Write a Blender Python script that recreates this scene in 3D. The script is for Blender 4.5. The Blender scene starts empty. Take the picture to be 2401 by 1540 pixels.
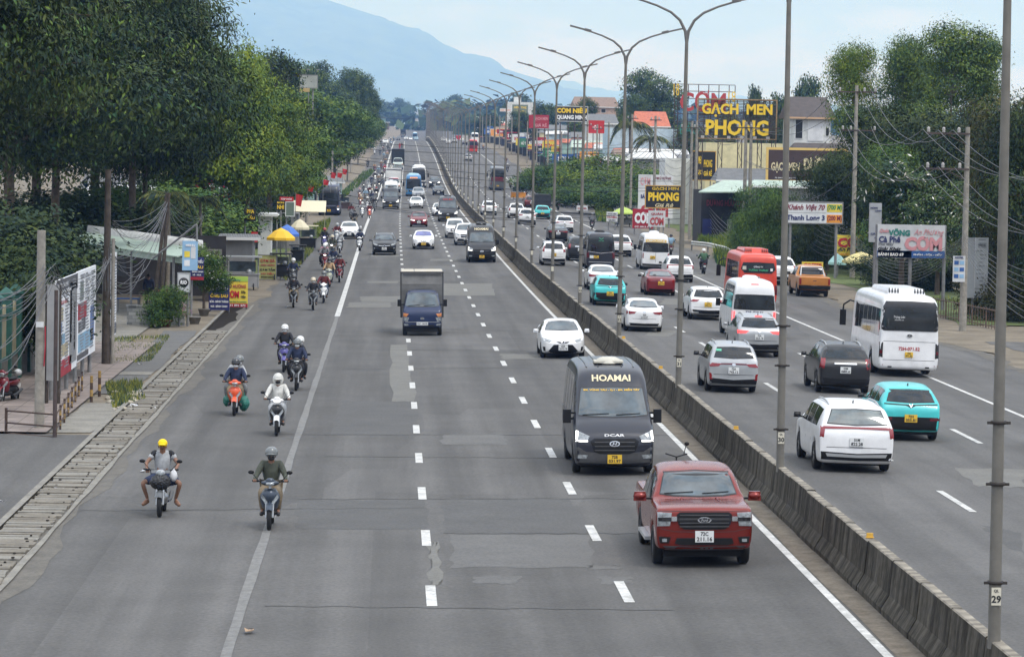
import bpy, bmesh, math, random
import numpy as np
from math import sin, cos, pi, radians, sqrt
from mathutils import Vector, Matrix
from mathutils.bvhtree import BVHTree
from mathutils.geometry import delaunay_2d_cdt
rnd = random.Random(7)
S = bpy.context.scene
COL = S.collection
# ------------------------------------------------------------ camera
PW, PH, F = 2401.0, 1540.0, 7700.0          # the photograph's frame and focal length in its pixels
CAMH = 8.1
VX, VY, ROLL = 918.0, 354.0, 0.017
CXP, CYP = PW/2, PH/2
_b = Vector(((VX-CXP)/F, -(VY-CYP)/F, -1)).normalized()       # world +Y seen in camera axes
_u = Vector((sin(ROLL), cos(ROLL), 0)); _zc = (_u - _u.dot(_b)*_b).normalized()
_xc = _b.cross(_zc)
RW = Matrix((_xc, _b, _zc))                 # camera axes -> world axes
cam_d = bpy.data.cameras.new('camera'); cam = bpy.data.objects.new('camera', cam_d); COL.objects.link(cam)
cam_d.sensor_width = 36.0; cam_d.lens = 36.0*F/PW; cam_d.clip_start = 1.0; cam_d.clip_end = 80000
C0 = Vector((0, 0, CAMH))
cam.matrix_world = Matrix.Translation(C0) @ RW.to_4x4()
S.camera = cam
# ------------------------------------------------------------ light
SUN_EL, SUN_AZ = radians(58), radians(145)      # azimuth: where the sun stands, clockwise from +Y
world = bpy.data.worlds.new("World"); S.world = world; world.use_nodes = True
nt = world.node_tree; nt.nodes.clear()
def N(nt, t, **k):
 n = nt.nodes.new(t)
 for a, v in k.items():
  if a == 'ins':
   for i, x in v.items(): n.inputs[i].default_value = x
  else: setattr(n, a, v)
 return n
out = N(nt, 'ShaderNodeOutputWorld'); bg = N(nt, 'ShaderNodeBackground')
sky = N(nt, 'ShaderNodeTexSky'); sky.sky_type = 'NISHITA'; sky.sun_disc = False
sky.sun_elevation = SUN_EL; sky.sun_rotation = SUN_AZ; sky.air_density = 1.0; sky.dust_density = 2.5; sky.ozone_density = 1.0
tc = N(nt, 'ShaderNodeTexCoord'); mp = N(nt, 'ShaderNodeMapping'); mp.inputs['Scale'].default_value = (1.0, 1.0, 3.6); mp.inputs['Location'].default_value = (.3, .2, .1)
ns = N(nt, 'ShaderNodeTexNoise', ins={'Scale': 13.0, 'Detail': 8.0, 'Roughness': 0.52})
cr = N(nt, 'ShaderNodeValToRGB'); cr.color_ramp.elements[0].position = 0.42; cr.color_ramp.elements[1].position = 0.56
cr.color_ramp.elements[0].color = (3.5, 4.5, 5.8, 1); cr.color_ramp.elements[1].color = (7.1, 7.1, 7.4, 1)
mx = N(nt, 'ShaderNodeMixRGB'); mx.inputs['Fac'].default_value = 0.88
L = nt.links.new
L(tc.outputs['Generated'], mp.inputs['Vector']); L(mp.outputs[0], ns.inputs['Vector']); L(ns.outputs['Fac'], cr.inputs[0])
L(sky.outputs[0], mx.inputs[1]); L(cr.outputs[0], mx.inputs[2])
# an overcast sky is brighter overhead than at the horizon
sx = N(nt, 'ShaderNodeSeparateXYZ'); L(tc.outputs['Generated'], sx.inputs[0])
mr = N(nt, 'ShaderNodeMapRange', ins={1: 0.08, 2: 0.6, 3: 1.22, 4: 3.4}); L(sx.outputs['Z'], mr.inputs[0])
mg = N(nt, 'ShaderNodeMixRGB', blend_type='MULTIPLY'); mg.inputs[0].default_value = 1
L(mx.outputs[0], mg.inputs[1]); L(mr.outputs[0], mg.inputs[2]); L(mg.outputs[0], bg.inputs['Color'])
bg.inputs['Strength'].default_value = 0.08; L(bg.outputs[0], out.inputs['Surface'])
sun_d = bpy.data.lights.new('sun', 'SUN'); sun_d.energy = 1.5; sun_d.angle = radians(12); sun_d.color = (1, .965, .91)
sun = bpy.data.objects.new('sun', sun_d); COL.objects.link(sun)
_sd = Vector((sin(SUN_AZ)*cos(SUN_EL), cos(SUN_AZ)*cos(SUN_EL), sin(SUN_EL)))
sun.rotation_euler = _sd.to_track_quat('Z', 'Y').to_euler()
S.view_settings.view_transform = 'Standard'; S.view_settings.look = 'None'
S.view_settings.exposure = 0.07; S.view_settings.gamma = 1.0
S.cycles.max_bounces = 6; S.cycles.volume_bounces = 2; S.cycles.transparent_max_bounces = 6
# ------------------------------------------------------------ the lie of the land
_py = [0, 180, 228, 315, 400, 470, 600, 715, 900, 1080, 1250, 1450, 1700, 2500, 4000, 9000]
_pz = [0, 0, .15, .55, .9, 1.25, 3.0, 5.6, 8.8, 11.2, 12.0, 11.5, 15.0, 26, 48, 120]
_xo = [0, 0, 0, 0.05, .3, .6, 1.2, 1.8, 2.6, 3.3, 4.3, 6.0, 9.0, 22, 50, 140]
_gy = np.arange(0, 9001, 5.0)
def _smooth(v, w):
 k = np.hanning(w); k /= k.sum()
 p = np.pad(v, w//2, mode='edge'); return np.convolve(p, k, 'valid')[:len(v)]
_gz = _smooth(np.interp(_gy, _py, _pz), 25); _gx = _smooth(np.interp(_gy, _py, _xo), 41)
def prof(Y): return float(np.interp(Y, _gy, _gz))
def xoff(Y): return float(np.interp(Y, _gy, _gx))
UM = 9.0                                      # the median line
def cross(u):
 if u < UM: return .017*max(u, -9.5)
 return .151 - .017*(min(u, 27.5)-UM)
def gz(X, Y): return prof(Y) + cross(X - xoff(Y))
def ray(px, py):
 return RW @ Vector(((px-CXP)/F, -(py-CYP)/F, -1))
def at(px, py, Y):
 d = ray(px, py); return C0 + d*(Y/d.y)
def gp(px, py, dz=0.0):                       # the ground point seen at a pixel
 d = ray(px, py); d = d/d.y; Y = 30.0; st = 4.0
 while Y < 6000:
  P = C0 + d*Y
  if P.z < gz(P.x, Y)+dz: break
  Y += st
 lo, hi = Y-st, Y
 for _ in range(22):
  m = (lo+hi)/2; P = C0 + d*m
  if P.z < gz(P.x, m)+dz: hi = m
  else: lo = m
 return C0 + d*hi
def G(u, Y, dz=0.0):                          # ground point at lateral place u
 return Vector((u+xoff(Y), Y, prof(Y)+cross(u)+dz))
def heading(Y): return -math.atan2(xoff(Y+10)-xoff(Y-10), 20)
# ------------------------------------------------------------ materials
MATS = {}
def mat(name, c, rough=.6, metal=0.0, var=.12, scale=6.0, bump=0.0, coat=0.0, spec=.5, c2=None, emit=0.0, ior=None, alpha=None, bscale=None):
 if name in MATS: return MATS[name]
 m = bpy.data.materials.new(name); m.use_nodes = True; MATS[name] = m
 nt = m.node_tree; p = nt.nodes['Principled BSDF']
 p.inputs['Roughness'].default_value = rough; p.inputs['Metallic'].default_value = metal
 p.inputs['Specular IOR Level'].default_value = spec; p.inputs['Coat Weight'].default_value = coat
 p.inputs['Coat Roughness'].default_value = .06
 if ior: p.inputs['IOR'].default_value = ior
 if var > 0 or c2 is not None:
  tc = N(nt, 'ShaderNodeTexCoord'); ns = N(nt, 'ShaderNodeTexNoise', ins={'Scale': scale, 'Detail': 5.0, 'Roughness': .6})
  nt.links.new(tc.outputs['Object'], ns.inputs['Vector'])
  cr = N(nt, 'ShaderNodeValToRGB'); cr.color_ramp.elements[0].position = .32; cr.color_ramp.elements[1].position = .68
  a = [max(0, x*(1-var)) for x in c]; b = [min(1, x*(1+var)) for x in (c2 or c)]
  cr.color_ramp.elements[0].color = (*a, 1); cr.color_ramp.elements[1].color = (*b, 1)
  nt.links.new(ns.outputs['Fac'], cr.inputs[0]); nt.links.new(cr.outputs[0], p.inputs['Base Color'])
  if bump:
   n2 = N(nt, 'ShaderNodeTexNoise', ins={'Scale': bscale or scale*4, 'Detail': 4.0})
   nt.links.new(tc.outputs['Object'], n2.inputs['Vector'])
   b = N(nt, 'ShaderNodeBump', ins={'Strength': bump, 'Distance': .05}); nt.links.new(n2.outputs['Fac'], b.inputs['Height'])
   nt.links.new(b.outputs[0], p.inputs['Normal'])
 else: p.inputs['Base Color'].default_value = (*c, 1)
 if emit:
  p.inputs['Emission Color'].default_value = (*c, 1); p.inputs['Emission Strength'].default_value = emit
 return m
def flat(name, c, **k): return mat(name, c, var=0, **k)
def srgb(r, g, b):
 f = lambda v: ((v/255)/12.92 if v/255 <= .04045 else (((v/255)+.055)/1.055)**2.4)
 return (f(r), f(g), f(b))
# ------------------------------------------------------------ building
def tagp(o, label=None, cat=None, group=None, kind=None):
 if label: o['label'] = label
 if cat: o['category'] = cat
 if group: o['group'] = group
 if kind: o['kind'] = kind
 return o
def thing(name, label, cat, loc=(0, 0, 0), rz=0.0, group=None):
 o = bpy.data.objects.new(name, None); COL.objects.link(o); o.empty_display_size = .3
 o.location = loc; o.rotation_euler = (0, 0, rz); return tagp(o, label, cat, group)
def link_mesh(name, me, parent=None):
 o = bpy.data.objects.new(name, me); COL.objects.link(o)
 if parent is not None: o.parent = parent
 return o
KIDS = {}
def kids(o): return [c for c in COL.objects if c.parent == o] if False else list(o.children)
def dup(root, loc, rz, label=None, group=None, mats=None, scale=None):
 def cp(o, par):
  c = o.copy(); COL.objects.link(c)
  if par is not None: c.parent = par
  k = o.name.split('.')[0]
  if mats and k in mats and c.type == 'MESH':
   for s in c.material_slots:
    s.link = 'OBJECT'; s.material = mats[k]
  for ch in o.children: cp(ch, c)
  return c
 r = cp(root, None); r.location = loc; r.rotation_euler = (0, 0, rz)
 if scale: r.scale = scale if hasattr(scale, '__len__') else (scale,)*3
 if label: r['label'] = label
 if group: r['group'] = group
 return r
class MB:
 def __init__(s): s.v = []; s.f = []; s.m = []; s.s = []
 def add(s, vs, fs, mi=0, smooth=False):
  b = len(s.v); s.v += [tuple(v) for v in vs]
  for f in fs: s.f.append([b+i for i in f]); s.m.append(mi); s.s.append(smooth)
  return s
 def box(s, c, d, mi=0, rz=0.0, M=None, taper=1.0):
  hx, hy, hz = d[0]/2, d[1]/2, d[2]/2; vs = []
  for z in (-hz, hz):
   t = taper if z > 0 else 1.0
   for x, y in ((-hx, -hy), (hx, -hy), (hx, hy), (-hx, hy)): vs.append(Vector((x*t, y*t, z)))
  R = Matrix.Rotation(rz, 3, 'Z') if M is None else M
  vs = [R @ v + Vector(c) for v in vs]
  return s.add(vs, [(3, 2, 1, 0), (4, 5, 6, 7), (0, 1, 5, 4), (1, 2, 6, 5), (2, 3, 7, 6), (3, 0, 4, 7)], mi)
 def tube(s, pts, r, n=8, mi=0, caps=True, smooth=True):
  pts = [Vector(p) for p in pts]; rs = r if hasattr(r, '__len__') else [r]*len(pts)
  vs = []; up = Vector((0, 0, 1))
  prev = None
  for i, p in enumerate(pts):
   d = (pts[min(i+1, len(pts)-1)] - pts[max(i-1, 0)])
   d = d.normalized() if d.length > 1e-9 else Vector((0, 0, 1))
   if prev is None:
    a = d.cross(up if abs(d.z) < .95 else Vector((1, 0, 0))).normalized()
   else:
    a = (prev - prev.dot(d)*d)
    a = a.normalized() if a.length > 1e-6 else d.orthogonal().normalized()
   prev = a; b = d.cross(a)
   for k in range(n):
    t = 2*pi*k/n; vs.append(p + (a*cos(t) + b*sin(t))*rs[i])
  fs = []
  for i in range(len(pts)-1):
   for k in range(n):
    k2 = (k+1) % n; fs.append((i*n+k, i*n+k2, (i+1)*n+k2, (i+1)*n+k))
  s.add(vs, fs, mi, smooth)
  if caps:
   s.add([vs[k] for k in range(n)], [tuple(reversed(range(n)))], mi)
   s.add([vs[(len(pts)-1)*n+k] for k in range(n)], [tuple(range(n))], mi)
  return s
 def lathe(s, prof_, c=(0, 0, 0), n=20, mi=0, axis='Z', smooth=True):
  vs = []
  for r, h in prof_:
   for k in range(n):
    t = 2*pi*k/n
    if axis == 'Z': q = (r*cos(t), r*sin(t), h)
    elif axis == 'X': q = (h, r*cos(t), r*sin(t))
    else: q = (r*sin(t), h, r*cos(t))
    vs.append((q[0]+c[0], q[1]+c[1], q[2]+c[2]))
  fs = [(i*n+k, i*n+(k+1) % n, (i+1)*n+(k+1) % n, (i+1)*n+k) for i in range(len(prof_)-1) for k in range(n)]
  return s.add(vs, fs, mi, smooth)
 def ball(s, c, r, mi=0, n=14, m=9, M=None):
  rx, ry, rz = r if hasattr(r, '__len__') else (r, r, r)
  vs = []; fs = []
  for i in range(m+1):
   a = -pi/2 + pi*i/m
   for k in range(n):
    t = 2*pi*k/n; v = Vector((rx*cos(a)*cos(t), ry*cos(a)*sin(t), rz*sin(a)))
    if M is not None: v = M @ v
    vs.append(v+Vector(c))
  fs = [(i*n+k, i*n+(k+1) % n, (i+1)*n+(k+1) % n, (i+1)*n+k) for i in range(m) for k in range(n)]
  return s.add(vs, fs, mi, True)
 def prism(s, poly, y0, y1, mi=0, plane='XZ'):   # a flat outline given depth
  n = len(poly)
  def q(a, b, h): return (a, h, b) if plane == 'XZ' else ((h, a, b) if plane == 'YZ' else (a, b, h))
  vs = [q(a, b, y0) for a, b in poly] + [q(a, b, y1) for a, b in poly]
  fs = [tuple(range(n)), tuple(reversed(range(n, 2*n)))] + [(i, (i+1) % n, n+(i+1) % n, n+i)[::-1] for i in range(n)]
  return s.add(vs, fs, mi)
 def mesh(s, name, mats):
  me = bpy.data.meshes.new(name); me.from_pydata(s.v, [], s.f)
  for m in (mats if isinstance(mats, (list, tuple)) else [mats]): me.materials.append(m)
  me.polygons.foreach_set('material_index', s.m); me.polygons.foreach_set('use_smooth', s.s)
  bm = bmesh.new(); bm.from_mesh(me); bmesh.ops.recalc_face_normals(bm, faces=bm.faces); bm.to_mesh(me); bm.free()
  me.update(); return me
 def build(s, name, mats, parent=None, label=None):
  o = link_mesh(name, s.mesh(name, mats), parent)
  if label: o['label'] = label
  return o
# text as solid letters; returns (verts, faces) fitted to a width/height, origin centred, in the plane x,z
_tx = {}
def text_geo(txt, w=None, h=None, bold=0.0, ital=0.0, depth=.02, res=2):
 k = (txt, bold, ital, res)
 if k not in _tx:
  c = bpy.data.curves.new('t', 'FONT'); c.body = txt; c.offset = bold; c.shear = ital; c.resolution_u = res
  o = bpy.data.objects.new('t', c)
  me = o.to_mesh(); v = [tuple(p.co) for p in me.vertices]; f = [tuple(p.vertices) for p in me.polygons]
  o.to_mesh_clear(); bpy.data.objects.remove(o); bpy.data.curves.remove(c); _tx[k] = (v, f)
 v, f = _tx[k]
 a = np.array(v); lo, hi = a.min(0), a.max(0); d = hi-lo
 sx = (w/d[0]) if w else None; sz = (h/d[1]) if h else None
 if sx is None: sx = sz
 if sz is None: sz = sx
 q = [((p[0]-lo[0]-d[0]/2)*sx, (p[1]-lo[1]-d[1]/2)*sz) for p in v]
 return q, f
def add_text(mb, txt, cx, cz, y, w=None, h=None, bold=0.0, ital=0.0, depth=.03, mi=0, face=-1):
 # letters stand `depth` proud of the plane y toward `face` (-1: toward -y)
 q, f = text_geo(txt, w, h, bold, ital)
 sg = 1 if face < 0 else -1
 vs = [(cx+a*sg, y+face*depth, cz+b) for a, b in q]
 mb.add(vs, [tuple(x) for x in f], mi)
 # edge walls
 ec = {}
 for x in f:
  for i in range(len(x)):
   e = (x[i], x[(i+1) % len(x)]); kk = tuple(sorted(e)); ec[kk] = ec.get(kk, 0)+1
 bd = [k for k, c in ec.items() if c == 1]
 b0 = [(cx+a*sg, y, cz+b) for a, b in q]
 idx = {}
 V = []; FF = []
 for a, b in bd:
  for i in (a, b):
   if i not in idx: idx[i] = len(V); V += [vs[i], b0[i]]
  FF.append((idx[a], idx[b], idx[b]+1, idx[a]+1))
 mb.add(V, FF, mi); return mb
# ------------------------------------------------------------ ground, roads, markings
def gridmat(name, c1, c2, scale, rough=.85, bump=.15, streak=None, patch=None):
 m = bpy.data.materials.new(name); m.use_nodes = True; nt = m.node_tree; p = nt.nodes['Principled BSDF']; MATS[name] = m
 p.inputs['Roughness'].default_value = rough; p.inputs['Specular IOR Level'].default_value = .35
 Lk = nt.links.new
 ge = N(nt, 'ShaderNodeNewGeometry')
 n1 = N(nt, 'ShaderNodeTexNoise', ins={'Scale': scale, 'Detail': 6.0, 'Roughness': .6}); Lk(ge.outputs['Position'], n1.inputs['Vector'])
 cr = N(nt, 'ShaderNodeValToRGB'); cr.color_ramp.elements[0].position = .3; cr.color_ramp.elements[1].position = .7
 cr.color_ramp.elements[0].color = (*c1, 1); cr.color_ramp.elements[1].color = (*c2, 1); Lk(n1.outputs['Fac'], cr.inputs[0])
 # fine grain
 n2 = N(nt, 'ShaderNodeTexNoise', ins={'Scale': 14.0, 'Detail': 3.0, 'Roughness': .7}); Lk(ge.outputs['Position'], n2.inputs['Vector'])
 r2 = N(nt, 'ShaderNodeMapRange', ins={1: .3, 2: .7, 3: .76, 4: 1.24}); Lk(n2.outputs['Fac'], r2.inputs[0])
 mm = N(nt, 'ShaderNodeMixRGB', blend_type='MULTIPLY'); mm.inputs[0].default_value = 1; Lk(cr.outputs[0], mm.inputs[1]); Lk(r2.outputs[0], mm.inputs[2])
 last = mm.outputs[0]
 if streak:                                  # worn wheel tracks and blotches drawn out along the road
  mp = N(nt, 'ShaderNodeMapping'); mp.inputs['Scale'].default_value = (1.1, .03, 1); Lk(ge.outputs['Position'], mp.inputs['Vector'])
  n3 = N(nt, 'ShaderNodeTexNoise', ins={'Scale': 1.3, 'Detail': 4.0, 'Roughness': .55}); Lk(mp.outputs[0], n3.inputs['Vector'])
  r3 = N(nt, 'ShaderNodeMapRange', ins={1: .3, 2: .7, 3: 1-streak, 4: 1+streak}); Lk(n3.outputs['Fac'], r3.inputs[0])
  m3 = N(nt, 'ShaderNodeMixRGB', blend_type='MULTIPLY'); m3.inputs[0].default_value = 1; Lk(last, m3.inputs[1]); Lk(r3.outputs[0], m3.inputs[2]); last = m3.outputs[0]
  # large blocky areas of newer and older surfacing
  mp2 = N(nt, 'ShaderNodeMapping'); mp2.inputs['Scale'].default_value = (.28, .035, 1); Lk(ge.outputs['Position'], mp2.inputs['Vector'])
  vo = N(nt, 'ShaderNodeTexVoronoi', distance='CHEBYCHEV'); vo.inputs['Scale'].default_value = 1.0; Lk(mp2.outputs[0], vo.inputs['Vector'])
  sp = N(nt, 'ShaderNodeSeparateColor'); Lk(vo.outputs['Color'], sp.inputs[0])
  r4 = N(nt, 'ShaderNodeMapRange', ins={1: 0, 2: 1, 3: .88, 4: 1.12}); Lk(sp.outputs[0], r4.inputs[0])
  m4 = N(nt, 'ShaderNodeMixRGB', blend_type='MULTIPLY'); m4.inputs[0].default_value = 1; Lk(last, m4.inputs[1]); Lk(r4.outputs[0], m4.inputs[2]); last = m4.outputs[0]
 if streak:                                  # paired wheel tracks polished along each lane
  wv = N(nt, 'ShaderNodeTexWave', ins={'Scale': .175, 'Distortion': 1.6, 'Detail': 3.0, 'Detail Scale': .35}); Lk(ge.outputs['Position'], wv.inputs['Vector']); wv.bands_direction = 'X'
  r5 = N(nt, 'ShaderNodeMapRange', ins={1: 0, 2: 1, 3: .93, 4: 1.07}); Lk(wv.outputs['Fac'], r5.inputs[0])
  m5 = N(nt, 'ShaderNodeMixRGB', blend_type='MULTIPLY'); m5.inputs[0].default_value = 1; Lk(last, m5.inputs[1]); Lk(r5.outputs[0], m5.inputs[2]); last = m5.outputs[0]
 Lk(last, p.inputs['Base Color'])
 b = N(nt, 'ShaderNodeBump', ins={'Strength': bump, 'Distance': .03}); Lk(n2.outputs['Fac'], b.inputs['Height']); Lk(b.outputs[0], p.inputs['Normal'])
 return m
ASPH = gridmat('asphalt', (.084, .081, .077), (.108, .104, .099), .35, streak=.19)
ASPH2 = gridmat('asphalt_right', (.094, .091, .087), (.118, .114, .109), .35, streak=.15)
PATCHL = gridmat('asphalt_patch_light', (.135, .131, .12), (.17, .166, .15), .8)
PATCHM = gridmat('asphalt_patch_mid', (.108, .106, .102), (.135, .132, .126), .8)
PATCHD = gridmat('asphalt_patch_dark', (.078, .077, .075), (.098, .096, .093), .8)
EARTH = gridmat('earth', (.13, .108, .078), (.23, .195, .145), .5, rough=.95)
DUST = gridmat('road_dust', (.105, .098, .086), (.15, .138, .118), 1.2, rough=.95)
CONC = gridmat('concrete', (.17, .16, .14), (.27, .255, .22), 1.0, rough=.9)
GUTM = gridmat('gutter_concrete', (.125, .112, .09), (.235, .21, .172), 2.0, rough=.9)
PAINT = gridmat('road_paint', (.36, .355, .335), (.68, .67, .64), 3.0, rough=.6)
MEDD = gridmat('median_dirt', (.10, .082, .062), (.19, .165, .13), 2.5, rough=.95)
PAINTW = gridmat('worn_road_paint', (.13, .128, .122), (.21, .205, .195), 4.0, rough=.7)
TILE = None
def ys(y0, y1):
 out = []; y = y0
 while y < y1: out.append(y); y += 2.0 if y < 250 else (6.0 if y < 600 else (14 if y < 1500 else 60))
 out.append(y1); return out
def strip(name, uf, m, y0, y1, dz, parent=None, kind='structure', ul=None, jit=0.0, build=True, mb=None):
 """a sheet following the road between lateral edges uf (list) from y0 to y1"""
 mb = mb or MB(); Y = ys(y0, y1); n = len(uf); vs = []
 for y in Y:
  for i, u in enumerate(uf):
   uu = u
   if jit and i in (0, n-1): uu = u + jit*(sin(y*.37+i*3)+.6*sin(y*1.13+i)+.4*sin(y*2.9+i))
   vs.append(G(uu, y, dz))
 fs = [(j*n+i, j*n+i+1, (j+1)*n+i+1, (j+1)*n+i) for j in range(len(Y)-1) for i in range(n-1)]
 mb.add(vs, fs)
 if build:
  o = mb.build(name, m, parent)
  if kind: o['kind'] = kind
  return o
 return mb
# the ground, one sheet to the horizon
mb = MB(); us = [-3000, -900, -300, -120, -60, -30, -14, -9.5, 0, 8.9, 18, 27.5, 40, 70, 140, 300, 900, 3000]
Y = [20, 40]+list(range(60, 1500, 20))+list(range(1500, 9001, 250))+[12000, 18000, 30000]; n = len(us); vs = []
for y in Y:
 for u in us: vs.append(G(u, y, -.12 if -8.4 < u < 26 else -.02))
mb.add(vs, [(j*n+i, j*n+i+1, (j+1)*n+i+1, (j+1)*n+i) for j in range(len(Y)-1) for i in range(n-1)])
o = mb.build('ground', EARTH); o['kind'] = 'structure'
U0, U1 = -7.05, 8.62
strip('road', [U0, -4, -2.5, 0, 3, 6, U1], ASPH, 25, 2600, 0.0).name = 'road'
strip('road', [9.15, 12, 16, 20, 23, 25.9], ASPH2, 25, 2600, 0.0)
# shoulders beyond the asphalt
strip('dirt_shoulder', [25.6, 27, 28.5, 31], EARTH, 25, 1500, .012, jit=.35)
strip('road_dust', [8.3, 8.75], DUST, 25, 700, .006, jit=.05)
strip('road_dust', [-7.5, -6.75], DUST, 25, 400, .006, jit=.16)
strip('road_dust', [24.9, 25.9], DUST, 25, 600, .006, jit=.22)
strip('dirt_shoulder', [-12.5, -10, -8, -6.9], EARTH, 172, 1500, .012, jit=.3)
# markings: solid lines
def line(u, w, y0, y1, m=PAINT, dz=.009, jit=0):
 strip('lane_line', [u-w/2, u+w/2], m, y0, y1, dz, jit=jit)
line(8.12, .16, 30, 1250)
line(9.75, .15, 30, 1250)
line(20.45, .17, 30, 1250)
Ysol = gp(785, 742).y
line(-2.52, .26, Ysol, 1200)
line(-2.52, .19, 30, Ysol-.2, PAINTW, jit=.012)
def yat(py, u):      # road distance at which lateral u is seen on row py
 lo, hi = 30, 1000
 for _ in range(40):
  m = (lo+hi)/2; P = G(u, m) - C0; q = RW.transposed() @ P; r = CYP - F*q.y/(-q.z)
  if r > py: lo = m
  else: hi = m
 return lo
def proj(P):
 q = RW.transposed() @ (Vector(P)-C0); return (CXP + F*q.x/(-q.z), CYP - F*q.y/(-q.z))
def dashes(u, w, ya, per, ln, y1, m=PAINT):
 mb = MB(); y = ya
 while y < y1:
  strip('', [u-w/2, u+w/2], m, y, y+ln, .009, build=False, mb=mb); y += per
 o = mb.build('lane_dashes', m); o['kind'] = 'structure'
# left carriageway: short dashes; anchored on rows seen in the photograph
y1a = yat(1421, .86); y1b = yat(1171, .86)
per = (yat(1171, .86)-yat(1421, .86))/2.0
dashes(.86, .19, y1a-per, per, per*.31, 520)
dashes(.86, .12, 524, 9, 8.9, 1200)
y2a = yat(1412, 4.4); per2 = (yat(1159, 4.4)-yat(1412, 4.4))/2.0
dashes(4.42, .19, y2a-per2, per2, per2*.31, 520)
dashes(4.42, .12, 524, 9, 8.9, 1200)
dashes(13.5, .17, 74.7-12.45*3, 12.45, 4.7, 620)
dashes(17.1, .17, 93.7-12.45*4, 12.45, 4.9, 620)
def quadpatch(name, pts, m, dz):      # a sheet between four picture corners, laid on the ground
 P = [gp(x, y) for x, y in pts]; nx, ny = 6, 8; vs = []
 for j in range(ny+1):
  for i in range(nx+1):
   a, b = i/nx, j/ny
   p = (P[0]*(1-a)+P[1]*a)*(1-b) + (P[3]*(1-a)+P[2]*a)*b
   e = .05 if (i in (0, nx) or j in (0, ny)) else 0
   x = p.x+rnd.uniform(-e, e)*1.6; y = p.y+rnd.uniform(-e, e)*3
   vs.append((x, y, gz(x, y)+dz))
 mb = MB(); mb.add(vs, [(j*(nx+1)+i, j*(nx+1)+i+1, (j+1)*(nx+1)+i+1, (j+1)*(nx+1)+i) for j in range(ny) for i in range(nx)])
 o = mb.build(name, m); o['kind'] = 'structure'; return o
for q, m in [
 ([(918, 808), (955, 808), (975, 941), (918, 941)], PATCHL),
 ([(820, 709), (918, 709), (916, 721), (812, 721)], PATCHL),
 ([(845, 695), (940, 695), (940, 708), (848, 708)], PATCHL),
 ([(1035, 665), (1155, 665), (1160, 693), (1035, 693)], PATCHL),
 ([(862, 659), (935, 659), (934, 664), (860, 664)], PATCHL),
 ([(1010, 607), (1070, 607), (1072, 612), (1010, 612)], PATCHL),
 ([(990, 624), (1065, 624), (1075, 633), (990, 633)], PATCHM),
 ([(870, 598), (935, 598), (936, 602), (868, 602)], PATCHL),
 ([(1172, 830), (1262, 830), (1270, 842), (1180, 842)], PATCHL),
 ([(1115, 1350), (1218, 1350), (1218, 1368), (1112, 1368)], PATCHM),
 ([(1378, 1326), (1450, 1324), (1458, 1334), (1380, 1336)], PATCHM),
 ([(1404, 1352), (1478, 1352), (1484, 1368), (1408, 1368)], PATCHM),
 ([(1035, 1018), (1180, 1018), (1190, 1042), (1035, 1042)], PATCHM),
 ([(1056, 1254), (1385, 1254), (1395, 1330), (1060, 1330)], PATCHM),
 ([(800, 940), (975, 942), (980, 1020), (780, 1020)], PATCHD),
 ([(700, 1172), (1000, 1172), (1004, 1240), (690, 1240)], PATCHD),
 ([(1035, 1170), (1340, 1168), (1380, 1250), (1040, 1250)], PATCHD),
 ([(845, 866), (895, 866), (893, 869), (843, 869)], PATCHD),
 ([(1003, 1270), (1030, 1270), (1035, 1370), (1010, 1370)], PATCHL),
 ([(2240, 1097), (2401, 1100), (2401, 1142), (2290, 1140)], PATCHL),
 ([(1530, 773), (1600, 775), (1560, 790), (1510, 786)], PATCHL),
 ([(1560, 700), (1640, 702), (1650, 716), (1545, 714)], PATCHL),
 ([(1520, 779), (1590, 779), (1590, 784), (1520, 784)], PATCHM),
 ([(1690, 700), (1705, 697), (1700, 720), (1680, 720)], PATCHM),
 ([(1550, 635), (1660, 640), (1640, 652), (1545, 648)], PATCHL),
 ([(1690, 1060), (1875, 1130), (1900, 1180), (1730, 1120)], PATCHM),
 ([(2300, 1230), (2401, 1250), (2401, 1300), (2340, 1270)], PATCHD)]:
 quadpatch('asphalt_patch', q, m, {PATCHL: .0055, PATCHM: .004, PATCHD: .003}[m])
# thin seams across the surfacing
mb = MB()
for (x0, y0, x1, y1, w) in [(170, 1197, 1000, 1190, .06), (700, 1170, 1560, 1168, .05), (640, 1018, 1640, 1020, .06), (1040, 1250, 1500, 1250, .06),
       (800, 866, 1240, 862, .05), (760, 1070, 1330, 1074, .04), (620, 1420, 1580, 1430, .04), (870, 541, 1000, 541, .12), (840, 640, 940, 640, .1), (860, 820, 1230, 822, .06)]:
 a = gp(x0, y0); b = gp(x1, y1); n = 24; vs = []
 for i in range(n+1):
  p = a.lerp(b, i/n); yy = p.y+.12*sin(i*1.7)*rnd.random()
  for d in (-w, w): vs.append((p.x, yy+d, gz(p.x, yy)+.0065))
 mb.add(vs, [(2*i, 2*i+1, 2*i+3, 2*i+2) for i in range(n)])
o = mb.build('road_seams', PATCHD); o['kind'] = 'structure'
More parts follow.
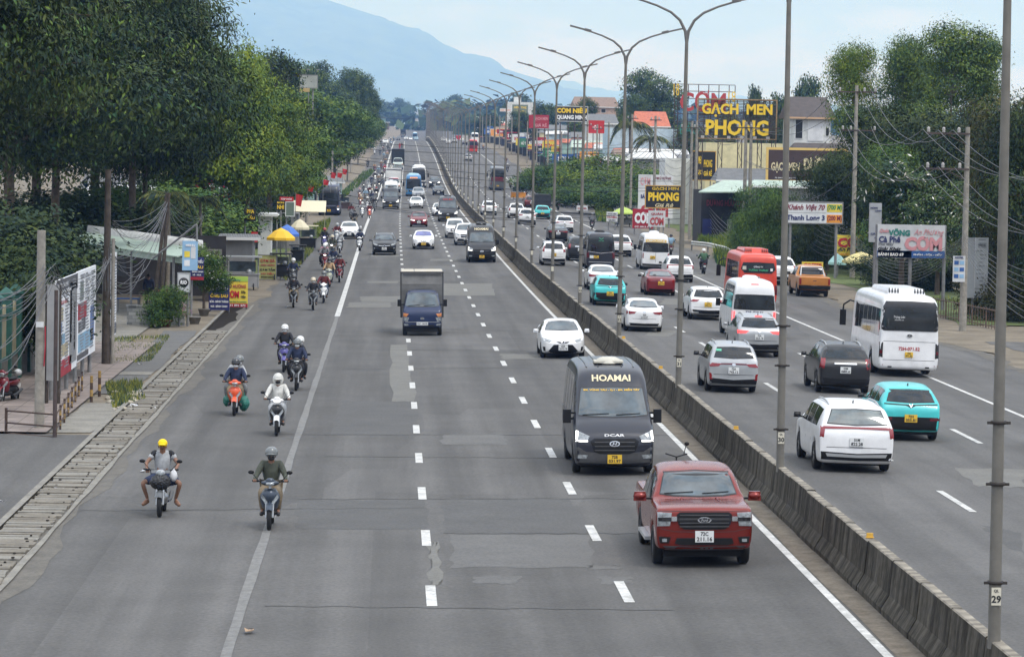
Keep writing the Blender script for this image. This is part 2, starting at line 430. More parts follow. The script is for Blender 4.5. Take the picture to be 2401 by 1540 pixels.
# ------------------------------------------------------------ median wall, lamp posts, drain, pavement
BARM = bpy.data.materials.new('stained_concrete'); BARM.use_nodes = True; MATS['stained_concrete'] = BARM
def _bar():
 nt = BARM.node_tree; p = nt.nodes['Principled BSDF']; p.inputs['Roughness'].default_value = .95; p.inputs['Specular IOR Level'].default_value = .2
 ge = N(nt, 'ShaderNodeNewGeometry'); Lk = nt.links.new
 mp = N(nt, 'ShaderNodeMapping'); mp.inputs['Scale'].default_value = (1, 1.6, .35); Lk(ge.outputs['Position'], mp.inputs['Vector'])
 n1 = N(nt, 'ShaderNodeTexNoise', ins={'Scale': 1.6, 'Detail': 7.0, 'Roughness': .62}); Lk(mp.outputs[0], n1.inputs['Vector'])
 cr = N(nt, 'ShaderNodeValToRGB'); e = cr.color_ramp.elements; e[0].position = .38; e[1].position = .66
 e[0].color = (.028, .024, .018, 1); e[1].color = (.112, .10, .08, 1); Lk(n1.outputs['Fac'], cr.inputs[0])
 n2 = N(nt, 'ShaderNodeTexNoise', ins={'Scale': 7.0, 'Detail': 5.0}); Lk(ge.outputs['Position'], n2.inputs['Vector'])
 r2 = N(nt, 'ShaderNodeMapRange', ins={1: .3, 2: .7, 3: .75, 4: 1.25}); Lk(n2.outputs['Fac'], r2.inputs[0])
 mm = N(nt, 'ShaderNodeMixRGB', blend_type='MULTIPLY'); mm.inputs[0].default_value = 1; Lk(cr.outputs[0], mm.inputs[1]); Lk(r2.outputs[0], mm.inputs[2])
 Lk(mm.outputs[0], p.inputs['Base Color'])
 b = N(nt, 'ShaderNodeBump', ins={'Strength': .5, 'Distance': .03}); Lk(n2.outputs['Fac'], b.inputs['Height']); Lk(b.outputs[0], p.inputs['Normal'])
_bar()
BTOP = mat('worn_barrier_top', (.115, .10, .08), c2=(.27, .24, .19), rough=.9, var=.3, scale=2.2)
OCH = mat('ochre_reflector', (.62, .36, .05), rough=.5, var=.1)
BP = [(-.29, 0), (-.29, .10), (-.15, .34), (-.095, .93), (-.075, .95), (.075, .95), (.095, .93), (.15, .34), (.29, .10), (.29, 0)]
def bar_mesh(Ln, gap=.035):
 mb = MB(); n = len(BP)
 def ring(y, k=1.0, dz=0): return [(x*k, y, z+dz) for x, z in BP]
 vs = ring(gap)+ring(Ln-gap); fs = []; mi = []
 for i in range(n-1):
  mb.add([vs[i], vs[i+1], vs[n+i+1], vs[n+i]], [(0, 1, 2, 3)], 1 if i in (3, 4, 5) else 0)
 mb.add(vs[:n], [tuple(range(n))]); mb.add(vs[n:], [tuple(reversed(range(n)))])
 return mb
SEG = 3.0
bms = bar_mesh(SEG).mesh('barrier_segment', [BARM, BTOP])
y = 36.0; i = 0
while i < 170:
 P = G(UM, y); Q = G(UM, y+SEG)
 o = link_mesh('barrier_segment', bms); o.location = P + Vector((rnd.uniform(-.012, .012), 0, rnd.uniform(-.012, .012)))
 d = Q-P; o.rotation_euler = (math.atan2(d.z, d.y)+rnd.uniform(-.003, .003), 0, -math.atan2(d.x, d.y))
 tagp(o, 'stained grey concrete barrier block in the line that divides the two carriageways', 'barrier', 'concrete blocks of the median barrier')
 if False: pass
 y += SEG; i += 1
mb = MB(); Y = ys(y, 2400); n = len(BP); vs = []
for yy in Y:
 for x, z in BP: vs.append(G(UM, yy)+Vector((x, 0, z)))
mb.add(vs, [(j*n+i, j*n+i+1, (j+1)*n+i+1, (j+1)*n+i) for j in range(len(Y)-1) for i in range(n-1)])
tagp(mb.build('median_barrier', BARM), 'far length of the grey concrete median barrier running up to the crest of the road', 'barrier')
strip('median_dirt', [8.24, 8.45, 8.8], MEDD, 25, 700, .008, jit=.02)
# ochre reflectors on the barrier top
for k, (px, py) in enumerate([(2052, 1277), (1732, 1019), (1553, 868), (1465, 772)]):
 lo = (px-918)/F
 Yk = 8.9/lo; P = G(UM, Yk, .95)
 rb = MB(); rb.box((0, 0, .045), (.12, .05, .09)); rb.box((0, 0, .008), (.15, .09, .016));
 o = rb.build('reflector', OCH); o.location = P
 tagp(o, ['small ochre reflector on the barrier top nearest the camera, behind the red pickup', 'small ochre reflector on the barrier top beside the black passenger van',
             'small ochre reflector on the barrier top between the black van and white sedan', 'small ochre reflector on the barrier top just past the white sedan'][k], 'reflector', 'ochre reflectors on the barrier')
# lamp posts
POLE = mat('painted_pole', (.15, .14, .12), rough=.55, var=.18, scale=3.0)
POLED = mat('dark_pole_arm', (.13, .125, .12), rough=.5, var=.1)
BAND = flat('rusty_band', (.03, .024, .02), rough=.7)
PLW = flat('plate_cream', (.62, .58, .47), rough=.5)
INK = flat('ink_black', (.02, .02, .022), rough=.6)
def lamp_post():
 t = thing('lamp_post', '', 'lamp post')
 mb = MB(); mb.tube([(0, 0, -.1), (0, 0, 3), (0, 0, 7), (0, 0, 10.65)], [.094, .084, .070, .052], 14); mb.build('pole', POLE, t)
 for s in (-1, 1):
  a = MB(); pts = [(0, 0, 10.5), (.05*s, 0, 10.85), (.22*s, 0, 11.18), (.5*s, 0, 11.42), (.95*s, 0, 11.62), (1.45*s, 0, 11.78)]
  a.tube(pts, [.05, .048, .043, .038, .033, .03], 8); ao = a.build('arm', POLED, t)
  h = MB(); M = Matrix.Rotation(-s*.24, 3, 'Y')
  h.box((1.82*s, 0, 11.88), (.78, .22, .06), M=M); h.box((1.5*s, 0, 11.81), (.26, .15, .1), M=M)
  h.build('lamp_head', POLED, ao)
 for z in (.85, 2.3, 3.2):
  b = MB(); b.lathe([(.085, z), (.118, z), (.118, z+.05), (.085, z+.05)], n=14); b.box((0, -.02, z+.02), (.34, .05, .04)); b.build('clamp_band', BAND, t)
 p = MB(); p.box((0, -.098, .68), (.14, .012, .26)); pl = p.build('number_plate', PLW, t)
 return t
lp = lamp_post()
LPY = [47.6+26.6*k for k in range(62)]
nums = ['29', '30', '31', '32', '33']
names = ['nearest lamp post, its foot in the barrier at the lower right corner', 'tall lamp post between the red pickup and the white minivan, plate 30',
         'lamp post rising behind the black passenger van, plate 31', 'lamp post beside the white sedan seen from behind, fourth from the camera',
         'fifth lamp post from the camera, in front of the teal crossover', 'sixth lamp post from the camera, in front of the white minivan near the black van']
root0 = lp
for k, Yk in enumerate(LPY):
 P = G(UM-.04, Yk, .93)
 if k == 0: o = lp; o.location = P; o.rotation_euler[2] = heading(Yk)
 else: o = dup(root0, P, heading(Yk))
 o.rotation_euler = (rnd.uniform(-.004, .004), rnd.uniform(-.006, .006), heading(Yk))
 o['group'] = 'double armed lamp posts on the median barrier'
 o['label'] = names[k] if k < len(names) else 'slender double armed grey lamp post in the receding row on the median, beyond the sixth'
for k in range(5):
 o = [x for x in COL.objects if x.name.startswith('lamp_post')]
posts = sorted([x for x in COL.objects if x.name.split('.')[0] == 'lamp_post'], key=lambda q: q.location.y)
for k in range(5):
 tb = MB(); add_text(tb, nums[k], 0, .64, -.105, h=.11, bold=.03, depth=.004); add_text(tb, 'QL', 0, .76, -.105, h=.05, bold=.02, depth=.004)
 pl = [c for c in posts[k].children if c.name.startswith('number_plate')][0]
 tb.build('lettering', INK, pl)
# ---- drain along the left kerb: slabs with joints and lifting holes
GAPM = flat('drain_gap', (.028, .024, .02), rough=1.0, spec=.05)
strip('drain_bed', [-8.22, -7.12], GAPM, 38, 172, .004)
mb = MB(); y = 40.0; k = 0
r2 = random.Random(3)
while y < 147:
 w = r2.uniform(.24, .38) if r2.random() > .2 else r2.uniform(.45, .8)
 if r2.random() > .03:
  uc = -7.67+r2.uniform(-.03, .03); h = r2.uniform(-.015, .02)
  P = G(uc, y+w/2, .03+h)
  mb.box(P, (1.0+r2.uniform(-.10, .04), w-r2.uniform(.02, .07), .07), int(r2.random() < .35), M=Matrix.Rotation(r2.gauss(0, .035), 3, 'Z') @ Matrix.Rotation(r2.uniform(-.02, .02), 3, 'X'))
 y += w
mb.build('drain_slabs', [GUTM, CONC])['kind'] = 'structure'
mb = MB(); y = 40.3
while y < 146:
 for uu in (-7.93, -7.38):
  if r2.random() < .55:
   P = G(uu+r2.uniform(-.05, .05), y+r2.uniform(-.1, .1), .075); mb.ball(P, (r2.uniform(.02, .05), r2.uniform(.03, .09), .018), 0, 7, 4)
 y += r2.uniform(.45, .75)
mb.build('drain_holes', GAPM)['kind'] = 'structure'
strip('drain_edge', [-8.36, -8.2], CONC, 38, 172, .10); strip('drain_edge', [-7.15, -7.02], CONC, 38, 172, .035, jit=.02)
strip('rough_verge', [-10.2, -9.3, -8.35], EARTH, 93, 174, .03, jit=.1)
strip('side_street', [-60, -30, -14, -8.35], ASPH, 28, 93.2, .05)
# pink tiled pavement
def tilemat():
 m = bpy.data.materials.new('pink_paving'); m.use_nodes = True; nt = m.node_tree; p = nt.nodes['Principled BSDF']; p.inputs['Roughness'].default_value = .8
 ge = N(nt, 'ShaderNodeNewGeometry'); br = N(nt, 'ShaderNodeTexBrick', ins={'Scale': 1.0, 'Mortar Size': .012, 'Brick Width': .6, 'Row Height': .6})
 br.offset = 0; br.inputs['Color1'].default_value = (.215, .175, .155, 1); br.inputs['Color2'].default_value = (.275, .225, .20, 1); br.inputs['Mortar'].default_value = (.09, .075, .06, 1)
 n = N(nt, 'ShaderNodeTexNoise', ins={'Scale': 1.2, 'Detail': 5.0}); nt.links.new(ge.outputs['Position'], n.inputs['Vector'])
 r = N(nt, 'ShaderNodeMapRange', ins={1: .3, 2: .7, 3: .7, 4: 1.15}); nt.links.new(n.outputs['Fac'], r.inputs[0])
 mm = N(nt, 'ShaderNodeMixRGB', blend_type='MULTIPLY'); mm.inputs[0].default_value = 1
 nt.links.new(ge.outputs['Position'], br.inputs['Vector']); nt.links.new(br.outputs['Color'], mm.inputs[1]); nt.links.new(r.outputs[0], mm.inputs[2]); nt.links.new(mm.outputs[0], p.inputs['Base Color'])
 return m
TILE = tilemat()
strip('pavement', [-14.5, -12, -9.65], TILE, 93.3, 137, .12)
strip('pavement_apron', [-9.9, -9.2, -8.5], PATCHM, 109, 118, .055, jit=.06); strip('pavement_apron', [-10.0, -9.2, -8.5], PATCHM, 119.5, 147, .055, jit=.06)
strip('pavement_apron', [-9.7, -8.5], CONC, 94, 105, .05, jit=.14)
strip('paved_strip', [-10.9, -8.5], CONC, 118, 119.6, .062)
strip('yard', [-24, -16, -10.9], CONC, 137, 172, .04)
# right-hand side ground
strip('side_lot', [27.6, 34, 44], ASPH2, 60, 150, .03, jit=.3)
GRASSM = gridmat('grass_ground', (.07, .10, .03), (.14, .17, .06), 1.5, rough=1.0)
strip('verge', [29.3, 32, 36], GRASSM, 165, 420, .04, jit=.4)
strip('verge', [-12.0, -9.5, -7.9], GRASSM, 205, 330, .05, jit=.5)
strip('lawn', [36, 60], GRASSM, 128, 180, .05)
# ------------------------------------------------------------ vehicles (front toward -y, ground at z=0)
GLASS = mat('car_glass', (.018, .022, .025), rough=.06, var=.5, scale=1.3, spec=.5, coat=.2)
GLASSW = mat('windscreen_glass', (.075, .095, .105), rough=.07, var=.55, scale=1.1, spec=.6, coat=.6)
GLASSB = mat('blue_tint_glass', (.09, .10, .32), rough=.07, var=.3, scale=2, spec=.8, coat=1.0, ior=1.6)
DARKP = mat('black_plastic', (.009, .009, .010), rough=.5, spec=.3, var=.2)
TRIMG = mat('grey_plastic', (.06, .06, .062), rough=.5, var=.2)
CHROME = flat('chrome', (.72, .73, .75), rough=.18, metal=.9)
SILVT = flat('silver_trim', (.5, .51, .52), rough=.35, metal=.6)
RUB = mat('tyre_rubber', (.017, .017, .018), rough=.9, var=.3)
ALLOY = flat('alloy', (.33, .34, .35), rough=.35, metal=.7)
ALLOYD = flat('alloy_dark', (.06, .06, .065), rough=.4, metal=.5)
LENS = mat('headlamp_lens', (.24, .26, .27), rough=.1, var=.5, scale=14, coat=1.0, spec=.9)
LENSA = flat('amber_lens', (.55, .20, .06), rough=.2, coat=1.0)
TAILR = flat('tail_lens', (.23, .008, .012), rough=.15, coat=1.0)
TAILD = flat('tail_lens_dark', (.10, .006, .012), rough=.15, coat=1.0)
BRAKE = flat('brake_lit', (1.0, .05, .05), rough=.3, emit=1.6)
DRL = flat('lit_headlamp', (1.0, .97, .9), rough=.3, emit=2.2)
PLATEW = flat('plate_white', (.72, .73, .72), rough=.4)
PLATEY = flat('plate_yellow', (.75, .47, .04), rough=.4)
GOLDT = flat('gold_lettering', (.72, .62, .40), rough=.5)
YELT = flat('yellow_lettering', (.85, .50, .02), rough=.5)
REDT = flat('red_lettering', (.42, .015, .02), rough=.5)
BLUET = flat('navy_lettering', (.02, .03, .09), rough=.5)
WHT = flat('white_lettering', (.8, .8, .8), rough=.5)
GRNT = flat('green_lettering', (.05, .45, .22), rough=.5)
STICK = flat('green_sticker', (.12, .50, .32), rough=.5)
CREAMV = flat('cream_vent', (.55, .52, .44), rough=.5)
def paint(name, c, rough=.28, metal=.0): return mat('paint_'+name, c, rough=rough, metal=metal, var=.10, scale=1.8, coat=.22)
P_WHITE = paint('white', (.78, .78, .78)); P_RED = mat('paint_deep_red', (.20, .020, .013), rough=.25, metal=.45, var=.08, scale=1.5, coat=.45); P_WINE = paint('wine', (.17, .010, .015))
P_BLACK = paint('black', (.014, .014, .016)); P_NAVYB = paint('near_black_blue', (.02, .022, .032)); P_TRUCK = paint('navy', (.012, .024, .075))
P_SILV = paint('silver', (.40, .41, .42), metal=.35); P_TEAL = paint('turquoise', (.06, .52, .52)); P_ORANGE = paint('orange', (.50, .20, .045), metal=.25)
P_BUSR = paint('orange_red', (.66, .06, .03)); P_GREY = paint('grey', (.10, .105, .11), metal=.2); P_BLUE = paint('bus_blue', (.05, .20, .42)); P_LBLUE = paint('pale_blue', (.35, .55, .68))
P_MAROON = paint('maroon', (.10, .012, .015)); P_DGREY = paint('dark_grey', (.045, .048, .055), metal=.2); P_BUSN = paint('bus_navy', (.02, .03, .08)); P_CREAM = paint('pale_cab', (.55, .62, .58))
ST = {
 'sedan': (4.45, 1.75, 1.47, [(0,.36,.56,.58,.62,.45),(.012,.26,.66,.68,.80,.6),(.04,.2,.73,.77,.91,.7),(.10,.19,.80,.87,.97,.78),(.2,.19,.88,.97,.99,.8),(.275,.19,.93,1.02,1,.82),(.30,.19,.94,1.08,1,.80),(.36,.19,.95,1.27,1,.75),(.42,.19,.96,1.42,1,.70),(.5,.19,.965,1.47,1,.68),(.6,.19,.975,1.465,1,.67),(.7,.19,.99,1.38,1,.66),(.78,.19,1.0,1.22,.995,.68),(.84,.19,1.01,1.10,.985,.72),(.92,.2,1.01,1.07,.96,.74),(.975,.23,.98,1.04,.91,.70),(.99,.28,.93,.98,.85,.64),(1,.36,.84,.88,.76,.55)]),
 'hatch': (3.8, 1.68, 1.50, [(0,.36,.60,.62,.62,.45),(.012,.26,.70,.72,.80,.6),(.04,.2,.78,.82,.91,.7),(.10,.19,.85,.92,.97,.78),(.19,.19,.91,.99,.99,.8),(.25,.19,.94,1.05,1,.82),(.28,.19,.95,1.12,1,.80),(.34,.19,.96,1.30,1,.76),(.40,.19,.97,1.45,1,.72),(.5,.19,.975,1.50,1,.70),(.7,.19,.98,1.49,1,.69),(.86,.19,1.0,1.42,.99,.68),(.93,.2,1.0,1.27,.97,.70),(.97,.23,.98,1.08,.94,.74),(.99,.28,.93,1.0,.88,.70),(1,.36,.84,.88,.80,.6)]),
 'suv': (4.4, 1.82, 1.68, [(0,.42,.68,.72,.80,.6),(.010,.32,.80,.84,.92,.7),(.03,.26,.90,.94,.94,.74),(.08,.24,.97,1.02,.98,.80),(.18,.24,1.02,1.09,1,.82),(.24,.24,1.04,1.13,1,.83),(.27,.24,1.05,1.20,1,.82),(.33,.24,1.06,1.42,1,.77),(.39,.24,1.07,1.60,1,.73),(.48,.24,1.08,1.67,1,.71),(.65,.24,1.09,1.68,1,.71),(.84,.24,1.11,1.62,.995,.70),(.90,.24,1.12,1.50,.985,.72),(.95,.26,1.12,1.25,.97,.76),(.975,.28,1.06,1.14,.95,.76),(.992,.32,.95,1.02,.92,.74),(1,.42,.86,.92,.86,.66)]),
 'mpv': (5.1, 1.98, 1.76, [(0,.40,.66,.70,.80,.6),(.010,.30,.80,.84,.92,.7),(.03,.24,.90,.94,.94,.74),(.08,.22,.98,1.04,.98,.80),(.16,.22,1.02,1.10,1,.82),(.21,.22,1.04,1.15,1,.83),(.24,.22,1.05,1.22,1,.82),(.30,.22,1.06,1.46,1,.77),(.36,.22,1.08,1.67,1,.74),(.45,.22,1.09,1.75,1,.73),(.70,.22,1.10,1.76,1,.73),(.90,.22,1.12,1.70,.995,.73),(.945,.22,1.13,1.55,.985,.75),(.975,.24,1.12,1.28,.97,.79),(.985,.28,1.08,1.17,.96,.80),(.995,.32,.97,1.06,.96,.82),(1,.42,.88,.94,.92,.76)]),
 'pickup': (5.37, 1.92, 1.88, [(0,.44,1.0,1.05,.90,.70),(.005,.38,1.10,1.15,.96,.80),(.016,.36,1.14,1.20,.99,.86),(.07,.34,1.15,1.23,1,.88),(.16,.34,1.155,1.245,1,.87),(.22,.34,1.15,1.25,1,.84),(.245,.34,1.16,1.31,1,.82),(.29,.34,1.16,1.52,1,.79),(.34,.34,1.17,1.74,1,.76),(.42,.34,1.17,1.84,1,.74),(.56,.34,1.17,1.85,1,.74),(.62,.34,1.17,1.78,1,.74),(.645,.34,1.17,1.50,1,.78),(.655,.34,1.17,1.22,1,.90),(.80,.36,1.17,1.22,1,.92),(.97,.40,1.17,1.22,1,.92),(.995,.45,1.16,1.21,.98,.90),(1,.52,1.10,1.15,.94,.86)]),
 'van': (6.19, 2.04, 2.68, [(0,.36,.68,.78,.86,.70),(.008,.28,.88,.98,.95,.80),(.025,.24,1.02,1.12,.95,.78),(.06,.22,1.14,1.28,.985,.84),(.10,.22,1.22,1.40,1,.86),(.125,.22,1.26,1.50,1,.88),(.15,.22,1.28,1.70,1,.87),(.19,.22,1.30,2.00,1,.86),(.225,.22,1.32,2.25,1,.85),(.26,.22,1.33,2.48,1,.84),(.31,.22,1.34,2.62,1,.84),(.45,.22,1.35,2.68,1,.84),(.92,.22,1.35,2.66,1,.84),(.97,.22,1.35,2.60,.99,.84),(.988,.24,1.33,2.45,.975,.84),(.996,.30,1.25,2.30,.96,.84),(1,.40,1.15,2.10,.94,.83)]),
 'bus': (8.6, 2.30, 3.05, [(0,.40,1.1,2.3,.88,.80),(.006,.30,1.15,2.6,.94,.86),(.02,.26,1.2,2.84,.985,.89),(.05,.25,1.2,2.98,1,.90),(.12,.25,1.2,3.04,1,.90),(.5,.25,1.2,3.05,1,.90),(.9,.25,1.2,3.04,1,.90),(.97,.26,1.2,2.99,1,.90),(.988,.28,1.2,2.86,.985,.89),(.996,.34,1.2,2.66,.965,.86),(1,.44,1.15,2.4,.93,.82)]),
 'cab': (1.75, 1.74, 1.98, [(0,.46,.84,.92,.78,.6),(.02,.38,.98,1.06,.92,.72),(.06,.34,1.06,1.16,.97,.8),(.13,.32,1.10,1.26,1,.84),(.20,.32,1.12,1.40,1,.84),(.32,.32,1.13,1.64,1,.80),(.44,.32,1.14,1.86,1,.77),(.58,.32,1.14,1.96,1,.76),(.85,.32,1.14,1.98,1,.76),(.96,.32,1.14,1.95,1,.76),(1,.36,1.12,1.86,.96,.74)]),
}
class Car:
 def __init__(s, kind, col, L=None, W=None, H=None, r=None, fw=None, rw=None, lvl=2, y0=None, arches=True):
  l0, w0, h0, st = ST[kind]; s.kind = kind; s.L = L or l0; s.W = W or w0; s.H = H or h0; s.col = col
  s.r = r or {'sedan': .31, 'hatch': .30, 'suv': .35, 'mpv': .36, 'pickup': .385, 'van': .35, 'bus': .45, 'cab': .33}[kind]
  s.fw = fw if fw is not None else {'sedan': .82, 'hatch': .70, 'suv': .85, 'mpv': .95, 'pickup': .90, 'van': .98, 'bus': 1.9, 'cab': .55}[kind]
  s.rw = rw if rw is not None else {'sedan': s.L-.95, 'hatch': s.L-.62, 'suv': s.L-.90, 'mpv': s.L-1.02, 'pickup': s.L-1.18, 'van': s.L-1.5, 'bus': s.L-2.4, 'cab': 9}[kind]
  zk = s.H/h0
  a = np.array(st); tt = a[:, 0]*s.L
  Ys = list(tt)
  if arches:
   for c in (s.fw, s.rw):
    for d in (-1.32, -1.22, -1.15, -1.0, -.6, 0, .6, 1.0, 1.15, 1.22, 1.32):
     yy = c+d*s.r
     if 0.03 < yy < s.L-.03: Ys.append(yy)
  Ys = sorted(set(round(y, 4) for y in Ys)); Y2 = [Ys[0]]
  for y in Ys[1:]:
   if y-Y2[-1] > .012: Y2.append(y)
  rows = []
  for y in Y2:
   v = [np.interp(y, tt, a[:, k]) for k in range(1, 6)]; v[1] *= zk; v[2] *= zk
   if arches:
    for c in (s.fw, s.rw):
     d = abs(y-c)/s.r
     if d < 1.2: v[0] = max(v[0], s.r + s.r*1.19*math.sqrt(max(0, 1-(d/1.2)**2)))
   rows.append((y, *v))
  s.rows = rows; hw = s.W/2; vs = []; NR = 20
  for (y, zl, zb, zt, wb, wt) in rows:
   wb *= hw; wt *= hw; wt = min(wt, wb)
   k = (zt-zb)
   zl = min(zl, zb-.12); z3 = zl+(zb-zl)*.25; z4 = zl+(zb-zl)*.62
   half = [(0, zl), (wb*.86, zl), (wb*.955, zl+.03), (wb*.985, z3), (wb, z4), (wb*.99, zb-.03), (wb*.96 if k < .25 else wb*.965, zb+.015+.1*k),
     (wt+(wb-wt)*.30 if k > .25 else wb*.93, zt-.20*k-.01), (wt*.96, zt-.04*min(1, k*3+.3)), (wt*.6, zt-.008), (0, zt)]
   ring = half + [(-x, z) for x, z in half[-2:0:-1]]
   NR = len(ring); vs += [(x, y, z) for x, z in ring]
  n = len(rows); fs = [(i*NR+k, i*NR+(k+1) % NR, (i+1)*NR+(k+1) % NR, (i+1)*NR+k) for i in range(n-1) for k in range(NR)]
  fs += [tuple(reversed(range(NR))), tuple(range((n-1)*NR, n*NR))]
  me = bpy.data.meshes.new('body'); me.from_pydata(vs, [], fs); me.update()
  o = bpy.data.objects.new('tmp', me); COL.objects.link(o); md = o.modifiers.new('s', 'SUBSURF'); md.levels = lvl; md.render_levels = lvl
  dg = bpy.context.evaluated_depsgraph_get(); dg.update(); m2 = bpy.data.meshes.new_from_object(o.evaluated_get(dg))
  bpy.data.objects.remove(o); bpy.data.meshes.remove(me)
  m2.name = 'body'; m2.materials.clear(); m2.materials.append(col)
  for q in m2.polygons: q.use_smooth = True
  m2.flip_normals()
  s.me = m2; s.bvh = BVHTree.FromPolygons([v.co for v in m2.vertices], [tuple(q.vertices) for q in m2.polygons])
  s.ymid = s.L/2
 def start(s, name, label, cat, group=None):
  s.t = thing(name, label, cat, group=group); s.body = link_mesh('body', s.me, s.t)
  ch = MB(); ch.box((0, s.L/2, s.r*.78), (s.W*.8, s.L*.86, s.r*.55)); ch.build('chassis', DARKP, s.t)
  return s
 def cast(s, a, b, d):
  o, dr = {'front': ((a, -20, b), (0, 1, 0)), 'rear': ((a, 40, b), (0, -1, 0)), 'left': ((-9, a, b), (1, 0, 0)), 'right': ((9, a, b), (-1, 0, 0)), 'top': ((a, b, 9), (0, 0, -1))}[d]
  h = s.bvh.ray_cast(Vector(o), Vector(dr))
  if h[0] is None:
   p = Vector(o)+Vector(dr)*({'front': 20, 'rear': 40-s.L, 'left': 9, 'right': 9, 'top': 8}[d])
   q = s.bvh.find_nearest(p); nn = q[1]; return q[0], (-nn if nn.dot(Vector(dr)) > 0 else nn)
  nn = h[1]; return h[0], (-nn if nn.dot(Vector(dr)) > 0 else nn)
 def patch(s, name, poly, d, m, off=.006, step=.09, thick=.03, parent=None, label=None):
  pts = []
  n = len(poly)
  for i in range(n):
   a, b = Vector(poly[i]), Vector(poly[(i+1) % n]); k = max(1, int((b-a).length/step))
   for j in range(k): pts.append(a.lerp(b, j/k))
  m0 = len(pts); edges = [(i, (i+1) % m0) for i in range(m0)]
  xs = [p[0] for p in pts]; zs = [p[1] for p in pts]
  def inside(x, z):
   c = False; j = m0-1
   for i in range(m0):
    if (pts[i][1] > z) != (pts[j][1] > z) and x < (pts[j][0]-pts[i][0])*(z-pts[i][1])/(pts[j][1]-pts[i][1]+1e-12)+pts[i][0]: c = not c
    j = i
   return c
  x = min(xs)+step/2
  while x < max(xs):
   z = min(zs)+step/2
   while z < max(zs):
    if inside(x, z) and min((Vector((x, z))-p).length for p in pts) > step*.4: pts.append(Vector((x, z)))
    z += step
   x += step
  V, E_, Fc, *_ = delaunay_2d_cdt([Vector(p) for p in pts], edges, [], 0, 1e-6)
  keep = [f for f in Fc if inside(sum(V[i][0] for i in f)/3, sum(V[i][1] for i in f)/3)]
  P = []
  for v in V:
   p, nn = s.cast(v[0], v[1], d); P.append((p, nn))
  mb = MB(); vs = [p+nn*off for p, nn in P]
  mb.add(vs, [tuple(f) for f in keep], 0, True)
  ec = {}
  for f in keep:
   for i in range(3):
    e = (f[i], f[(i+1) % 3]); kk = tuple(sorted(e)); ec[kk] = ec.get(kk, 0)+1
  for (a, b), c in ec.items():
   if c == 1: mb.add([vs[a], vs[b], P[b][0]-P[b][1]*thick, P[a][0]-P[a][1]*thick], [(0, 1, 2, 3)], 0, False)
  return mb.build(name, m, parent or s.t, label)
 def sym(s, name, poly, d, m, **k):
  s.patch(name, poly, d, m, **k); return s.patch(name, [(-a, b) for a, b in poly][::-1], d, m, **k)
 def mir(s, name, half, d, m, **k):
  if name in ('windscreen', 'rear_window'):      # black rubber and enamel edge round the glass
   zs = [q[1] for q in half]; zc = (min(zs)+max(zs))/2; s.mir('window_seal', [(a+(.022 if a else 0), zc+(b-zc)*(1+.05/(max(zs)-min(zs)))) for a, b in half], d, INK, off=max(.003, k.get('off', .006)-.003))
  return s.patch(name, half+[(-a, b) for a, b in reversed(half) if abs(a) > 1e-6], d, m, **k)
 def sides(s, name, poly, m, **k):
  s.patch(name, poly, 'left', m, **k); s.patch(name, poly[::-1], 'right', m, **k)
 def text(s, txt, cx, cz, d, m, w=None, h=None, bold=.02, ital=0, off=.014, parent=None, name='lettering'):
  q, f = text_geo(txt, w, h, bold, ital); sg = 1 if d == 'front' else -1
  vs = []
  for a, b in q:
   p, nn = s.cast(cx*sg+a*sg, cz+b, d); vs.append(p+nn*off)
  mb = MB(); mb.add(vs, [tuple(x) for x in f]); return mb.build(name, m, parent or s.t)
 def plate(s, txt, cz, d, y=False, cx=0, w=.36, h=.22, long=False):
  if long: w, h = .50, .13
  c, nn = s.cast(cx if d == 'front' else cx, cz, d); yy = c.y + (-.025 if d == 'front' else .025); f = -1 if d == 'front' else 1
  mb = MB(); mb.box((cx, yy, cz), (w, .02, h)); pl = mb.build('number_plate', PLATEY if y else PLATEW, s.t)
  L2 = txt.split('|'); tb = MB()
  if len(L2) == 2 and not long:
   add_text(tb, L2[0], cx, cz+h*.24, yy+f*.01, w=w*.42, h=h*.36, bold=.03, depth=.004, face=f); add_text(tb, L2[1], cx, cz-h*.22, yy+f*.01, w=w*.84, h=h*.38, bold=.03, depth=.004, face=f)
  else: add_text(tb, txt.replace('|', ' '), cx, cz, yy+f*.01, w=w*.88, h=h*.6, bold=.03, depth=.004, face=f)
  tb.build('lettering', INK, pl); return pl
 def wheels(s, rim=ALLOY, dual=False, xs=None):
  w = .2 if s.kind != 'bus' else .28
  for yy in [s.fw, s.rw] if s.rw < s.L else [s.fw]:
   for sx in (-1, 1):
    x = sx*(s.W/2-w/2-.015)
    t = MB(); r = s.r; t.lathe([(r*.62, -w/2), (r*.93, -w/2), (r, -w*.36), (r, w*.36), (r*.93, w/2), (r*.62, w/2)], n=28, axis='X')
    tr = t.build('tyre', RUB, s.t); tr.location = (x, yy, r)
    rb = MB(); o = sx*w/2
    rb.lathe([(r*.63, o*.9), (r*.60, o*.9), (r*.56, o*.4), (.04, o*.35)], n=20, axis='X')
    for k in range(5):
     a = 2*pi*k/5; M = Matrix.Rotation(a, 3, 'X'); c = M @ Vector((o*.72, 0, r*.32)); rb.box(c, (.03, r*.16, r*.56), 1, M=M)
    rb.lathe([(r*.12, o*.95), (.001, o*.98)], n=10, axis='X', mi=1)
    ro = rb.build('rim', [ALLOYD, rim], tr)
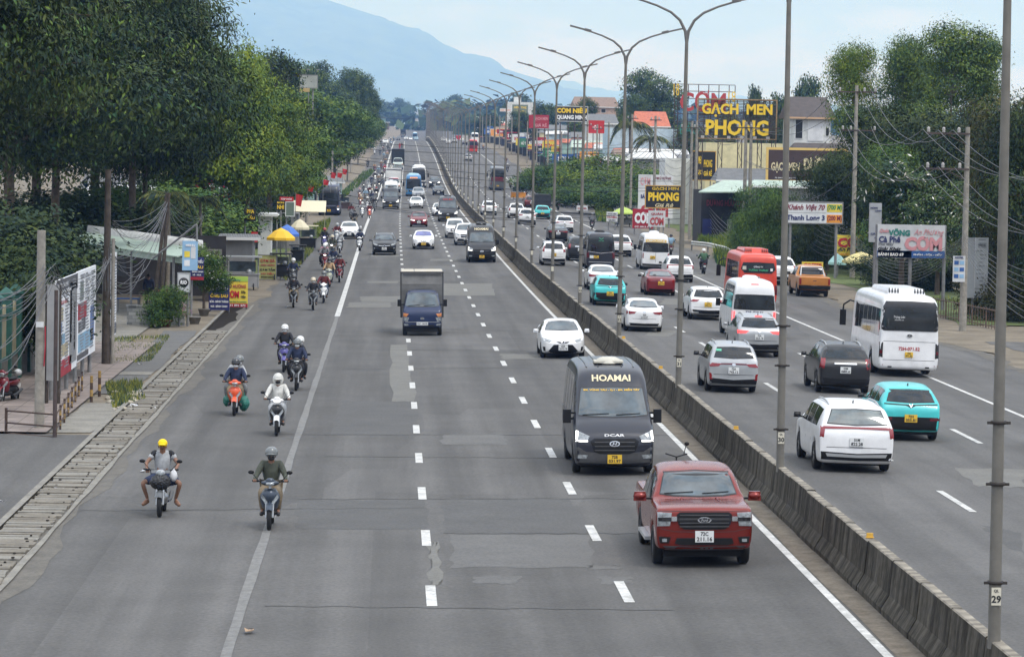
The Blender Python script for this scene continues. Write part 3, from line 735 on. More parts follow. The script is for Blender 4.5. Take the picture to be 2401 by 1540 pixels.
 def mirrors(s, y, z, m=None, sz=(.2, .1, .15), out=.12, arm=True):
  hw = s.cast(y, z, 'right')[0].x
  for sx in (-1, 1):
   b = MB(); c = (sx*(hw+out+sz[0]*.3), y, z+.02)
   b.box(c, (sz[0]*.95, sz[1]*.8, sz[2]*.92), taper=.86); b.ball(c, (sz[0]*.5, sz[1]*.75, sz[2]*.46), 0, 12, 8); b.box((sx*(hw+out*.3), y+.01, z-.03), (out+.08, .05, .04), 1)
   b.build('mirror', [m or s.col, DARKP], s.t)
 def done(s, px, py, rear=False, rz=None, u=None):
  """stand on the road with the nearest wheels' contact row at py and centre at px"""
  P = gp(px, py); yc = P.y; hd = heading(P.y)
  a = hd + (rz or 0) + (pi if rear else 0)
  near = (s.fw if not rear else s.L-s.rw if s.rw < s.L else .6)
  s.t.rotation_euler = (0, 0, a)
  fx = P.x; # centre of the near axle
  if rear: loc = Vector((fx, P.y, 0)) - Matrix.Rotation(a, 3, 'Z') @ Vector((0, s.rw if s.rw < 90 else s.fw, 0))
  else: loc = Vector((fx, P.y, 0)) - Matrix.Rotation(a, 3, 'Z') @ Vector((0, s.fw, 0))
  mid = loc + Matrix.Rotation(a, 3, 'Z') @ Vector((0, s.L/2, 0))
  sl = (gz(mid.x, mid.y+2)-gz(mid.x, mid.y-2))/4; cs = (gz(mid.x+1, mid.y)-gz(mid.x-1, mid.y))/2
  loc.z = gz(mid.x, mid.y) + (loc.y-mid.y)*sl + .008
  s.t.location = loc
  M = Matrix.Rotation(a, 4, 'Z'); sg = -1 if rear else 1
  s.t.rotation_euler = (Matrix.Rotation(math.atan(sl), 4, 'X') @ Matrix.Rotation(-math.atan(cs), 4, 'Y') @ M).to_euler()
  return s
def sidewin(c, y0, y1, n=2, dz=.0, m=None):
 """side windows between the belt and the roof, following the body's own curve"""
 m = m or GLASS; R = np.array(c.rows)
 def zb(y): return np.interp(y, R[:, 0], R[:, 2])+.035
 def zt(y):
  b, t = np.interp(y, R[:, 0], R[:, 2]), np.interp(y, R[:, 0], R[:, 3]); return b+(t-b)*.80-.02
 w = (y1-y0)/n
 for i in range(n):
  a, b = y0+i*w+.03, y0+(i+1)*w-.03; K = 5; ya = [a+(b-a)*k/K for k in range(K+1)]
  top = [(y, max(zb(y)+.02, zt(y))) for y in ya]; bot = [(y, zb(y)) for y in ya]
  if i == 0: top = top[1:]
  c.sides('side_window', bot+top[::-1], m, step=.15, off=.005)
  if c.me.polygons and len(c.me.vertices) > 6000: yy = b+.03; zz = float(zb(yy)); c.sides('door_seam', [(yy-.006, .34), (yy+.006, .34), (yy+.006, zz), (yy-.006, zz)], INK, step=.3, off=.003)
def emblem(c, z, d, w=.16, h=.08, m=CHROME, letter=None, dark=True):
 k = 16; el = [(w/2*cos(2*pi*i/k), z+h/2*sin(2*pi*i/k)) for i in range(k)]
 e = c.patch('emblem', el, d, m, off=.03, step=.06)
 if dark:
  c.patch('emblem_inlay', [(a*.78, z+(b-z)*.72) for a, b in el], d, INK, off=.036, step=.06, parent=None).parent = e
  if letter: c.text(letter, 0, z, d, m, w=w*.5, h=h*.55, ital=.3, off=.044, parent=e)
def wiper(c, z, hw):
 mb = MB()
 for a, b in ((-hw, -.1), (.08, hw*.9)):
  p = [c.cast(a+(b-a)*k/5, z+.03*k/5, 'front') for k in range(6)]; mb.tube([q[0]+q[1]*.02 for q in p], .009, 4)
 mb.build('wiper', DARKP, c.t)
def front_car(kind, col, px, py, name, label, cat, style='a', plate='72A|123.45', yel=False, wind=None, lvl=1, L=None, W=None, H=None, lit=False, rails=False, group=None, rz=None):
 c = Car(kind, col, lvl=lvl, L=L, W=W, H=H).start(name, label, cat, group)
 hw = c.W/2; k = c.H/ST[kind][2]; far = lvl < 2
 if kind == 'sedan' or kind == 'hatch':
  b = 1.0 if kind == 'sedan' else 1.04
  c.mir('windscreen', [(0, 1.37*k), (hw*.60, 1.345*k), (hw*.74, 1.07*b*k), (0, 1.05*b*k)], 'front', wind or GLASSW)
  if style == 'a':     # wide trapezoid grille with angular lamps
   c.mir('grille', [(0, .55*k), (hw*.42, .54*k), (hw*.66, .30*k), (hw*.55, .25*k), (0, .25*k)], 'front', DARKP, off=.012)
   c.sym('headlight', [(hw*.50, .70*k), (hw*.93, .80*k), (hw*.93, .70*k), (hw*.60, .635*k)], 'front', DRL if lit else LENS, off=.012)
   c.sym('fog_lamp', [(hw*.80, .46*k), (hw*.90, .46*k), (hw*.86, .30*k), (hw*.78, .30*k)], 'front', DARKP, off=.012)
   c.mir('lower_intake', [(0, .245*k), (hw*.8, .245*k), (hw*.74, .20*k), (0, .20*k)], 'front', DARKP, off=.01)
   c.mir('upper_grille', [(0, .64*k), (hw*.30, .66*k), (hw*.18, .60*k), (0, .585*k)], 'front', INK, off=.012)
  else:
   c.mir('grille', [(0, .66*k), (hw*.38, .66*k), (hw*.34, .50*k), (hw*.16, .42*k), (0, .41*k)], 'front', DARKP, off=.012)
   c.sym('headlight', [(hw*.46, .66*k), (hw*.90, .76*k), (hw*.92, .66*k), (hw*.52, .58*k)], 'front', DRL if lit else LENS, off=.012)
   c.mir('lower_intake', [(0, .34*k), (hw*.6, .36*k), (hw*.66, .25*k), (0, .23*k)], 'front', DARKP, off=.01)
  c.plate(plate, .43*k if style == 'a' else .46*k, 'front', yel); emblem(c, .625*k, 'front', .13, .085)
  sidewin(c, c.L*.33, c.L*.76, 2); c.mirrors(c.L*.34, 1.0*k)
 elif kind in ('suv', 'mpv'):
  c.mir('windscreen', [(0, 1.56*k), (hw*.62, 1.53*k), (hw*.76, 1.20*k), (0, 1.18*k)], 'front', wind or GLASSW)
  c.mir('grille', [(0, .86*k), (hw*.50, .87*k), (hw*.44, .62*k), (0, .60*k)], 'front', DARKP, off=.012)
  c.sym('headlight', [(hw*.54, .86*k), (hw*.93, .94*k), (hw*.94, .82*k), (hw*.58, .76*k)], 'front', DRL if lit else LENS, off=.012)
  c.mir('lower_intake', [(0, .50*k), (hw*.70, .54*k), (hw*.80, .36*k), (0, .34*k)], 'front', DARKP, off=.012)
  c.sym('fog_lamp', [(hw*.76, .60*k), (hw*.88, .62*k), (hw*.86, .52*k), (hw*.76, .50*k)], 'front', LENS if not far else DARKP, off=.014)
  c.mir('grille_bar', [(0, .75*k), (hw*.46, .77*k), (hw*.46, .74*k), (0, .72*k)], 'front', CHROME if style == 'a' else DARKP, off=.022)
  c.plate(plate, .52*k, 'front', yel); emblem(c, .745*k, 'front', .14, .08)
  sidewin(c, c.L*.30, c.L*.88, 3); c.mirrors(c.L*.31, 1.12*k)
  if rails: roof_rails(c)
 c.wheels(); c.done(px, py, rz=rz); return c
def roof_rails(c, m=SILVT):
 for sx in (-1, 1):
  pts = []
  for k in range(7):
   y = c.L*(.42+.42*k/6); p = c.cast(sx*c.W*.325, y, 'top')[0]; pts.append((p.x, p.y, p.z+(.045 if 0 < k < 6 else 0)))
  mb = MB(); mb.tube(pts, .022, 6); mb.build('roof_rail', m, c.t)
def antenna(c, y=.78, m=None):
 p = c.cast(0, c.L*y, 'top')[0]; mb = MB(); mb.prism([(p.y-.08, p.z-.01), (p.y+.08, p.z-.01), (p.y+.07, p.z+.075)], -.012, .012, plane='YZ'); mb.build('antenna_fin', m or INK, c.t)
def rear_car(kind, col, px, py, name, label, cat, style='sedan', plate='72A|123.45', yel=False, lvl=1, L=None, W=None, H=None, rails=False, lit=False, glass=None, group=None, rz=None, bar=False, mirr=None, rim=ALLOY):
 c = Car(kind, col, lvl=lvl, L=L, W=W, H=H).start(name, label, cat, group); hw = c.W/2; k = c.H/ST[kind][2]; g = glass or GLASS; TL = BRAKE if lit else TAILR
 if kind == 'sedan':
  c.mir('rear_window', [(0, 1.35*k), (hw*.58, 1.33*k), (hw*.72, 1.12*k), (0, 1.10*k)], 'rear', glass or GLASSW)
  c.sym('taillight', [(hw*.42, .90*k), (hw*.92, .94*k), (hw*.92, .78*k), (hw*.52, .82*k)], 'rear', TL, off=.012)
  if bar: c.mir('light_bar', [(0, .905*k), (hw*.5, .905*k), (hw*.5, .865*k), (0, .865*k)], 'rear', TAILR, off=.012)
  c.plate(plate, .72*k, 'rear', yel)
  c.mir('rear_bumper', [(0, .38*k), (hw*.78, .40*k), (hw*.72, .29*k), (0, .28*k)], 'rear', DARKP, off=.012)
  c.mir('boot_seam', [(0, .60*k), (hw*.62, .60*k), (hw*.62, .588*k), (0, .588*k)], 'rear', INK, off=.004)
  emblem(c, .90*k, 'rear', .12, .08, dark=False); sidewin(c, c.L*.33, c.L*.78, 2); c.mirrors(c.L*.34, 1.0*k, mirr)
 else:
  z = 1.0 if kind != 'mpv' else 1.05
  if kind == 'hatch': z = .90
  c.mir('rear_window', [(0, 1.52*z*k), (hw*.62, 1.50*z*k), (hw*.76, 1.20*z*k), (0, 1.17*z*k)], 'rear', g, off=.008)
  if style == 'u':   # light bar that turns down at both ends
   c.mir('light_bar', [(0, 1.12*z*k), (hw*.93, 1.12*z*k), (hw*.95, .86*z*k), (hw*.86, .86*z*k), (hw*.83, 1.06*z*k), (0, 1.075*z*k)], 'rear', TAILR, off=.014)
  elif style == 'tall':
   c.sym('taillight', [(hw*.74, 1.16*k), (hw*.90, 1.18*k), (hw*.96, .84*k), (hw*.80, .82*k)], 'rear', TL, off=.014)
   c.mir('chrome_strip', [(0, 1.03*k), (hw*.42, 1.03*k), (hw*.42, .98*k), (0, .98*k)], 'rear', CHROME, off=.02)
  elif style == 'wing':
   c.sym('taillight', [(hw*.46, 1.03*k), (hw*.95, 1.06*k), (hw*.93, .92*k), (hw*.60, .94*k)], 'rear', TL, off=.014)
   if bar: c.mir('light_bar', [(0, 1.06*k), (hw*.5, 1.05*k), (hw*.5, 1.0*k), (0, 1.0*k)], 'rear', TAILD, off=.012)
  elif style == 'teal':
   c.mir('black_strip', [(0, 1.10*k), (hw*.86, 1.13*k), (hw*.86, 1.105*k), (hw*.16, 1.08*k), (0, 1.01*k)], 'rear', INK, off=.014)
   c.sym('taillight', [(hw*.60, .72*k), (hw*.94, .74*k), (hw*.93, .64*k), (hw*.62, .63*k)], 'rear', TAILD, off=.018)
   c.text('V', 0, 1.05*k, 'rear', CHROME, w=.11, h=.10, off=.03, bold=0)
  elif style == 'pole':   # tall lamps climbing the pillars
   c.sym('taillight', [(hw*.74, 1.42*k), (hw*.80, 1.40*k), (hw*.96, 1.02*k), (hw*.78, .98*k), (hw*.76, 1.06*k)], 'rear', TL, off=.014)
  if style == 'teal':
   c.mir('rear_bumper', [(0, .74*k), (hw*.97, .74*k), (hw*.96, .36*k), (0, .34*k)], 'rear', DARKP, off=.010)
   c.plate(plate, .70*k, 'rear', yel)
  else:
   c.mir('rear_bumper', [(0, .50*k), (hw*.92, .54*k), (hw*.90, .34*k), (0, .32*k)], 'rear', DARKP, off=.012)
   c.plate(plate, .80*k, 'rear', yel)
   c.mir('tailgate_seam', [(0, .66*k), (hw*.78, .66*k), (hw*.78, .647*k), (0, .647*k)], 'rear', INK, off=.004)
  if style in ('wing', 'pole'): emblem(c, 1.0*k, 'rear', .13, .09, dark=False)
  sidewin(c, c.L*.30, c.L*.88, 3); c.mirrors(c.L*.31, 1.12*k*z, mirr); antenna(c, .80, INK)
  if lit: c.mir('high_brake_light', [(0, 1.60*k), (.14, 1.60*k), (.14, 1.565*k), (0, 1.565*k)], 'rear', BRAKE, off=.02)
  if rails: roof_rails(c)
 c.wheels(rim); c.done(px, py, rear=True, rz=rz); return c
def front_van(col, px, py, name, label, title=None, tcol=GOLDT, sub=None, lit=True, lvl=2, plate='72B|031.97', yel=True, style='a', cat='van', roofvent=True, wind=None, brand='H', car=None):
 c = Car('van', col, lvl=lvl).start(name, label, cat); hw = c.W/2
 c.mir('windscreen', [(0, 2.12), (hw*.76, 2.10), (hw*.85, 1.47), (hw*.5, 1.44), (0, 1.43)], 'front', wind or GLASSW)
 if title: c.text(title, 0, 2.34, 'front', tcol, w=.98, h=.16, bold=.03)
 if sub: c.text(sub, 0, 2.06, 'front', YELT, w=1.42, h=.065, bold=.03, off=.018)
 c.mir('grille', [(0, .92), (hw*.50, .93), (hw*.60, .86), (hw*.50, .60), (hw*.36, .55), (0, .55)], 'front', DARKP, off=.016)
 for z in (.84, .74, .64): c.mir('grille_bar', [(0, z+.012), (hw*.50, z+.012), (hw*.48, z-.012), (0, z-.012)], 'front', TRIMG, off=.028)
 c.sym('headlight', [(hw*.60, .98), (hw*.93, 1.12), (hw*.95, .84), (hw*.70, .84)], 'front', LENS, off=.014)
 if lit:
  c.sym('running_light', [(hw*.66, .885), (hw*.92, .885), (hw*.945, .85), (hw*.66, .85)], 'front', DRL, off=.024)
  c.sym('running_light', [(hw*.88, 1.10), (hw*.925, 1.11), (hw*.935, .90), (hw*.905, .90)], 'front', DRL, off=.024)
 c.mir('bumper', [(0, .55), (hw*.7, .60), (hw*.97, .78), (hw*.97, .34), (0, .30)], 'front', TRIMG if style == 'a' else DARKP, off=.008)
 c.sym('fog_lamp', [(hw*.66, .52), (hw*.90, .54), (hw*.90, .44), (hw*.70, .43)], 'front', LENS, off=.02)
 c.plate(plate, .42, 'front', yel)
 if lvl == 2: c.text('DCAR', 0, 1.0, 'front', SILVT, w=.50, h=.06, bold=.02, off=.02)
 emblem(c, .80, 'front', .26, .14, letter=brand); wiper(c, 1.46, hw*.75)
 sidewin(c, .95, 1.75, 1); sidewin(c, 1.8, 5.9, 4)
 hwm = c.cast(.98, 1.45, 'right')[0].x
 for sx in (-1, 1):
  b = MB(); b.box((sx*(hwm+.18), 1.0, 1.42), (.2, .12, .34)); b.box((sx*(hwm+.05), 1.0, 1.36), (.16, .06, .06)); b.box((sx*(hwm+.05), 1.0, 1.50), (.16, .06, .05)); b.build('mirror', DARKP, c.t)
 if roofvent:
  b = MB(); b.lathe([(.0, 2.82), (.2, 2.81), (.3, 2.76), (.34, 2.66)], c=(0, 2.6, 0), n=18); b.box((0, 2.6, 2.70), (.75, .6, .05)); b.build('roof_vent', CREAMV if lvl == 2 else col, c.t)
 # roof ribs
 r = MB()
 for x in (-.6, -.3, 0, .3, .6):
  pts = [c.cast(x, y, 'top')[0]+Vector((0, 0, .004)) for y in np.linspace(2.0 if abs(x) > .1 else 3.1, 5.8, 8)]; r.tube(pts, .018, 4)
 r.build('roof_ribs', col, c.t)
 c.wheels(ALLOYD); c.done(px, py); return c
def rear_van(col, px, py, label, lit=False, txt=None, banner=None, plate='51B|204.77', yel=True, L=5.9, W=1.98, H=2.6, logo=None, dark=False, name='passenger_van', rails=False, rz=None, H2=None):
 c = Car('van', col, L=L, W=W, H=H, lvl=2).start(name, label, 'van'); hw = c.W/2; k = H/2.68
 if dark:
  c.mir('rear_window', [(0, 2.42*k), (hw*.80, 2.40*k), (hw*.90, 1.34*k), (0, 1.32*k)], 'rear', GLASS, off=.010)
  c.mir('chrome_strip', [(0, 1.22*k), (hw*.86, 1.33*k), (hw*.86, 1.29*k), (0, 1.17*k)], 'rear', CHROME, off=.014)
  c.mir('lower_strip', [(0, .58*k), (hw*.80, .58*k), (hw*.80, .53*k), (0, .53*k)], 'rear', SILVT, off=.02)
  c.sym('taillight', [(hw*.80, 1.28*k), (hw*.96, 1.30*k), (hw*.96, .80*k), (hw*.80, .90*k)], 'rear', TAILD, off=.014)
  c.plate(plate, .92*k, 'rear', True, cx=.30, w=.34, h=.2)
  b = MB(); yy = c.cast(.6, .92*k, 'rear')[0].y; b.box((.62, yy+.02, .92*k), (.26, .02, .2)); b.build('white_panel', PLATEW, c.t)
 else:
  c.mir('rear_window', [(0, 2.0*k), (hw*.86, 1.99*k), (hw*.90, 1.36*k), (0, 1.34*k)], 'rear', GLASS, off=.010)
  c.sym('taillight', [(hw*.86, 1.26*k), (hw*.97, 1.27*k), (hw*.97, .84*k), (hw*.86, .84*k)], 'rear', BRAKE if lit else TAILR, off=.014)
  c.patch('door_seam', [(-.007, 1.30*k), (.007, 1.30*k), (.007, .55*k), (-.007, .55*k)], 'rear', INK, off=.004)
  c.mir('rear_bumper', [(0, .46*k), (hw*.92, .48*k), (hw*.90, .32*k), (0, .30*k)], 'rear', TRIMG, off=.02)
  c.plate(plate, .93*k, 'rear', yel, cx=.2 if not txt else 0)
 if logo:
  c.text('V', 0, 2.24*k, 'rear', GRNT, w=.34, h=.12, off=.02, bold=-.01); c.text('TÂY ĐÔ', 0, 2.10*k, 'rear', GRNT, w=.36, h=.07, off=.02)
 if txt: c.text(txt, 0, 1.22*k, 'rear', BLUET, w=.80, h=.12, ital=.2)
 if banner:
  c.mir('banner', [(0, 2.24*k), (hw*.72, 2.235*k), (hw*.74, 2.04*k), (0, 2.04*k)], 'rear', PLATEY, off=.012); c.text(banner, 0, 2.14*k, 'rear', WHT, w=1.3, h=.12, off=.02)
 if lit: c.mir('high_brake_light', [(0, 2.50*k), (.17, 2.50*k), (.17, 2.46*k), (0, 2.46*k)], 'rear', BRAKE, off=.02)
 sidewin(c, .95, 1.7, 1); sidewin(c, 1.75, L-.25, 4)
 hwm = c.cast(.98, 1.45, 'right')[0].x
 for sx in (-1, 1):
  b = MB(); b.box((sx*(hwm+.18), 1.0, 1.42), (.2, .12, .34)); b.box((sx*(hwm+.05), 1.0, 1.36), (.16, .06, .06)); b.build('mirror', DARKP, c.t)
 b = MB(); b.lathe([(.0, H+.14), (.24, H+.13), (.34, H+.08), (.38, H-.04)], c=(0, L*.62, 0), n=18); b.build('roof_vent', col if not dark else DARKP, c.t)
 c.wheels(); c.done(px, py, rear=True, rz=rz); return c
def bus_sides(c, z0, z1, n, y0, y1, m=None):
 w = (y1-y0)/n
 for i in range(n):
  a, b = y0+i*w+.04, y0+(i+1)*w-.04; c.sides('side_window', [(a, z0), (b, z0), (b, z1), (a, z1)], m or GLASS, step=.35, off=.006)
def bus_mirror(c, y=-.1, z=2.2, m=None):
 for sx in (-1, 1):
  hw = c.W/2; b = MB(); b.tube([(sx*(hw-.2), .15, z+.45), (sx*(hw+.02), -.15, z+.5), (sx*(hw+.26), -.25, z+.32), (sx*(hw+.28), -.25, z+.1)], .035, 6)
  b.box((sx*(hw+.28), -.25, z-.2), (.24, .12, .62)); b.build('mirror', m or DARKP, c.t)
def ac_unit(c, y0, y1, m, vents=True, w=.62):
 H = c.cast(0, (y0+y1)/2, 'top')[0].z; b = MB(); hw = c.W/2*w
 P = [(y0, H-.05), (y0+.25, H+.18), (y1-.3, H+.2), (y1, H-.05)]
 vs = []
 for x in (-hw, -hw*.9, hw*.9, hw):
  for y, z in P: vs.append((x, y, z if abs(x) < hw*.95 else min(z, H+.08)))
 b.add(vs, [(j*4+i, j*4+i+1, (j+1)*4+i+1, (j+1)*4+i) for j in range(3) for i in range(3)]+[(0, 1, 2, 3), (12, 13, 14, 15)])
 o = b.build('roof_unit', m, c.t)
 if vents:
  v = MB()
  for sx in (-1, 1):
   for k in range(4): v.box((sx*(hw*.45+k*.11), y1-.13, H+.10), (.04, .16, .14), M=Matrix.Rotation(-.7, 3, 'X'))
  v.build('vent_slots', INK, o)
# ------------------------------------------------------------ the traffic, near to far
# red pickup
c = Car('pickup', P_RED, lvl=2).start('pickup_truck', 'red double cab pickup leading the near lane beside the concrete barrier', 'pickup truck'); hw = c.W/2
c.mir('windscreen', [(0, 1.72), (hw*.66, 1.69), (hw*.78, 1.33), (hw*.5, 1.30), (0, 1.29)], 'front', GLASSW)
c.mir('grille', [(0, 1.1), (hw*.50, 1.1), (hw*.56, 1.05), (hw*.53, 0.87), (hw*.42, 0.77), (0, 0.76)], 'front', DARKP, off=.018)
for z in (1.04, .97, .89, .82): c.mir('grille_bar', [(0, z+.014), (hw*.50, z+.014), (hw*.50, z-.006), (0, z-.006)], 'front', TRIMG, off=.034)
c.mir('grille_cross', [(0, 0.98), (hw*.86, 0.985), (hw*.86, 0.935), (0, 0.93)], 'front', INK, off=.026)
c.sym('headlight', [(hw*.66, 1.09), (hw*.94, 1.1), (hw*.95, 0.83), (hw*.70, 0.84)], 'front', LENS, off=.020)
c.sym('lamp_insert', [(hw*.68, 1), (hw*.93, 1), (hw*.93, 0.93), (hw*.68, 0.93)], 'front', DARKP, off=.026)
c.sym('lamp_chrome', [(hw*.56, 1.02), (hw*.67, 1.02), (hw*.67, 0.93), (hw*.56, 0.93)], 'front', CHROME, off=.032)
c.mir('lower_intake', [(0, .60), (hw*.56, .60), (hw*.60, .50), (hw*.48, .46), (0, .46)], 'front', DARKP, off=.014)
c.sym('fog_housing', [(hw*.68, .62), (hw*.92, .63), (hw*.90, .50), (hw*.72, .50)], 'front', DARKP, off=.014); c.sym('fog_lamp', [(hw*.76, .59), (hw*.86, .59), (hw*.86, .53), (hw*.76, .53)], 'front', LENS, off=.04)
c.mir('skid_plate', [(0, .43), (hw*.84, .45), (hw*.8, .37), (0, .37)], 'front', TRIMG, off=.012)
c.sym('bonnet_crease', [(hw*.34, 1.26), (hw*.36, 1.26), (hw*.46, 1.18), (hw*.44, 1.18)], 'front', P_WINE, off=.002)
c.mir('bonnet_gap', [(0, 1.135), (hw*.90, 1.13), (hw*.90, 1.118), (0, 1.122)], 'front', INK, off=.004); c.mir('bumper_gap', [(0, .715), (hw*.6, .73), (hw*.93, .80), (hw*.93, .79), (hw*.6, .72), (0, .705)], 'front', INK, off=.004); c.plate('72C|211.16', .63, 'front'); emblem(c, .95, 'front', .27, .12, letter='Ford'); wiper(c, 1.32, hw*.7)
sidewin(c, 1.55, 3.35, 2); c.mirrors(1.55, 1.24, sz=(.27, .14, .2), out=.15)
b = MB(); b.box((0, 4.4, 1.14), (1.5, 1.5, .2)); b.build('cargo_bed', DARKP, c.t)
for sx in (-1, 1): b = MB(); b.box((sx*.97, 2.4, .42), (.14, 1.7, .07)); b.build('side_step', SILVT, c.t)
b = MB(); b.tube([(-.62, 3.75, 1.25), (-.6, 3.8, 1.62), (.6, 3.8, 1.62), (.62, 3.75, 1.25)], .035, 8); b.build('sports_bar', SILVT, c.t)
c.wheels(ALLOYD); c.done(1641, 1320); pick = c
# bicycle-like cargo on the pickup's roof line (handlebar and wheel of a small bike standing in the bed)
t = thing('motorbike_in_bed', 'small motorbike standing in the cargo bed of the red pickup, mirror above the cab roof', 'motorbike')
b = MB(); b.lathe([(.20, -.04), (.26, -.03), (.26, .03), (.20, .04)], c=(0, 0, .26), n=18, axis='X'); b.lathe([(.20, -.04), (.26, -.03), (.26, .03), (.20, .04)], c=(0, 1.1, .26), n=18, axis='X'); b.build('wheel', RUB, t)
b = MB(); b.ball((0, .5, .4), (.10, .40, .12)); b.ball((-.06, .02, .60), (.09, .06, .10)); b.build('body', P_SILV, t)
b = MB(); b.tube([(-.3, .15, .98), (0, .1, .9), (.3, .15, .98)], .02, 6); b.tube([(.2, .12, .95), (.26, .12, 1.2)], .012, 5); b.ball((.28, .12, 1.24), (.07, .03, .05)); b.tube([(0, .1, .9), (0, 0, .3)], .025, 6); b.build('handlebar', DARKP, t)
b = MB(); b.ball((0, .72, .66), (.12, .32, .05)); b.build('seat', DARKP, t)
R = pick.t.matrix_basis.to_3x3() if False else Matrix.Rotation(pick.t.rotation_euler.z, 3, 'Z')
t.location = pick.t.location + R @ Vector((-.25, 3.75, 1.10)); t.rotation_euler = (0, 0, pick.t.rotation_euler.z); t.scale = (.75, .75, .8)
# vans and cars, near carriageway
front_van(P_NAVYB, 1435, 1107, 'passenger_van', 'black passenger van lettered HOAMAI above the windscreen, headlights lit, behind the red pickup', 'HOAMAI', GOLDT, 'BX. VŨNG TÀU - Q.1 - BX. MIỀN TÂY')
front_car('sedan', P_WHITE, 1318, 838, 'sedan', 'white sedan with black trapezoid grille, ahead of it open road, beside the barrier', 'car', plate='62A|219.19', lvl=2)
# blue box truck
def box_truck(px, py, cabcol, boxm, label, boxL=3.1, boxW=1.86, z0=.72, z1=2.72, lamps=LENS, plate='93C|134.90', lvl=2, rear=False, canopy=False, name='box_truck', W=None, sc=1.0, roofm=None, band=False):
 c = Car('cab', cabcol, lvl=lvl, W=W).start(name, label, 'truck'); hw = c.W/2
 c.mir('windscreen', [(0, 1.86), (hw*.72, 1.84), (hw*.86, 1.30), (hw*.5, 1.27), (0, 1.27)], 'front', GLASSW if not canopy else GLASS)
 c.sym('headlight', [(hw*.66, .80), (hw*.93, .83), (hw*.94, .64), (hw*.74, .63)], 'front', lamps, off=.016)
 c.sym('indicator', [(hw*.68, .96), (hw*.95, 1.0), (hw*.95, .84), (hw*.80, .83)], 'front', LENSA, off=.016)
 c.mir('grille', [(0, .80), (hw*.6, .80), (hw*.62, .64), (0, .64)], 'front', TRIMG if canopy else cabcol, off=.012)
 c.mir('bumper_strip', [(0, .61), (hw*.95, .61), (hw*.95, .59), (0, .59)], 'front', SILVT, off=.012)
 c.sym('fog_lamp', [(hw*.72, .52), (hw*.92, .53), (hw*.88, .44), (hw*.68, .45)], 'front', LENS, off=.02)
 c.mir('lower_intake', [(0, .47), (hw*.6, .48), (hw*.6, .41), (0, .40)], 'front', INK, off=.012)
 c.plate(plate, .53, 'front', long=True); emblem(c, .76, 'front', .17, .09, letter='H'); wiper(c, 1.30, hw*.7)
 if band: c.mir('red_band', [(0, 1.88), (hw*.72, 1.87), (hw*.74, 1.80), (0, 1.80)], 'front', REDT, off=.02)
 sidewin(c, .55, 1.5, 1)
 for sx in (-1, 1):
  b = MB(); b.box((sx*(hw+.14), .52, 1.42), (.16, .1, .3)); b.box((sx*(hw+.02), .52, 1.35), (.2, .05, .05)); b.build('mirror', DARKP, c.t)
 b = MB(); b.box((0, 3.0, .52), (.8, 4.2, .2)); b.build('frame', DARKP, c.t)
 y0, y1 = 1.85, 1.85+boxL; zc, h = (z0+z1)/2, z1-z0
 cb = MB(); cb.box((0, (y0+y1)/2, zc), (boxW, boxL, h), 0)
 for z in np.linspace(z0+.08, z1-.52, 17):                     # corrugated front wall
  cb.box((0, y0-.012, z), (boxW-.14, .035, .045), 1)
 co = cb.build('cargo_box', [boxm, boxm], c.t)
 tr = MB(); w = .05
 for sx in (-1, 1): tr.box((sx*(boxW/2), y0+.01, zc), (.06, .08, h+.03)); tr.box((sx*(boxW/2), y1, zc), (.06, .06, h)); tr.box((sx*boxW/2, (y0+y1)/2, z1), (.06, boxL, .05))
 tr.box((0, y0, z1), (boxW, .08, .05)); tr.box((0, y0+.06, z1-.1), (boxW-.2, .22, .05)); tr.build('box_frame', TRIMG if not canopy else DARKP, co)
 rf = MB(); rf.box((-boxW*.34, (y0+y1)/2, z1+.022), (boxW*.30, boxL-.03, .02)); rf.box((boxW*.16, (y0+y1)/2, z1+.022), (boxW*.66, boxL-.03, .02)); rf.build('box_roof', roofm or boxm, co)
 c.rw = 3.55; c.L = y1; c.wheels(); c.done(px, py)
 if sc != 1.0: c.t.scale = (sc,)*3
 return c
BOXM = mat('galvanised_box', (.24, .235, .225), rough=.5, metal=.4, var=.2, scale=2); BOXR = mat('box_roof', (.50, .45, .36), rough=.6, var=.15); BOXW = mat('box_white', (.7, .7, .69), rough=.5, var=.08); TARP = mat('dark_tarp', (.03, .032, .036), rough=.8, var=.3)
box_truck(990, 786, P_TRUCK, BOXM, 'navy blue small truck with a corrugated grey metal cargo box', roofm=BOXR)
front_car('suv', P_BLACK, 901, 598, 'crossover', 'black crossover alone in the second lane, nearest dark car ahead of the scooters', 'car', H=1.62, plate='72A|518.06', rails=True, lvl=2)
front_car('sedan', P_WHITE, 993, 584, 'sedan', 'white sedan with a blue tinted windscreen and yellow plate', 'car', wind=GLASSB, yel=True, plate='72H|030.18', lvl=2)
front_van(P_BLACK, 1129, 615, 'passenger_van', 'black HOAMAI van with one greenish lit lamp, passing the two white SUVs', 'HOAMAI', GOLDT, None, lvl=1, style='b', plate='72B|028.14')
front_car('suv', P_WHITE, 1092, 575, 'suv', 'white SUV half hidden behind the second black HOAMAI van', 'suv', H=1.78, W=1.85, L=4.8)
front_car('mpv', P_WHITE, 1067, 558, 'minivan', 'white minivan beside the barrier, just ahead of the dark van with red lettering', 'car', L=4.5, W=1.75, H=1.70, style='b')
front_car('sedan', P_WINE, 982, 532, 'sedan', 'red sedan with both headlights on, in the middle lane', 'car', lit=True, style='b')
front_van(P_DGREY, 1050, 520, 'passenger_van', 'dark van with red lettering over the windscreen and lit headlamps, next to the barrier', 'HẢI ÂU', REDT, None, lvl=1, plate='51B|290.11')
front_car('sedan', P_WHITE, 1031, 507, 'sedan', 'white car mostly hidden behind the dark van with red lettering', 'car')
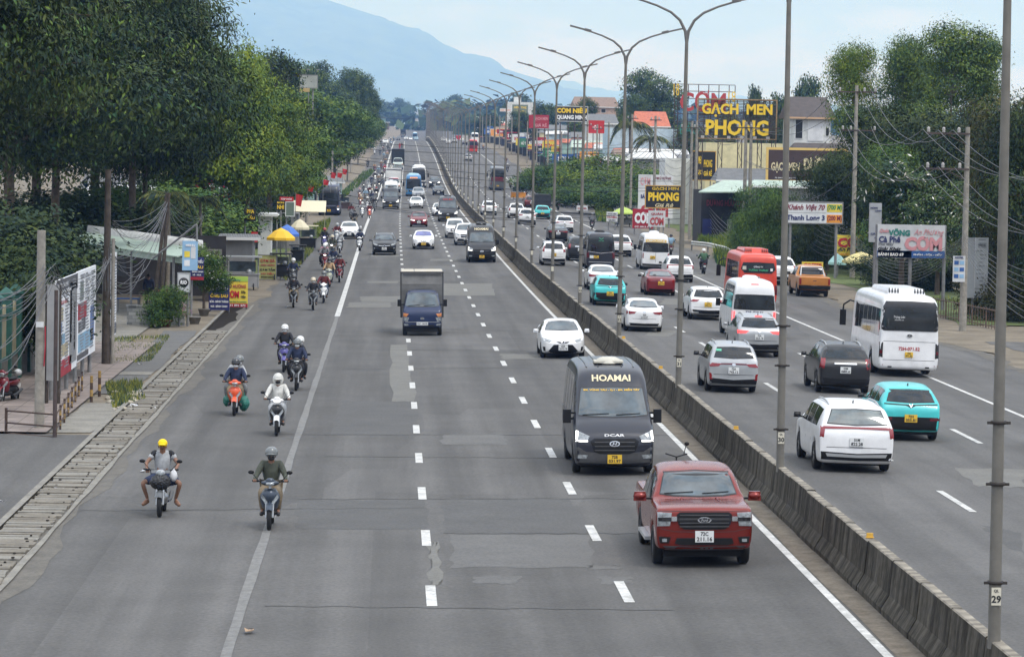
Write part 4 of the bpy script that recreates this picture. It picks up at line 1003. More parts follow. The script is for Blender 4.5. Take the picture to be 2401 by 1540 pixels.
front_car('sedan', P_WHITE, 976, 489, 'sedan', 'white sedan with chrome grille right behind the red sedan', 'car', style='b')
front_car('suv', P_SILV, 981, 467, 'suv', 'silver car following the white sedan, beside the blue bus', 'car')
front_car('sedan', P_BLACK, 1028, 458, 'sedan', 'black sedan near the barrier, ahead of the grey pickup', 'car', style='b')
front_car('suv', P_DGREY, 1019, 441, 'suv', 'dark grey pickup style car with lit lamps, furthest near the barrier before the empty stretch', 'car', H=1.8, lit=True)
front_van(P_DGREY, 916, 490, 'passenger_van', 'dark grey van leading a white van beside the crowd of scooters', None, lvl=1, lit=True, plate='72B|017.55')
front_van(P_WHITE, 917, 470, 'passenger_van', 'white van whose roof shows right behind the dark grey van', None, lvl=1, lit=False, plate='60B|017.55', style='b')
box_truck(923, 452, P_WHITE, BOXW, 'white truck with a tall white box and a red band over its windscreen', boxL=4.4, boxW=2.1, z1=3.05, plate='51D|449.02', lvl=1, sc=1.18, roofm=BOXW, band=True)
box_truck(933, 398, P_CREAM, TARP, 'pale fronted truck under a high dark canopy, alone in the far lane', boxL=4.6, boxW=2.1, z1=3.35, plate='72C|081.45', lvl=1, sc=1.2, canopy=True, roofm=TARP)
# buses, near carriageway
def front_bus(px, py, col, top, label, L=9, W=2.4, H=3.1, sign=None, lit=False, lvl=1, glassz=(1.15, 2.45), plate='72B|014.30', rz=None, unit=P_WHITE, lower=None, name='bus'):
 c = Car('bus', col, L=L, W=W, H=H, lvl=lvl).start(name, label, 'bus'); hw = c.W/2; k = H/3.05
 c.mir('front_mask', [(0, 2.80*k), (hw*.84, 2.78*k), (hw*.93, 2.4*k), (hw*.93, 1.06*k), (0, 1.02*k)], 'front', top, off=.010, step=.1)
 c.mir('windscreen', [(0, glassz[1]*k), (hw*.80, (glassz[1]-.02)*k), (hw*.86, glassz[0]*k), (0, (glassz[0]-.03)*k)], 'front', GLASS, off=.014, step=.16)
 c.patch('screen_divider', [(-.012, glassz[1]*k), (.012, glassz[1]*k), (.012, glassz[0]*k), (-.012, glassz[0]*k)], 'front', INK, off=.02, step=.3)
 if sign:
  c.mir('route_sign', [(0, 2.72*k), (hw*.46, 2.71*k), (hw*.46, 2.54*k), (0, 2.54*k)], 'front', flat('led_amber', (.85, .33, .10), rough=.5, emit=.4), off=.022); c.text(sign, 0, 2.63*k, 'front', INK, w=.9, h=.1, off=.03)
 c.mir('grille', [(0, .86*k), (hw*.62, .88*k), (hw*.56, .66*k), (0, .62*k)], 'front', DARKP, off=.016)
 c.sym('headlight', [(hw*.72, .92*k), (hw*.95, .98*k), (hw*.94, .60*k), (hw*.74, .58*k)], 'front', LENS, off=.016)
 if lit: c.sym('running_light', [(hw*.76, .66*k), (hw*.92, .66*k), (hw*.92, .58*k), (hw*.76, .58*k)], 'front', DRL, off=.03); c.sym('indicator', [(hw*.78, .94*k), (hw*.9, .96*k), (hw*.9, .86*k), (hw*.78, .86*k)], 'front', LENSA, off=.03)
 c.mir('chrome_strip', [(0, .95*k), (hw*.66, .95*k), (hw*.60, .92*k), (0, .92*k)], 'front', SILVT, off=.02)
 c.mir('bumper', [(0, .52*k), (hw*.95, .54*k), (hw*.93, .38*k), (0, .36*k)], 'front', lower or col, off=.012)
 c.plate(plate, .50*k, 'front', True, w=.42, h=.26); emblem(c, .78*k, 'front', .2, .13)
 wiper(c, 1.18*k, hw*.7); bus_sides(c, 1.35*k, 2.45*k, 6, 1.0, L-.4); bus_mirror(c, z=1.95*k); ac_unit(c, 1.2, L*.55, unit, vents=False)
 c.wheels(SILVT); c.done(px, py, rz=rz); return c
front_bus(772, 505, P_BUSN, P_DGREY, 'dark blue double height coach parked at the left kerb with its door open', L=11, W=2.45, H=3.55, lit=True, glassz=(1.12, 2.2), lvl=2, unit=P_SILV)
d = MB(); d.ball((0, 0, 0), (.2, .6, .62))
front_bus(970, 460, P_BLUE, P_BLUE, 'blue and white city bus with an amber route sign, in the middle lane', L=9.5, W=2.4, H=3.15, sign='VŨNG TÀU', glassz=(1.1, 2.48), unit=P_LBLUE)
front_bus(982, 440, P_WHITE, P_DGREY, 'white roofed coach directly behind the blue city bus', L=11, W=2.45, H=3.5, glassz=(1.2, 2.5))
front_car('hatch', P_WHITE, 819, 560, 'hatchback', 'white hatchback with dark hexagonal grille among the scooters at the left', 'car', plate='72A|300.62', lvl=2)
front_car('sedan', P_WHITE, 904, 338, 'sedan', 'white car near the crest in the left scooter lane', 'car', style='b')
front_car('suv', P_DGREY, 934, 329.5, 'suv', 'dark grey SUV topping the crest of the road', 'car')
front_car('suv', P_WHITE, 952, 329, 'suv', 'white SUV topping the crest in the middle lane', 'car')
front_car('sedan', P_WHITE, 963, 329.6, 'sedan', 'white sedan on the crest beside the blue grey car', 'car')
front_car('suv', P_LBLUE, 976, 329.4, 'suv', 'blue grey car on the crest next to the barrier', 'car')
front_bus(973, 326, P_LBLUE, P_BLUE, 'pale blue bus beyond the crest, only its upper half in sight', L=9, H=3.2)
box_truck(945, 322, P_GREY, TARP, 'dark truck beyond the crest, the farthest on the left lanes', boxL=4.4, boxW=2.2, z1=3.3, lvl=1, sc=1.2, canopy=True, roofm=TARP)
# ------------------------------------------------------------ far carriageway, seen from behind
c = rear_car('mpv', P_WHITE, 1993, 1101, 'minivan', 'large white minivan with a full width red light bar, plate 51M 822.28', 'car', style='u', plate='51M|822.28', rails=True, lvl=2, mirr=INK, glass=mat('rear_glass_light', (.10, .125, .12), rough=.07, var=.4, scale=2, spec=.8, coat=1.0, ior=1.6))
c.mir('chrome_valance', [(0, .47), (c.W*.40, .50), (c.W*.38, .42), (0, .40)], 'rear', SILVT, off=.022)
c = rear_car('suv', P_TEAL, 2122, 1029, 'crossover', 'turquoise crossover with yellow plate, beside the large white minivan', 'car', style='teal', plate='72H|055.81', yel=True, L=4.3, W=1.79, H=1.6, lvl=2, mirr=INK)
rear_car('suv', P_BLACK, 1972, 920, 'suv', 'black SUV with tall red lamps and a chrome strip, left of the white bus', 'suv', style='tall', plate='52M|080.6', rails=True, W=1.84, L=4.65, H=1.74, lvl=2)
c = rear_car('mpv', P_SILV, 1711, 917, 'minivan', 'silver minivan with a green window sticker, nearest the barrier on the far side', 'car', style='wing', bar=True, plate='72A|743.12', rails=True, L=4.47, W=1.75, H=1.69, lvl=2, mirr=INK)
c.patch('window_sticker', [(.42, 1.47), (.60, 1.47), (.60, 1.40), (.42, 1.40)], 'rear', STICK, off=.02); c.sym('reflector', [(c.W*.43, .66), (c.W*.47, .68), (c.W*.46, .46), (c.W*.40, .46)], 'rear', TAILR, off=.02)
c.mir('chrome_valance', [(0, .50), (c.W*.42, .56), (c.W*.42, .50), (0, .45)], 'rear', SILVT, off=.022)
rear_car('suv', P_SILV, 1773, 835, 'crossover', 'silver crossover with all brake lights glowing, tucked behind the white van', 'car', style='wing', lit=True, plate='72A|553.19', rails=True, L=4.6, W=1.86, H=1.72, lvl=2)
c = rear_van(P_WHITE, 1757, 792, 'tall white van numbered 72B-028.91 with glowing tail lamps, behind it the orange bus', lit=True, txt='72B-028.91', L=5.9, W=2.0, H=2.65)
rear_car('suv', P_WHITE, 1655, 749, 'crossover', 'white crossover with wedge shaped lamps, left of the tall white van', 'car', style='wing', plate='51H|702.19', yel=True, L=4.46, W=1.83, H=1.62, lvl=2)
rear_car('suv', P_WHITE, 1591, 661, 'suv', 'white SUV with a thin curved light bar, beside the red sedan and lamp post', 'suv', style='u', L=4.4, W=1.8, H=1.66, lvl=2, mirr=INK)
rear_car('sedan', P_WINE, 1546, 692, 'sedan', 'deep red sedan with a yellow plate and dark mirror caps', 'car', bar=True, plate='72H|025.19', yel=True, lvl=2, W=1.78, L=4.6, mirr=INK)
rear_car('sedan', P_WHITE, 1506, 776, 'sedan', 'white sedan seen from behind, middle lane, number plate 62A', 'car', plate='62A|215.57', lvl=2)
rear_car('sedan', P_WHITE, 1411, 680, 'sedan', 'white sedan just behind the black van, overlapped by the turquoise crossover', 'car', W=1.8, L=4.6, lvl=2, bar=True)
rear_car('suv', P_TEAL, 1427, 716, 'crossover', 'turquoise crossover behind the white sedan, cut by a lamp post', 'car', style='teal', plate='72H|038.22', yel=True, L=4.2, W=1.75, H=1.58, lvl=2, mirr=INK)
rear_van(P_NAVYB, 1404, 631, 'black van with a green emblem on its rear glass and red lamps', dark=True, logo=True, plate='50F|027.35', L=5.9, W=2.0, H=2.55)
rear_car('suv', P_BLACK, 1358, 612, 'suv', 'black SUV mostly hidden left of the black van', 'suv', style='tall', L=4.7, W=1.85, H=1.8)
rear_car('mpv', P_WHITE, 1296, 622, 'minivan', 'white minivan with tall red lamps on the pillars, nearest the barrier in its group', 'car', style='pole', plate='72H|017.93', yel=True, L=4.4, W=1.73, H=1.69, lvl=2)
rear_car('sedan', P_BLACK, 1307, 566, 'sedan', 'black sedan ahead of the white minivan with pillar lamps', 'car', bar=True, W=1.78, L=4.6)
rear_car('suv', P_WHITE, 1322, 545, 'crossover', 'white crossover just ahead of the black sedan', 'car', style='wing', bar=True, L=4.4, W=1.8, H=1.64, mirr=INK)
rear_car('suv', P_WHITE, 1453, 601, 'suv', 'white SUV partly hidden right of the black van', 'suv', style='u', L=4.4, W=1.8, H=1.66, mirr=INK)
rear_van(P_SILV if False else P_WHITE, 1532, 632, 'white van with a yellow banner above its rear glass', banner='LIMOUSINE', plate='51B|208.19', L=5.9, W=1.95, H=2.55)
rear_car('suv', P_WHITE, 1235, 527, 'suv', 'white SUV with black lower bumper behind the turquoise taxi like car', 'suv', style='wing', L=4.7, W=1.88, H=1.7)
rear_car('suv', P_TEAL, 1271, 514, 'crossover', 'small turquoise crossover farthest of the turquoise cars', 'car', style='teal', yel=True, plate='72H|040.55', L=4.1, W=1.75, H=1.55)
rear_car('suv', P_WHITE, 1210, 512, 'suv', 'white SUV partly behind a lamp post, left of the black bumpered one', 'suv', style='tall')
rear_car('suv', P_WHITE, 1146, 505, 'suv', 'white SUV closest to the barrier behind the dark coach', 'suv', style='wing')
rear_car('suv', P_MAROON, 1245, 490, 'suv', 'dark maroon SUV in front of the small turquoise crossover', 'suv', style='wing')
rear_car('suv', P_WHITE, 1830, 668, 'suv', 'white SUV between the orange bus and the orange pickup', 'suv', style='tall', W=1.85, L=4.8, H=1.83, lvl=2)
rear_car('suv', P_SILV, 1097, 379, 'suv', 'silver SUV alone on the far upper slope', 'suv', style='wing')
rear_car('suv', P_WHITE, 2552, 1068, 'crossover', 'white car entering at the right edge, only its side and wheel in sight', 'car', style='wing', lvl=2)
# orange pickup
c = Car('pickup', P_ORANGE, lvl=2, W=1.9).start('pickup_truck', 'orange double cab pickup at the right kerb ahead of the white bus', 'pickup truck'); hw = c.W/2
c.mir('tailgate', [(0, 1.15), (hw*.80, 1.15), (hw*.80, .72), (0, .72)], 'rear', P_ORANGE, off=.02, step=.2)
c.mir('handle', [(0, .98), (.10, .98), (.10, .94), (0, .94)], 'rear', INK, off=.03)
c.sym('taillight', [(hw*.84, 1.10), (hw*.96, 1.10), (hw*.96, .74), (hw*.84, .74)], 'rear', TAILR, off=.014)
c.mir('rear_bumper', [(0, .68), (hw*.96, .70), (hw*.94, .48), (0, .48)], 'rear', DARKP, off=.05)
c.mir('rear_window', [(0, 1.72), (hw*.66, 1.70), (hw*.76, 1.30), (0, 1.28)], 'rear', GLASS, off=.008)
c.plate('51C|781.92', .62, 'rear', long=True); sidewin(c, 1.55, 3.35, 2); c.mirrors(1.55, 1.24, INK, sz=(.25, .13, .19), out=.14)
b = MB(); b.tube([(-.72, 4.3, 1.2), (-.62, 3.7, 1.72), (.62, 3.7, 1.72), (.72, 4.3, 1.2)], .05, 8); b.build('sports_bar', SILVT, c.t)
c.wheels(); c.done(1903, 695, rear=True)
# white coach
def rear_bus(px, py, col, label, L=8.7, W=2.3, H=3.1, lvl=2, top=None, win=(1.75, 2.6), win_hw=.90, rz=None, unit=True, name='bus', parts=None, lowm=None):
 c = Car('bus', col, L=L, W=W, H=H, lvl=lvl).start(name, label, 'bus'); hw = W/2; k = H/3.05
 if top: c.mir('rear_mask', [(0, 2.82*k), (hw*.80, 2.80*k), (hw*.93, 2.5*k), (hw*.955, 1.72*k), (0, 1.72*k)], 'rear', top, off=.014, step=.1)
 c.mir('rear_window', [(0, win[1]*k), (hw*(win_hw-.1), (win[1]-.02)*k), (hw*win_hw, (win[0]+.2)*k), (hw*(win_hw-.18), win[0]*k), (0, win[0]*k)], 'rear', GLASS, off=.026, step=.12)
 bus_sides(c, 1.5*k, 2.5*k, 6, 1.0, L-.35); bus_mirror(c, z=1.95*k)
 b = MB(); b.box((0, L*.5, .5), (W*.86, L*.9, .5)); b.build('underframe', DARKP, c.t)
 if unit: ac_unit(c, L*.30, L*.86, col)
 if parts: parts(c, hw, k)
 c.wheels(SILVT); c.done(px, py, rear=True, rz=rz); return c
def wb(c, hw, k):
 c.sym('taillight', [(hw*.86, 1.28*k), (hw*.965, 1.28*k), (hw*.965, .72*k), (hw*.86, .72*k)], 'rear', INK, off=.02)
 c.sym('lamp_lens', [(hw*.88, .98*k), (hw*.95, .98*k), (hw*.95, .86*k), (hw*.88, .86*k)], 'rear', TAILD, off=.028)
 c.text('72H-071.52', 0, 1.06*k, 'rear', REDT, w=.80, h=.13, bold=.03); c.plate('72H|071.52', .84*k, 'rear', True, w=.30, h=.20)
 c.mir('panel_seam', [(0, 1.33*k), (hw*.85, 1.33*k), (hw*.85, 1.315*k), (0, 1.315*k)], 'rear', TRIMG, off=.004, step=.3); c.mir('panel_seam', [(0, .64*k), (hw*.85, .64*k), (hw*.85, .625*k), (0, .625*k)], 'rear', TRIMG, off=.004, step=.3)
 c.sym('tow_recess', [(hw*.55, .40*k), (hw*.68, .40*k), (hw*.68, .35*k), (hw*.55, .35*k)], 'rear', INK, off=.01)
 c.sym('reflector', [(hw*.84, .46*k), (hw*.95, .46*k), (hw*.95, .42*k), (hw*.84, .42*k)], 'rear', TAILR, off=.01)
 emblem(c, 1.55*k, 'rear', .22, .13, letter='K'); c.text('Trọng Liên', -.42, 2.22*k, 'rear', WHT, w=.42, h=.11, ital=.3, off=.04, bold=0); c.text('0903.495.152', -.42, 2.12*k, 'rear', WHT, w=.34, h=.04, off=.04, bold=0)
rear_bus(2108, 875, P_WHITE, 'large white coach with black upper rear and red number 72H-071.52', top=P_BLACK, parts=wb, L=8.7, W=2.3, H=3.08, rz=-.015)
def ob(c, hw, k):
 c.text('CÔNG TY', 0, 2.28*k, 'rear', WHT, w=.5, h=.1, off=.04); c.text('TƯỜNG THÀNH', 0, 2.1*k, 'rear', GRNT, w=1.05, h=.13, off=.04)
 b = c.patch('window_sticker', [(hw*.6, 2.3*k), (hw*.78, 2.3*k), (hw*.78, 2.1*k), (hw*.6, 2.1*k)], 'rear', CREAMV, off=.04); c.patch('window_sticker', [(-hw*.6, 2.2*k), (-hw*.72, 2.2*k), (-hw*.72, 2.05*k), (-hw*.6, 2.05*k)], 'rear', WHT, off=.04)
 emblem(c, 1.68*k, 'rear', .24, .12, m=SILVT, dark=False); c.sym('taillight', [(hw*.86, 1.28*k), (hw*.965, 1.28*k), (hw*.965, .72*k), (hw*.86, .72*k)], 'rear', TAILD, off=.02)
rear_bus(1763, 716, P_BUSR, 'orange red minibus ahead of the tall white van', L=7.5, W=2.2, H=2.95, parts=ob, win=(1.95, 2.5), win_hw=.84)
def db(c, hw, k):
 c.mir('rear_panel', [(0, 2.0*k), (hw*.9, 2.0*k), (hw*.9, 1.15*k), (0, 1.15*k)], 'rear', P_MAROON, off=.012, step=.3); c.plate('51B|300.1', .6*k, 'rear', True); c.sym('taillight', [(hw*.84, .98*k), (hw*.95, .98*k), (hw*.95, .8*k), (hw*.84, .8*k)], 'rear', TAILR, off=.02)
 c.text('PHƯƠNG', 0, 1.7*k, 'rear', REDT, w=1.3, h=.22, off=.02)
rear_bus(1166, 446, P_GREY, 'dark grey and maroon sleeper coach climbing the far lane', L=11.5, W=2.45, H=3.75, lvl=1, top=P_BLACK, parts=db, unit=False)
def rb(c, hw, k):
 c.mir('red_panel', [(0, 1.5*k), (hw*.93, 1.5*k), (hw*.93, .9*k), (0, .9*k)], 'rear', P_WINE, off=.012, step=.3); c.text('HOA MAI', 0, 1.6*k, 'rear', REDT, w=1.1, h=.14, off=.02); c.text('SÀI GÒN', 0, 2.35*k, 'rear', YELT, w=1.1, h=.16, off=.04)
rear_bus(1394, 488, P_WHITE, 'red and black minibus with a white roof parked off the road on the right', L=7.3, W=2.2, H=2.9, lvl=1, top=P_BLACK, parts=rb, unit=False, rz=-.05)
def tb(c, hw, k): c.mir('red_panel', [(0, 2.7*k), (hw*.9, 2.7*k), (hw*.9, 1.0*k), (0, 1.0*k)], 'rear', P_WINE, off=.012, step=.3)
rear_bus(1108, 358, P_BUSR, 'red coach high on the far slope behind a lamp post', L=9, W=2.4, H=3.4, lvl=1, top=P_WINE, parts=tb, unit=False)
rear_bus(1113, 336, P_WHITE, 'white coach ahead of the red coach near the crest', L=10, W=2.45, H=3.6, lvl=1, unit=False)
# open cargo trucks on the far side
def cargo_rear(px, py, label, m, H=2.6, W=2.0, rz=None):
 t = thing('cargo_truck', label, 'truck'); b = MB(); b.box((0, 0, H/2+.45), (W, 4.2, H-.9)); b.box((0, 0, H+.02), (W-.1, 4.0, .1))
 for x in (-W/2, -W/6, W/6, W/2): b.box((x, -2.12, H/2+.45), (.07, .06, H-.9))
 for z in (.95, 1.5, 2.1): b.box((0, -2.13, z), (W, .05, .06))
 b.build('cargo_bed', m, t); b = MB(); b.box((0, 2.9, 1.25), (W*.9, 1.5, 1.7), taper=.92); b.build('cab', P_GREY, t); b = MB(); b.box((0, .5, .6), (.9, 5.6, .2)); b.build('frame', DARKP, t)
 for yy in (-1.2, 2.7):
  for sx in (-1, 1): w = MB(); w.lathe([(.2, -.12), (.42, -.12), (.42, .12), (.2, .12), (.0, .1)], c=(sx*(W/2-.14), yy, .42), n=18, axis='X'); w.build('wheel', RUB, t)
 b = MB(); b.box((-W*.36, -2.16, .72), (.24, .04, .12)); b.build('taillight', TAILR, t); b = MB(); b.box((W*.36, -2.16, .72), (.24, .04, .12)); b.build('taillight', TAILR, t)
 P = gp(px, py); t.location = (P.x, P.y+1.2, gz(P.x, P.y)+.01); t.rotation_euler = (0, 0, heading(P.y)+(rz or 0)); return t
cargo_rear(1272, 500, 'dark open cargo truck driving ahead of the small turquoise crossover', TARP, 2.2, 1.9)
cargo_rear(1281, 459, 'grey box truck standing at the right kerb in the shade of the low trees', BOXM, 3.0, 2.2)
c = rear_van(P_WHITE, 1345, 461, 'white van parked under the low trees at the right side', L=5.0, W=1.8, H=2.3)
front_car('sedan', P_WHITE, 738, 478, 'sedan', 'white car parked behind the dark blue coach at the left', 'car', style='b')
# traffic beyond the crest on the far carriageway
for i, (px, py, k, col, lab) in enumerate([(1040, 334, 'suv', P_WHITE, 'white car at the crest just right of the barrier'), (1052, 338, 'sedan', P_WHITE, 'white sedan far up the right carriageway, second from the barrier'),
  (1065, 336, 'suv', P_SILV, 'silver car far up the right carriageway'), (1082, 331, 'suv', P_WHITE, 'white SUV cresting the right carriageway'), (1090, 340, 'sedan', P_GREY, 'grey sedan left of the white coach near the crest')]):
 rear_car(k, col, px, py, 'car', lab, 'car')
# ------------------------------------------------------------ people and two-wheelers
SKIN = mat('skin', (.23, .12, .075), rough=.55, var=.08); CLOTH = {}
def cl(name, c):
 if name not in CLOTH: CLOTH[name] = mat('cloth_'+name, c, rough=.85, var=.28, scale=7, bump=.25, bscale=9)
 return CLOTH[name]
C_BLACK = cl('black', (.018, .018, .022)); C_NAVY = cl('navy', (.02, .03, .07)); C_OLIVE = cl('olive', (.055, .062, .045)); C_KHAKI = cl('khaki', (.20, .155, .10)); C_WHITE = cl('white', (.62, .61, .57))
C_GREY = cl('grey', (.16, .165, .17)); C_LGREY = cl('light grey', (.36, .37, .38)); C_MAROON = cl('maroon', (.12, .02, .022)); C_BEIGE = cl('beige', (.42, .28, .16)); C_BLUE = cl('pale blue', (.22, .34, .45)); C_RED = cl('red', (.42, .03, .03))
C_PINK = cl('pink', (.50, .22, .26)); C_GREEN = cl('green', (.05, .11, .06)); C_JEAN = cl('denim', (.05, .07, .12))
H_ = {'white': flat('helmet_white', (.72, .72, .70), rough=.25, coat=.6), 'black': flat('helmet_black', (.02, .02, .022), rough=.25, coat=.6), 'grey': flat('helmet_grey', (.14, .15, .15), rough=.25, coat=.6),
      'silver': flat('helmet_silver', (.42, .43, .43), rough=.3, coat=.6), 'red': flat('helmet_red', (.40, .03, .03), rough=.3, coat=.6), 'cream': flat('helmet_cream', (.62, .54, .40), rough=.3, coat=.5), 'pink': flat('helmet_pink', (.6, .3, .33), rough=.3, coat=.5)}
B_ = {'white': P_WHITE, 'black': P_BLACK, 'red': P_WINE, 'violet': paint('violet', (.10, .09, .30)), 'orange': paint('scooter_orange', (.72, .10, .03)), 'steel blue': paint('steel_blue', (.045, .06, .085), metal=.3),
      'grey': P_GREY, 'cream': paint('cream', (.50, .52, .40)), 'silver': P_SILV, 'blue': paint('scooter_blue', (.03, .08, .25))}
MASKW = flat('mask_white', (.72, .74, .74), rough=.8); MASKD = flat('mask_dark', (.03, .03, .035), rough=.8)
FOOTM = flat('footwear', (.03, .028, .028), rough=.7)
def skin_obj(name, chains, m, parent, sub=1, extra=None):
 """chains: list of lists of (x,y,z,r); chains share a start vertex when it repeats exactly"""
 V = []; R = []; E2 = []; idx = {}
 for ch in chains:
  p = None
  for x, y, z, r in ch:
   k = (round(x, 4), round(y, 4), round(z, 4))
   if k not in idx: idx[k] = len(V); V.append((x, y, z)); R.append(r)
   if p is not None and p != idx[k]: E2.append((p, idx[k]))
   p = idx[k]
 me = bpy.data.meshes.new(name); me.from_pydata(V, E2, []); me.update()
 o = bpy.data.objects.new('tmp', me); COL.objects.link(o); o.modifiers.new('k', 'SKIN')
 for i, r in enumerate(R): me.skin_vertices[0].data[i].radius = (r if hasattr(r, '__len__') else (r, r))
 me.skin_vertices[0].data[0].use_root = True
 md = o.modifiers.new('s', 'SUBSURF'); md.levels = sub
 dg = bpy.context.evaluated_depsgraph_get(); dg.update(); m2 = bpy.data.meshes.new_from_object(o.evaluated_get(dg))
 bpy.data.objects.remove(o); bpy.data.meshes.remove(me)
 if extra:
  b = MB(); b.add([v.co[:] for v in m2.vertices], [tuple(q.vertices) for q in m2.polygons], 0, True); extra(b); bpy.data.meshes.remove(m2); return b.build(name, m, parent)
 m2.name = name; m2.materials.clear(); m2.materials.append(m)
 for q in m2.polygons: q.use_smooth = True
 return link_mesh(name, m2, parent)
def person(label, jacket=C_BLACK, trousers=C_BLACK, helmet='white', mask=MASKW, pose='ride', cap=None, skirt=False, group=None, name='person', bare=False, hood=False):
 t = thing(name, label, 'person', group=group)
 if pose == 'ride':
  pel = (0, .20, .84); ch = (0, .15, 1.22); nk = (0, .10, 1.42); hd = (0, .06, 1.53)
  sh = .19; el = (.31, -.06, 1.12); wr = (.335, -.32, 1.035); hip = (.09, .16, .83); kn = (.20, -.22, .76); an = (.17, -.13, .38); toe = (.18, -.30, .33)
 elif pose == 'splay':
  pel = (0, .20, .82); ch = (0, .18, 1.20); nk = (0, .13, 1.40); hd = (0, .07, 1.50)
  sh = .19; el = (.36, .02, 1.12); wr = (.30, -.26, .98); hip = (.11, .10, .80); kn = (.42, -.22, .72); an = (.31, -.05, .33); toe = (.40, -.18, .25)
 elif pose == 'pillion':
  pel = (0, .50, .90); ch = (0, .46, 1.28); nk = (0, .42, 1.48); hd = (.09, .38, 1.60)
  sh = .18; el = (.30, .32, 1.16); wr = (.20, .16, 1.03); hip = (.10, .44, .88); kn = (.30, .12, .84); an = (.26, .30, .45); toe = (.28, .14, .40)
 else:
  pel = (0, 0, .92); ch = (0, -.02, 1.28); nk = (0, -.02, 1.47); hd = (0, -.04, 1.58)
  sh = .19; el = (.26, .02, 1.14); wr = (.25, -.10, .90); hip = (.09, 0, .90); kn = (.10, -.05, .50); an = (.10, .06, .10); toe = (.11, -.10, .04)
 def arms(k=1.0, full=True):
  out = []
  for s in (-1, 1):
   c = [(*ch, .155*k), (s*sh, ch[1], ch[2]+.13, .075*k), (s*el[0], el[1], el[2], .05*k), (s*wr[0], wr[1], wr[2], .036*k)]
   out.append(c)
  return out
 def legs(k=1.0, foot=True):
  out = []
  for s in (-1, 1):
   c = [(*pel, .15*k), (s*hip[0], hip[1], hip[2], .11*k), (s*kn[0], kn[1], kn[2], .072*k), (s*an[0], an[1], an[2], .045*k)]
   if foot: c.append((s*toe[0], toe[1], toe[2], .032))
   out.append(c)
  return out
 tor = [(*pel, .15), (0, pel[1]*.6+ch[1]*.4, pel[2]*.6+ch[2]*.4, .14), (*ch, .155), (*nk, .055), (*hd, .088), (hd[0], hd[1], hd[2]+.07, .085)]
 def hands(b):
  for s in (-1, 1):                      # fingers closed round the grip, thumb from the side of the palm
   w = Vector((s*wr[0], wr[1], wr[2]))
   for k in range(4):
    x = w.x + s*(k-1.5)*.019; p = [Vector((x, w.y-.03, w.z+.012)), Vector((x, w.y-.075, w.z+.022)), Vector((x, w.y-.10, w.z-.004)), Vector((x, w.y-.08, w.z-.028))]
    b.tube(p, [.011, .010, .009, .007], 6)
   b.tube([w+Vector((-s*.03, -.02, 0)), w+Vector((-s*.045, -.055, -.006)), w+Vector((-s*.03, -.08, -.02))], [.012, .010, .008], 6)
   b.ball(w+Vector((0, -.03, .005)), (.042, .045, .018), 0, 8, 5)
  h = Vector(hd)                         # nose and ears
  b.ball(h+Vector((0, -.098, -.005)), (.014, .02, .022), 0, 6, 5)
  for s in (-1, 1): b.ball(h+Vector((s*.09, .0, -.005)), (.012, .022, .032), 0, 6, 5)
 skin_obj('body', [tor]+arms(.84)+legs(.84), SKIN, t, extra=hands)
 short = pose == 'splay'
 def cut(c, n, q):                          # shorten the last bone to the fraction q
  a, b_ = c[n-1], c[n]; c = c[:n]; c.append(tuple(a[i]+(b_[i]-a[i])*q for i in range(4))); return c
 ja = arms(1.16)
 if short: ja = [cut(c, 2, .55) for c in ja]
 ja = [[c[0]]+[(c[1][0], c[1][1], c[1][2], .095)]+list(c[2:]) for c in ja]
 skin_obj('jacket', [[(pel[0], pel[1], pel[2]+.02, .165), (0, pel[1]*.55+ch[1]*.45, pel[2]*.55+ch[2]*.45, .16), (*ch, .175), (nk[0], nk[1]+.01, nk[2]-.03, .08)]]+ja, jacket, t)
 lg = legs(1.25, foot=False)
 if short: lg = [cut(c, 2, .85) for c in lg]
 skin_obj('trousers', lg, trousers, t)
 for s in (-1, 1):
  b = MB(); a = Vector((s*an[0], an[1]+.03, an[2]-.05)); e = Vector((s*toe[0], toe[1]-.03, toe[2]-.02)); b.tube([a+Vector((0, .03, 0)), (a+e)/2, e, e+(e-a)*.12], [.045, .05, .044, .02], 8)
  b.build('shoe', FOOTM if not short else SKIN, t)
 h = Vector(hd)+Vector((0, .01, .05))
 if cap is not None:
  b = MB(); b.ball(h+Vector((0, .01, .02)), (.108, .118, .10), 0, 16, 9); b.ball(h+Vector((0, -.13, .005)), (.085, .10, .018), 0, 12, 6); b.build('cap', cap, t)
  f = MB()
  for s in (-1, 1): f.ball(Vector(hd)+Vector((s*.034, -.088, .015)), (.015, .008, .008), 0, 8, 5)
  f.ball(Vector(hd)+Vector((0, -.09, -.045)), (.026, .008, .008), 0, 8, 5); f.build('face', INK, t)
 else:
  b = MB(); b.lathe([(.135, -.045), (.142, .0), (.138, .05), (.115, .105), (.07, .14), (.001, .152)], c=tuple(h), n=18)
  b.ball(h+Vector((0, -.115, -.005)), (.115, .075, .022), 0, 12, 6)
  b.build('helmet', H_[helmet] if not hood else C_WHITE, t)
  vz = MB(); vz.ball(Vector(hd)+Vector((0, -.062, .022)), (.078, .045, .026), 0, 12, 6); vz.build('glasses', INK, t)
  if mask is not None:
   mk = MB(); mk.ball(Vector(hd)+Vector((0, -.05, -.045)), (.078, .062, .052), 0, 14, 8); mk.build('mask', mask, t)
 if hood:
  b = MB(); b.ball(Vector(hd)+Vector((0, .05, .03)), (.155, .14, .19), 0, 16, 10); b.build('hood', C_WHITE, t)
 return t
